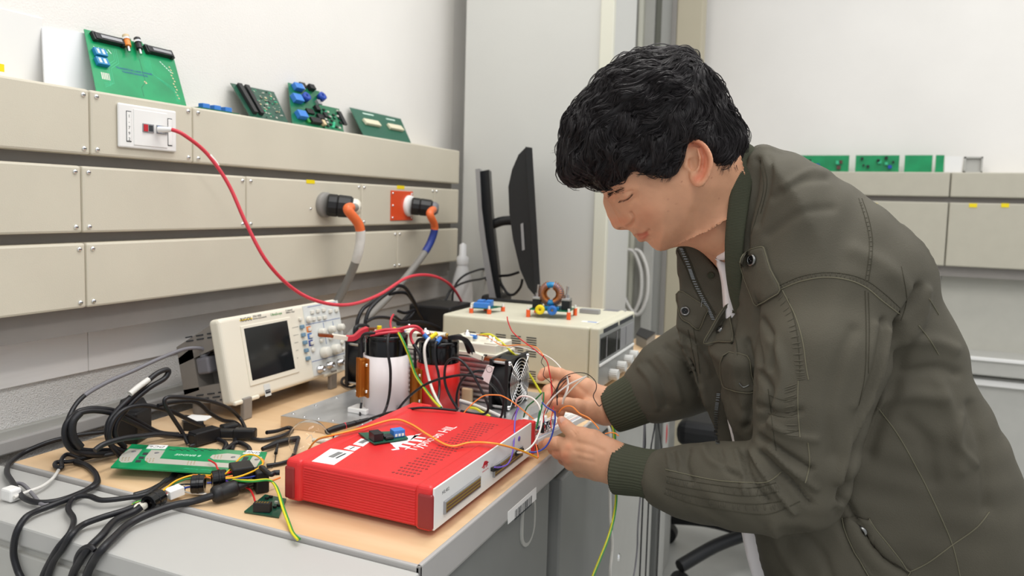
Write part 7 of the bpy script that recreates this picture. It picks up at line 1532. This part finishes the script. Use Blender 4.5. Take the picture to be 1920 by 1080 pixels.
# soft large wrinkles
Lc = (V-np.array(TF_.O)); a1 = Lc @ np.array(TF_.S); a2 = Lc @ np.array(TF_.T); a3 = Lc @ np.array(TF_.N)
wr = .0012*np.sin(38*a1+61*a2+9*np.sin(11*a2+7*a3))*np.sin(23*a1-17*a2+30*a3)+.0008*np.sin(90*a1-50*a2+40*a3+3*np.sin(20*a1))
V = V+N0*wr[:, None]
js = [ # (pixel stroke, width px, amount m)
 ([(1425, 700), (1445, 735), (1430, 790)], 7, -.005), ([(1420, 760), (1460, 775), (1500, 770)], 6, -.004), ([(1425, 820), (1470, 850), (1520, 880)], 6, -.006), ([(1440, 790), (1480, 815), (1530, 825)], 7, .003), ([(1425, 850), (1455, 880), (1495, 915), (1520, 945)], 5, -.006), ([(1440, 835), (1480, 875), (1530, 915)], 6, .0045), ([(1410, 845), (1430, 885), (1465, 930), (1490, 960)], 5, .0045), ([(1395, 850), (1405, 890), (1440, 940)], 5, -.005), ([(1380, 845), (1392, 880), (1395, 920)], 5, .003), ([(1350, 845), (1362, 880), (1400, 900)], 5, -.003),
 ([(1290, 842), (1285, 870), (1295, 900)], 6, -.003), ([(1320, 840), (1335, 865), (1380, 880)], 7, .003), ([(1262, 850), (1268, 880)], 3, -.0025), ([(1272, 848), (1280, 870)], 3, .002), ([(1252, 850), (1256, 880)], 3, .002),
 ([(1450, 640), (1470, 700), (1455, 760)], 10, .004), ([(1430, 600), (1450, 640), (1445, 690)], 6, -.004), ([(1600, 620), (1570, 690), (1550, 780), (1560, 850)], 12, -.003), ([(1640, 610), (1625, 680), (1600, 760)], 8, .003), ([(1655, 600), (1640, 690), (1605, 780), (1592, 860)], 5, -.0035),
 ([(1687, 605), (1710, 570), (1722, 540)], 8, -.008), ([(1688, 610), (1675, 680), (1645, 740), (1614, 820), (1592, 880), (1580, 935)], 7, -.016), ([(1700, 640), (1680, 720), (1650, 790), (1630, 850)], 12, -.006), ([(1660, 620), (1645, 700), (1612, 780), (1588, 850), (1575, 900)], 9, .006), ([(1735, 545), (1725, 600), (1690, 650)], 10, .005), ([(1700, 640), (1750, 640), (1790, 655)], 12, .004), ([(1700, 700), (1760, 690), (1795, 700)], 9, -.004), ([(1640, 760), (1700, 740), (1760, 745)], 14, .005), ([(1700, 790), (1740, 830), (1750, 900)], 14, -.004), ([(1760, 720), (1790, 800), (1800, 880)], 14, .004), ([(1820, 760), (1845, 850), (1850, 950)], 10, -.004), ([(1800, 780), (1790, 830), (1830, 870)], 8, .003),
 ([(1420, 300), (1415, 360), (1400, 430), (1400, 500)], 5, -.004), ([(1445, 295), (1440, 350), (1420, 420)], 6, -.003), ([(1450, 370), (1500, 340), (1550, 335)], 8, -.002), ([(1440, 440), (1500, 400), (1560, 390)], 9, -.002), ([(1470, 350), (1520, 320), (1570, 325)], 7, .0025),
 ([(1600, 470), (1660, 500), (1700, 540)], 16, .003), ([(1580, 930), (1610, 980), (1650, 1040), (1700, 1075)], 5, -.006), ([(1570, 960), (1600, 1030), (1640, 1080)], 9, -.003), ([(1450, 990), (1470, 1040), (1500, 1085)], 10, .004), ([(1500, 1000), (1540, 1040), (1560, 1090)], 10, -.003),
 ([(1272, 640), (1310, 660), (1330, 700)], 6, .004), ([(1250, 650), (1290, 680), (1310, 720)], 6, -.004), ([(1235, 668), (1260, 700), (1275, 750)], 6, .003), ([(1215, 680), (1240, 715), (1250, 760)], 5, -.003), ([(1200, 690), (1222, 720), (1232, 765)], 5, .003), ([(1275, 625), (1300, 640), (1320, 660)], 5, -.004),
 ([(1400, 640), (1410, 720), (1400, 800)], 6, -.006), ([(1385, 640), (1380, 700), (1395, 760)], 7, .003), ([(1420, 560), (1415, 620), (1425, 680)], 5, -.006), ([(1300, 600), (1310, 680), (1325, 760)], 6, .002), ([(1285, 640), (1300, 700)], 5, -.003), ([(1360, 560), (1345, 600), (1330, 640)], 4, .003), ([(1378, 590), (1370, 640)], 4, -.004)]
js = [(a, w, m*1.45) for a, w, m in js]
V = sculpt(V, Q, js)
jacket = npmesh('jacket', V, Q, 'jacket_olive', person, label='olive green cotton field jacket')
jb = BVHTree.FromPolygons([Vector(v) for v in V], [tuple(map(int, f)) for f in Q])
def surfline(pts, r, m, mb, lift=.0003, sub=10, n=6, maxgap=.02):
    cp = crs(pts, sub) if len(pts) > 2 else [(pts[0][0]+(pts[1][0]-pts[0][0])*i/12, pts[0][1]+(pts[1][1]-pts[0][1])*i/12) for i in range(13)]
    run = []
    for a in cp:
        h, nn = onskin(a[0], a[1], jb, lift)
        if h is None or (run and (h-run[-1]).length > maxgap):
            if len(run) > 2: mb.tube(run, r, m, n=n, cr=False)
            run = []
        if h is not None: run.append(h)
    if len(run) > 2: mb.tube(run, r, m, n=n, cr=False)
def seam(name, lines, r, m, lb=None): 
    for k, l in enumerate(lines):
        b = MB(); surfline(l, r, m, b)
        if b.v: b.build(name, jacket, label=lb)
seam('piping', [[(1465, 542), (1500, 528), (1545, 520), (1590, 525), (1625, 540), (1655, 565), (1688, 590)], [(1467, 544), (1490, 590), (1505, 640), (1512, 690), (1516, 712)], [(1497, 714), (1496, 760), (1500, 820)], [(1515, 830), (1518, 870), (1510, 905)],
     [(1248, 880), (1290, 890), (1340, 900), (1400, 905), (1440, 903), (1465, 885)], [(1635, 751), (1680, 810), (1720, 880), (1755, 950), (1785, 1020), (1800, 1080)], [(1785, 1022), (1740, 1055), (1700, 1075)], [(1785, 1022), (1830, 990), (1855, 960)], [(1722, 610), (1745, 640), (1760, 665)], [(1742, 560), (1760, 590)]], .0008, 'jacket_seam')
seam('stitching', [[(1462, 535), (1500, 519), (1545, 511), (1592, 515), (1628, 528), (1660, 552), (1688, 578)], [(1610, 372), (1622, 410), (1630, 450), (1628, 490), (1622, 528)], [(1616, 372), (1629, 410), (1636, 450), (1634, 490), (1628, 530)], [(1622, 545), (1624, 620), (1622, 700), (1610, 760)], [(1628, 548), (1630, 620), (1628, 700)], [(1478, 560), (1492, 610), (1498, 660), (1500, 705)], [(1440, 730), (1445, 770), (1450, 810), (1455, 845)], [(1245, 925), (1300, 945), (1370, 958), (1440, 964), (1500, 940)], [(1250, 893), (1300, 903), (1400, 915), (1455, 905)], [(1250, 905), (1300, 916), (1400, 930), (1460, 922)], [(1248, 915), (1300, 930), (1400, 945), (1465, 940)],
     [(1425, 300), (1432, 350), (1420, 400), (1408, 440)], [(1430, 298), (1438, 345), (1426, 400)], [(1690, 600), (1700, 560), (1690, 500)], [(1440, 740), (1470, 750), (1495, 745)], [(1440, 775), (1470, 782), (1497, 775)], [(1446, 805), (1475, 812), (1500, 806)]], .0005, 'jacket_stitch')
def ticks(top, bot, step, r=.0009, m='jacket_olive'):
    a_, b_ = crs(top, 12), crs(bot, 12); n_ = min(len(a_), len(b_)); mb = MB(); k = 0
    La = sum(math.hypot(a_[i+1][0]-a_[i][0], a_[i+1][1]-a_[i][1]) for i in range(len(a_)-1)); N_ = int(La/step)
    for k in range(N_+1):
        f_ = k/max(N_, 1); p0 = a_[min(int(f_*(len(a_)-1)), len(a_)-1)]; p1 = b_[min(int(f_*(len(b_)-1)), len(b_)-1)]; L_ = []
        for j in range(5):
            h, nn = onskin(p0[0]+(p1[0]-p0[0])*j/4, p0[1]+(p1[1]-p0[1])*j/4, jb, -.0002)
            if h is not None: L_.append(h)
        if len(L_) == 5 and (L_[0]-L_[-1]).length < .03: mb.tube(L_, r, m, n=6, cr=False, rs=[r*.4, r, r*1.1, r, r*.4])
    if mb.v: mb.build('seam_puckers', jacket)
ticks([(1464, 541), (1500, 526), (1545, 518), (1590, 523), (1625, 538), (1655, 563), (1688, 588)], [(1462, 535), (1500, 519), (1545, 511), (1592, 515), (1628, 528), (1660, 552), (1688, 578)], 8)
ticks([(1466, 548), (1488, 592), (1502, 642), (1508, 690), (1511, 710)], [(1456, 560), (1474, 600), (1484, 645), (1490, 690), (1494, 712)], 9, .0011)
ticks([(1494, 720), (1493, 760), (1497, 818)], [(1470, 728), (1470, 765), (1472, 815)], 9, .0011); ticks([(1250, 893), (1300, 903), (1400, 915), (1455, 905)], [(1250, 905), (1300, 916), (1400, 930), (1460, 922)], 10, .0011)
ticks([(1248, 917), (1300, 931), (1400, 946), (1465, 941)], [(1247, 926), (1300, 944), (1400, 958), (1470, 955)], 10, .0011)
ticks([(1610, 380), (1623, 420), (1629, 470), (1622, 525)], [(1616, 380), (1630, 420), (1636, 470), (1628, 525)], 9)
def flap(name, pts, th=.0022, m='jacket_olive', lift=.0012, lb=None, sub=3, parent=None):
    # a cloth patch laid on the jacket: fan of rings from outline to centre
    out = cpoly(pts, sub); c = out.mean(0); R_ = 7; V_ = []; n = len(out); N_ = []
    last = onskin(c[0], c[1], jb, 0)
    if last[0] is None: print('flap miss', name); return None
    for k in range(R_+1):
        for a in out:
            p_ = a*(1-k/R_)+c*k/R_; h, nn = onskin(p_[0], p_[1], jb, 0)
            if h is None or (h-last[0]).length > .03:
                r_ = ray(p_[0], p_[1]); t_ = (last[0]-CC).length/r_.length; h = CC+r_*t_; nn = last[1]
            last = (h, nn); V_.append(h); N_.append(nn)
    bot = [v-nn*.001 for v, nn in zip(V_[:n], N_[:n])]; top = [v+nn*(lift+th*(.6 if i < n else 1)) for i, (v, nn) in enumerate(zip(V_, N_))]
    F_ = [(k*n+i, k*n+(i+1) % n, (k+1)*n+(i+1) % n, (k+1)*n+i) for k in range(R_) for i in range(n)]
    VV = top+bot; o_ = len(top); F_ += [(i, o_+i, o_+(i+1) % n, (i+1) % n) for i in range(n)]
    b = MB(); b.add(VV, F_, m, True); o = b.build(name, parent or jacket, label=lb)
    b = MB(); ring = [top[i] for i in range(n)]+[top[0]]; b.tube(ring, .0008, 'jacket_seam', n=5, cr=False); b.build('piping', o) if (parent is None) else None
    return o
def button(px, py, r=.0062, parent=None, m1='gunmetal', m2='button_black', lift=.003):
    h, nn = onskin(px, py, jb, lift)
    if h is None: print('button miss', px, py); return
    b = MB().lathe([(0, .0012), (r*.62, .0012), (r*.66, .0022), (r*.86, .0026), (r, .0018), (r, -.001)], m1, h, nn, 24).lathe([(0, .0020), (r*.66, .0018)], m2, h, nn, 20)
    s_ = nn.orthogonal().normalized()
    for k in (-1, 1): b.ball(tuple(h+nn*.0021+s_*k*r*.22), .0006, m1, 8, 6)
    b.build('button', parent or jacket, label='black button with metal rim')
# shoulder tab
tab = flap('shoulder_tab', [(1391, 492), (1402, 472), (1430, 463), (1437, 472), (1447, 505), (1465, 543), (1445, 560), (1420, 573), (1410, 550), (1398, 520)], th=.003)
button(1416, 488, .0080, tab, lift=.0062)
seam('stitching', [[(1400, 500), (1415, 540), (1428, 566)], [(1425, 478), (1440, 515), (1455, 548)]], .0005, 'jacket_stitch')
fp_ = flap('pocket_flap', [(1273, 545), (1300, 560), (1326, 578), (1322, 592), (1309, 618), (1295, 607), (1278, 597), (1272, 575)], th=.0022); button(1284.5, 582, .0072, fp_, lift=.004)
sp = flap('side_pocket', [(1582, 960), (1622, 965), (1640, 990), (1665, 1020), (1700, 1065), (1708, 1072), (1690, 1092), (1640, 1092), (1610, 1050), (1588, 1005)], th=.002); button(1618, 992, .0085, sp, lift=.0045)
st_ = flap('snap_placket', [(1378, 585), (1371, 600), (1376, 640), (1350, 642), (1322, 646), (1335, 620), (1352, 590), (1368, 572)], th=.0025)
for a, c in ((1344, 627), (1354.5, 621)): button(a, c, .0060, st_, m2='gunmetal', lift=.0045)
cpk = flap('chest_pocket', [(1356, 665), (1400, 668), (1408, 700), (1415, 730), (1400, 736), (1372, 730), (1356, 718)], th=.0018)
h, nn = onskin(1397, 722, jb, .004)
if h and cpk: MB().tube([h+Vector((-.006, 0, .003)), h+Vector((0, 0, -.002)), h+Vector((.007, 0, .002))], .0009, 'gunmetal', n=6).build('metal_loop', cpk)
# zip along the far panel
def zipline(pts):
    b = MB(); cp = crs(pts, 14); L_ = None; prev = None
    for i, a in enumerate(cp):
        h, nn = onskin(a[0], a[1], jb, .0008)
        if h is None or (prev is not None and (h-prev).length < .0022): continue
        b.box((h.x-.0026, h.y-.0012, h.z-.0007), (h.x+.0026, h.y+.0012, h.z+.0007), 'gunmetal'); prev = h
    return b.build('zip_teeth', jacket, label='dull metal zip teeth')
zipline([(1277, 466), (1290, 495), (1303, 530), (1318, 560), (1330, 582), (1338, 600)]); zipline([(1347, 738), (1343, 770), (1342, 800), (1346, 832)])
seam('zip_tape', [[(1282, 464), (1296, 495), (1309, 530), (1324, 560), (1341, 590)], [(1270, 470), (1285, 500), (1297, 530), (1312, 560), (1330, 592)]], .0010, 'jacket_stitch')
h, nn = onskin(1317, 558, jb, .002)
if h: MB().tube([h, h+Vector((-.001, -.002, -.014))], .0009, 'gunmetal', n=6, cr=False).build('zip_pull', jacket, label='slim metal zip pull')
button(1300, 456, .0055, jacket, 'chrome', 'gunmetal', .002); button(1333, 516, .0052, jacket, 'rib_olive', 'rib_olive', .001)
seam('piping', [[(1300, 615), (1308, 660), (1312, 700)], [(1290, 618), (1300, 665), (1308, 705)], [(1366, 590), (1380, 640), (1385, 700)]], .0007, 'jacket_stitch')
# ribbed collar
cl = [(1384, 585, .05), (1379, 555, .065), (1376, 510, .080), (1377, 450, .090), (1384, 390, .092), (1392, 340, .086), (1400, 300, .070), (1404, 280, .042), (1402, 276, .012), (1392, 290, -.02), (1368, 335, -.045), (1335, 395, -.055), (1303, 440, -.055), (1286, 466, -.045)]
cen = [Vector(TF_.n(a, c, .015)) for a, c in ((1440, 600), (1435, 560), (1430, 510), (1415, 450), (1395, 400), (1380, 370), (1370, 345), (1365, 335), (1360, 335), (1358, 345), (1350, 370), (1345, 400), (1350, 430), (1355, 450))]
def tow(v): return TF_.O+TF_.S*v[0]+TF_.T*v[1]+TF_.N*v[2]
cw = [tow(TF_.n(a, c, n)) for a, c, n in cl]; ce = [tow(v) for v in cen]; cp_, _ = spline(cw, 90); cq_, _ = spline(ce, 90)
V_ = []; F_ = []; n = 14; M_ = len(cp_); s_len = 0; prev = cp_[0]
for i, p_ in enumerate(cp_):
    s_len += (p_-prev).length; prev = p_; tg = (cp_[min(i+3, M_-1)]-cp_[max(i-3, 0)]).normalized(); out = (p_-cq_[i]); out = (out-tg*out.dot(tg)).normalized(); wdr = tg.cross(out); f_ = i/(M_-1); hw = .0135*(.65+.35*min(1, 6*min(f_, 1-f_)))
    rp = .0004*math.sin(s_len/.0021*2*PI)
    for k in range(n): a = 2*PI*k/n; V_.append(p_+wdr*math.cos(a)*hw+out*math.copysign(abs(math.sin(a))**.7, math.sin(a))*(.0042+rp)+tg*0)
F_ = [(i*n+k, i*n+(k+1) % n, (i+1)*n+(k+1) % n, (i+1)*n+k) for i in range(M_-1) for k in range(n)]
MB().add(V_, F_, 'rib_olive', True).build('ribbed_collar', jacket, label='ribbed knit collar')
# ribbed cuffs
def cuff(chain, name='ribbed_cuff', bulge=.002):
    pts = [P(a, c, d=d) for a, c, d, r in chain]; rs = [r for *_, r in chain]; cp_, rr = spline(pts, 6, rs); n = 192; V_ = []; M_ = len(cp_)
    up = None
    for i, p_ in enumerate(cp_):
        tg = (cp_[min(i+1, M_-1)]-cp_[max(i-1, 0)]).normalized(); up = tg.orthogonal().normalized() if up is None else (up-tg*up.dot(tg)).normalized(); b_ = tg.cross(up)
        for k in range(n): a = 2*PI*k/n; r_ = rr[i]+.0006*math.cos(a*48); V_.append(p_+(up*math.cos(a)+b_*math.sin(a))*r_)
    tg = (cp_[1]-cp_[0]).normalized()
    inner = [cp_[0]+tg*.004+(v-cp_[0])*.90 for v in V_[:n]]; inner2 = [cp_[0]+tg*.02+(v-cp_[0])*.82 for v in V_[:n]]
    F_ = [(i*n+k, i*n+(k+1) % n, (i+1)*n+(k+1) % n, (i+1)*n+k) for i in range(M_-1) for k in range(n)]; o1 = len(V_); o2 = o1+n
    F_ += [(k, o1+k, o1+(k+1) % n, (k+1) % n) for k in range(n)]+[(o1+k, o2+k, o2+(k+1) % n, o1+(k+1) % n) for k in range(n)]
    MB().add(V_+inner+inner2, F_, 'rib_olive', True).build(name, jacket, label='ribbed knit cuff')
cuff([(1159, 878, 1.125, .0385), (1180, 882, 1.115, .0365), (1205, 886, 1.10, .0345), (1230, 891, 1.09, .0365), (1250, 896, 1.08, .0405), (1262, 899, 1.072, .040)])
cuff([(1146, 770, 1.258, .0375), (1165, 762, 1.252, .0400), (1188, 751, 1.246, .0425), (1210, 740, 1.241, .0455), (1224, 733, 1.24, .047)])
# ---------------------------------------------------------------- t-shirt
G = Grid((-.28, -.50, -.10), (.36, .30, .06), .006); DC = polysd(G.X2, G.Y2, t2(C_poly)); 
F = np.maximum(-(DC)[..., None]+0*G.Z, np.abs(G.Z-.014)-.026); F = -smin(-F, .02+0*F-0, .02) if False else F
F = np.maximum(F, -G.chain([(q(1330, 340, HD), .056), (q(1385, 420, HD+.02), .060), (q(1415, 480, HD+.05), .03)], .02)+0)
V, Q = surfnets(F.astype(np.float32), G.lo, G.h); V = relax(V, Q, 5, .5); V = TF_.world(V); ts = npmesh('tshirt', V, Q, 'tshirt_white', person, label='white T-shirt')
nk = [TF_.n(a, c, n_) for a, c, n_ in ((1337, 446, -.02), (1339, 468, .01), (1349, 480, .035), (1362, 478, .058), (1374, 462, .072))]; MB().tube([tow(v) for v in nk], .0055, 'tshirt_white', n=10).build('neck_band', ts)
# ---------------------------------------------------------------- legs (below the frame)
G = Grid((0, 0, 0), (1, 1, 1), 1) if False else None
def worldgrid(lo, hi, h): return Grid(lo, hi, h)
G = worldgrid((-.25, .85, .02), (.42, 1.40, .80), .009)
F = G.ell((.17, 1.12, .56), (.11, .14, .10))
for sy in (-1, 1):
    F = smin(F, G.chain([((.17, 1.12+sy*.07, .55), .08), ((.02, 1.12+sy*.13, .49), .075), ((-.13, 1.12+sy*.15, .41), .06), ((-.05, 1.12+sy*.15, .25), .058), ((.06, 1.12+sy*.15, .09), .045)], .03), .03)
V, Q = surfnets(F.astype(np.float32), G.lo, G.h); V = relax(V, Q, 2); npmesh('trousers', V, Q, 'trouser_dark', person, label='dark trousers')
for sy in (-1, 1):
    b = MB(); x, y = .03, 1.12+sy*.15; b.box((x-.19, y-.045, .0005), (x+.09, y+.045, .022), 'white_plastic', bev=.008); b.ball((x-.09, y, .035), (.10, .043, .035), 'shoe_black', 20, 12).ball((x+.03, y, .05), (.06, .04, .055), 'shoe_black', 20, 12); b.build('shoe', person)
# nails
for px, py, dx, dy in ((1051.5, 789.5, -.5, -.8), ):
    sk = BVHTree.FromPolygons([Vector(v) for v in skinV[1]], [tuple(map(int, f)) for f in skinQ[1]]); h, nn = onskin(px+4, py-1, sk, .0002)
    if h: T = FR(h, P(px+4+dx*8, py-1+dy*8, d=1.16)-P(px+4, py-1, d=1.16), nn.cross(P(px+dx*8, py+dy*8, d=1.16)-P(px, py, d=1.16))); MB().ball((0, 0, -.0004), (.0062, .0050, .0011), 'nail', 16, 8, T=T).build('thumbnail', person)
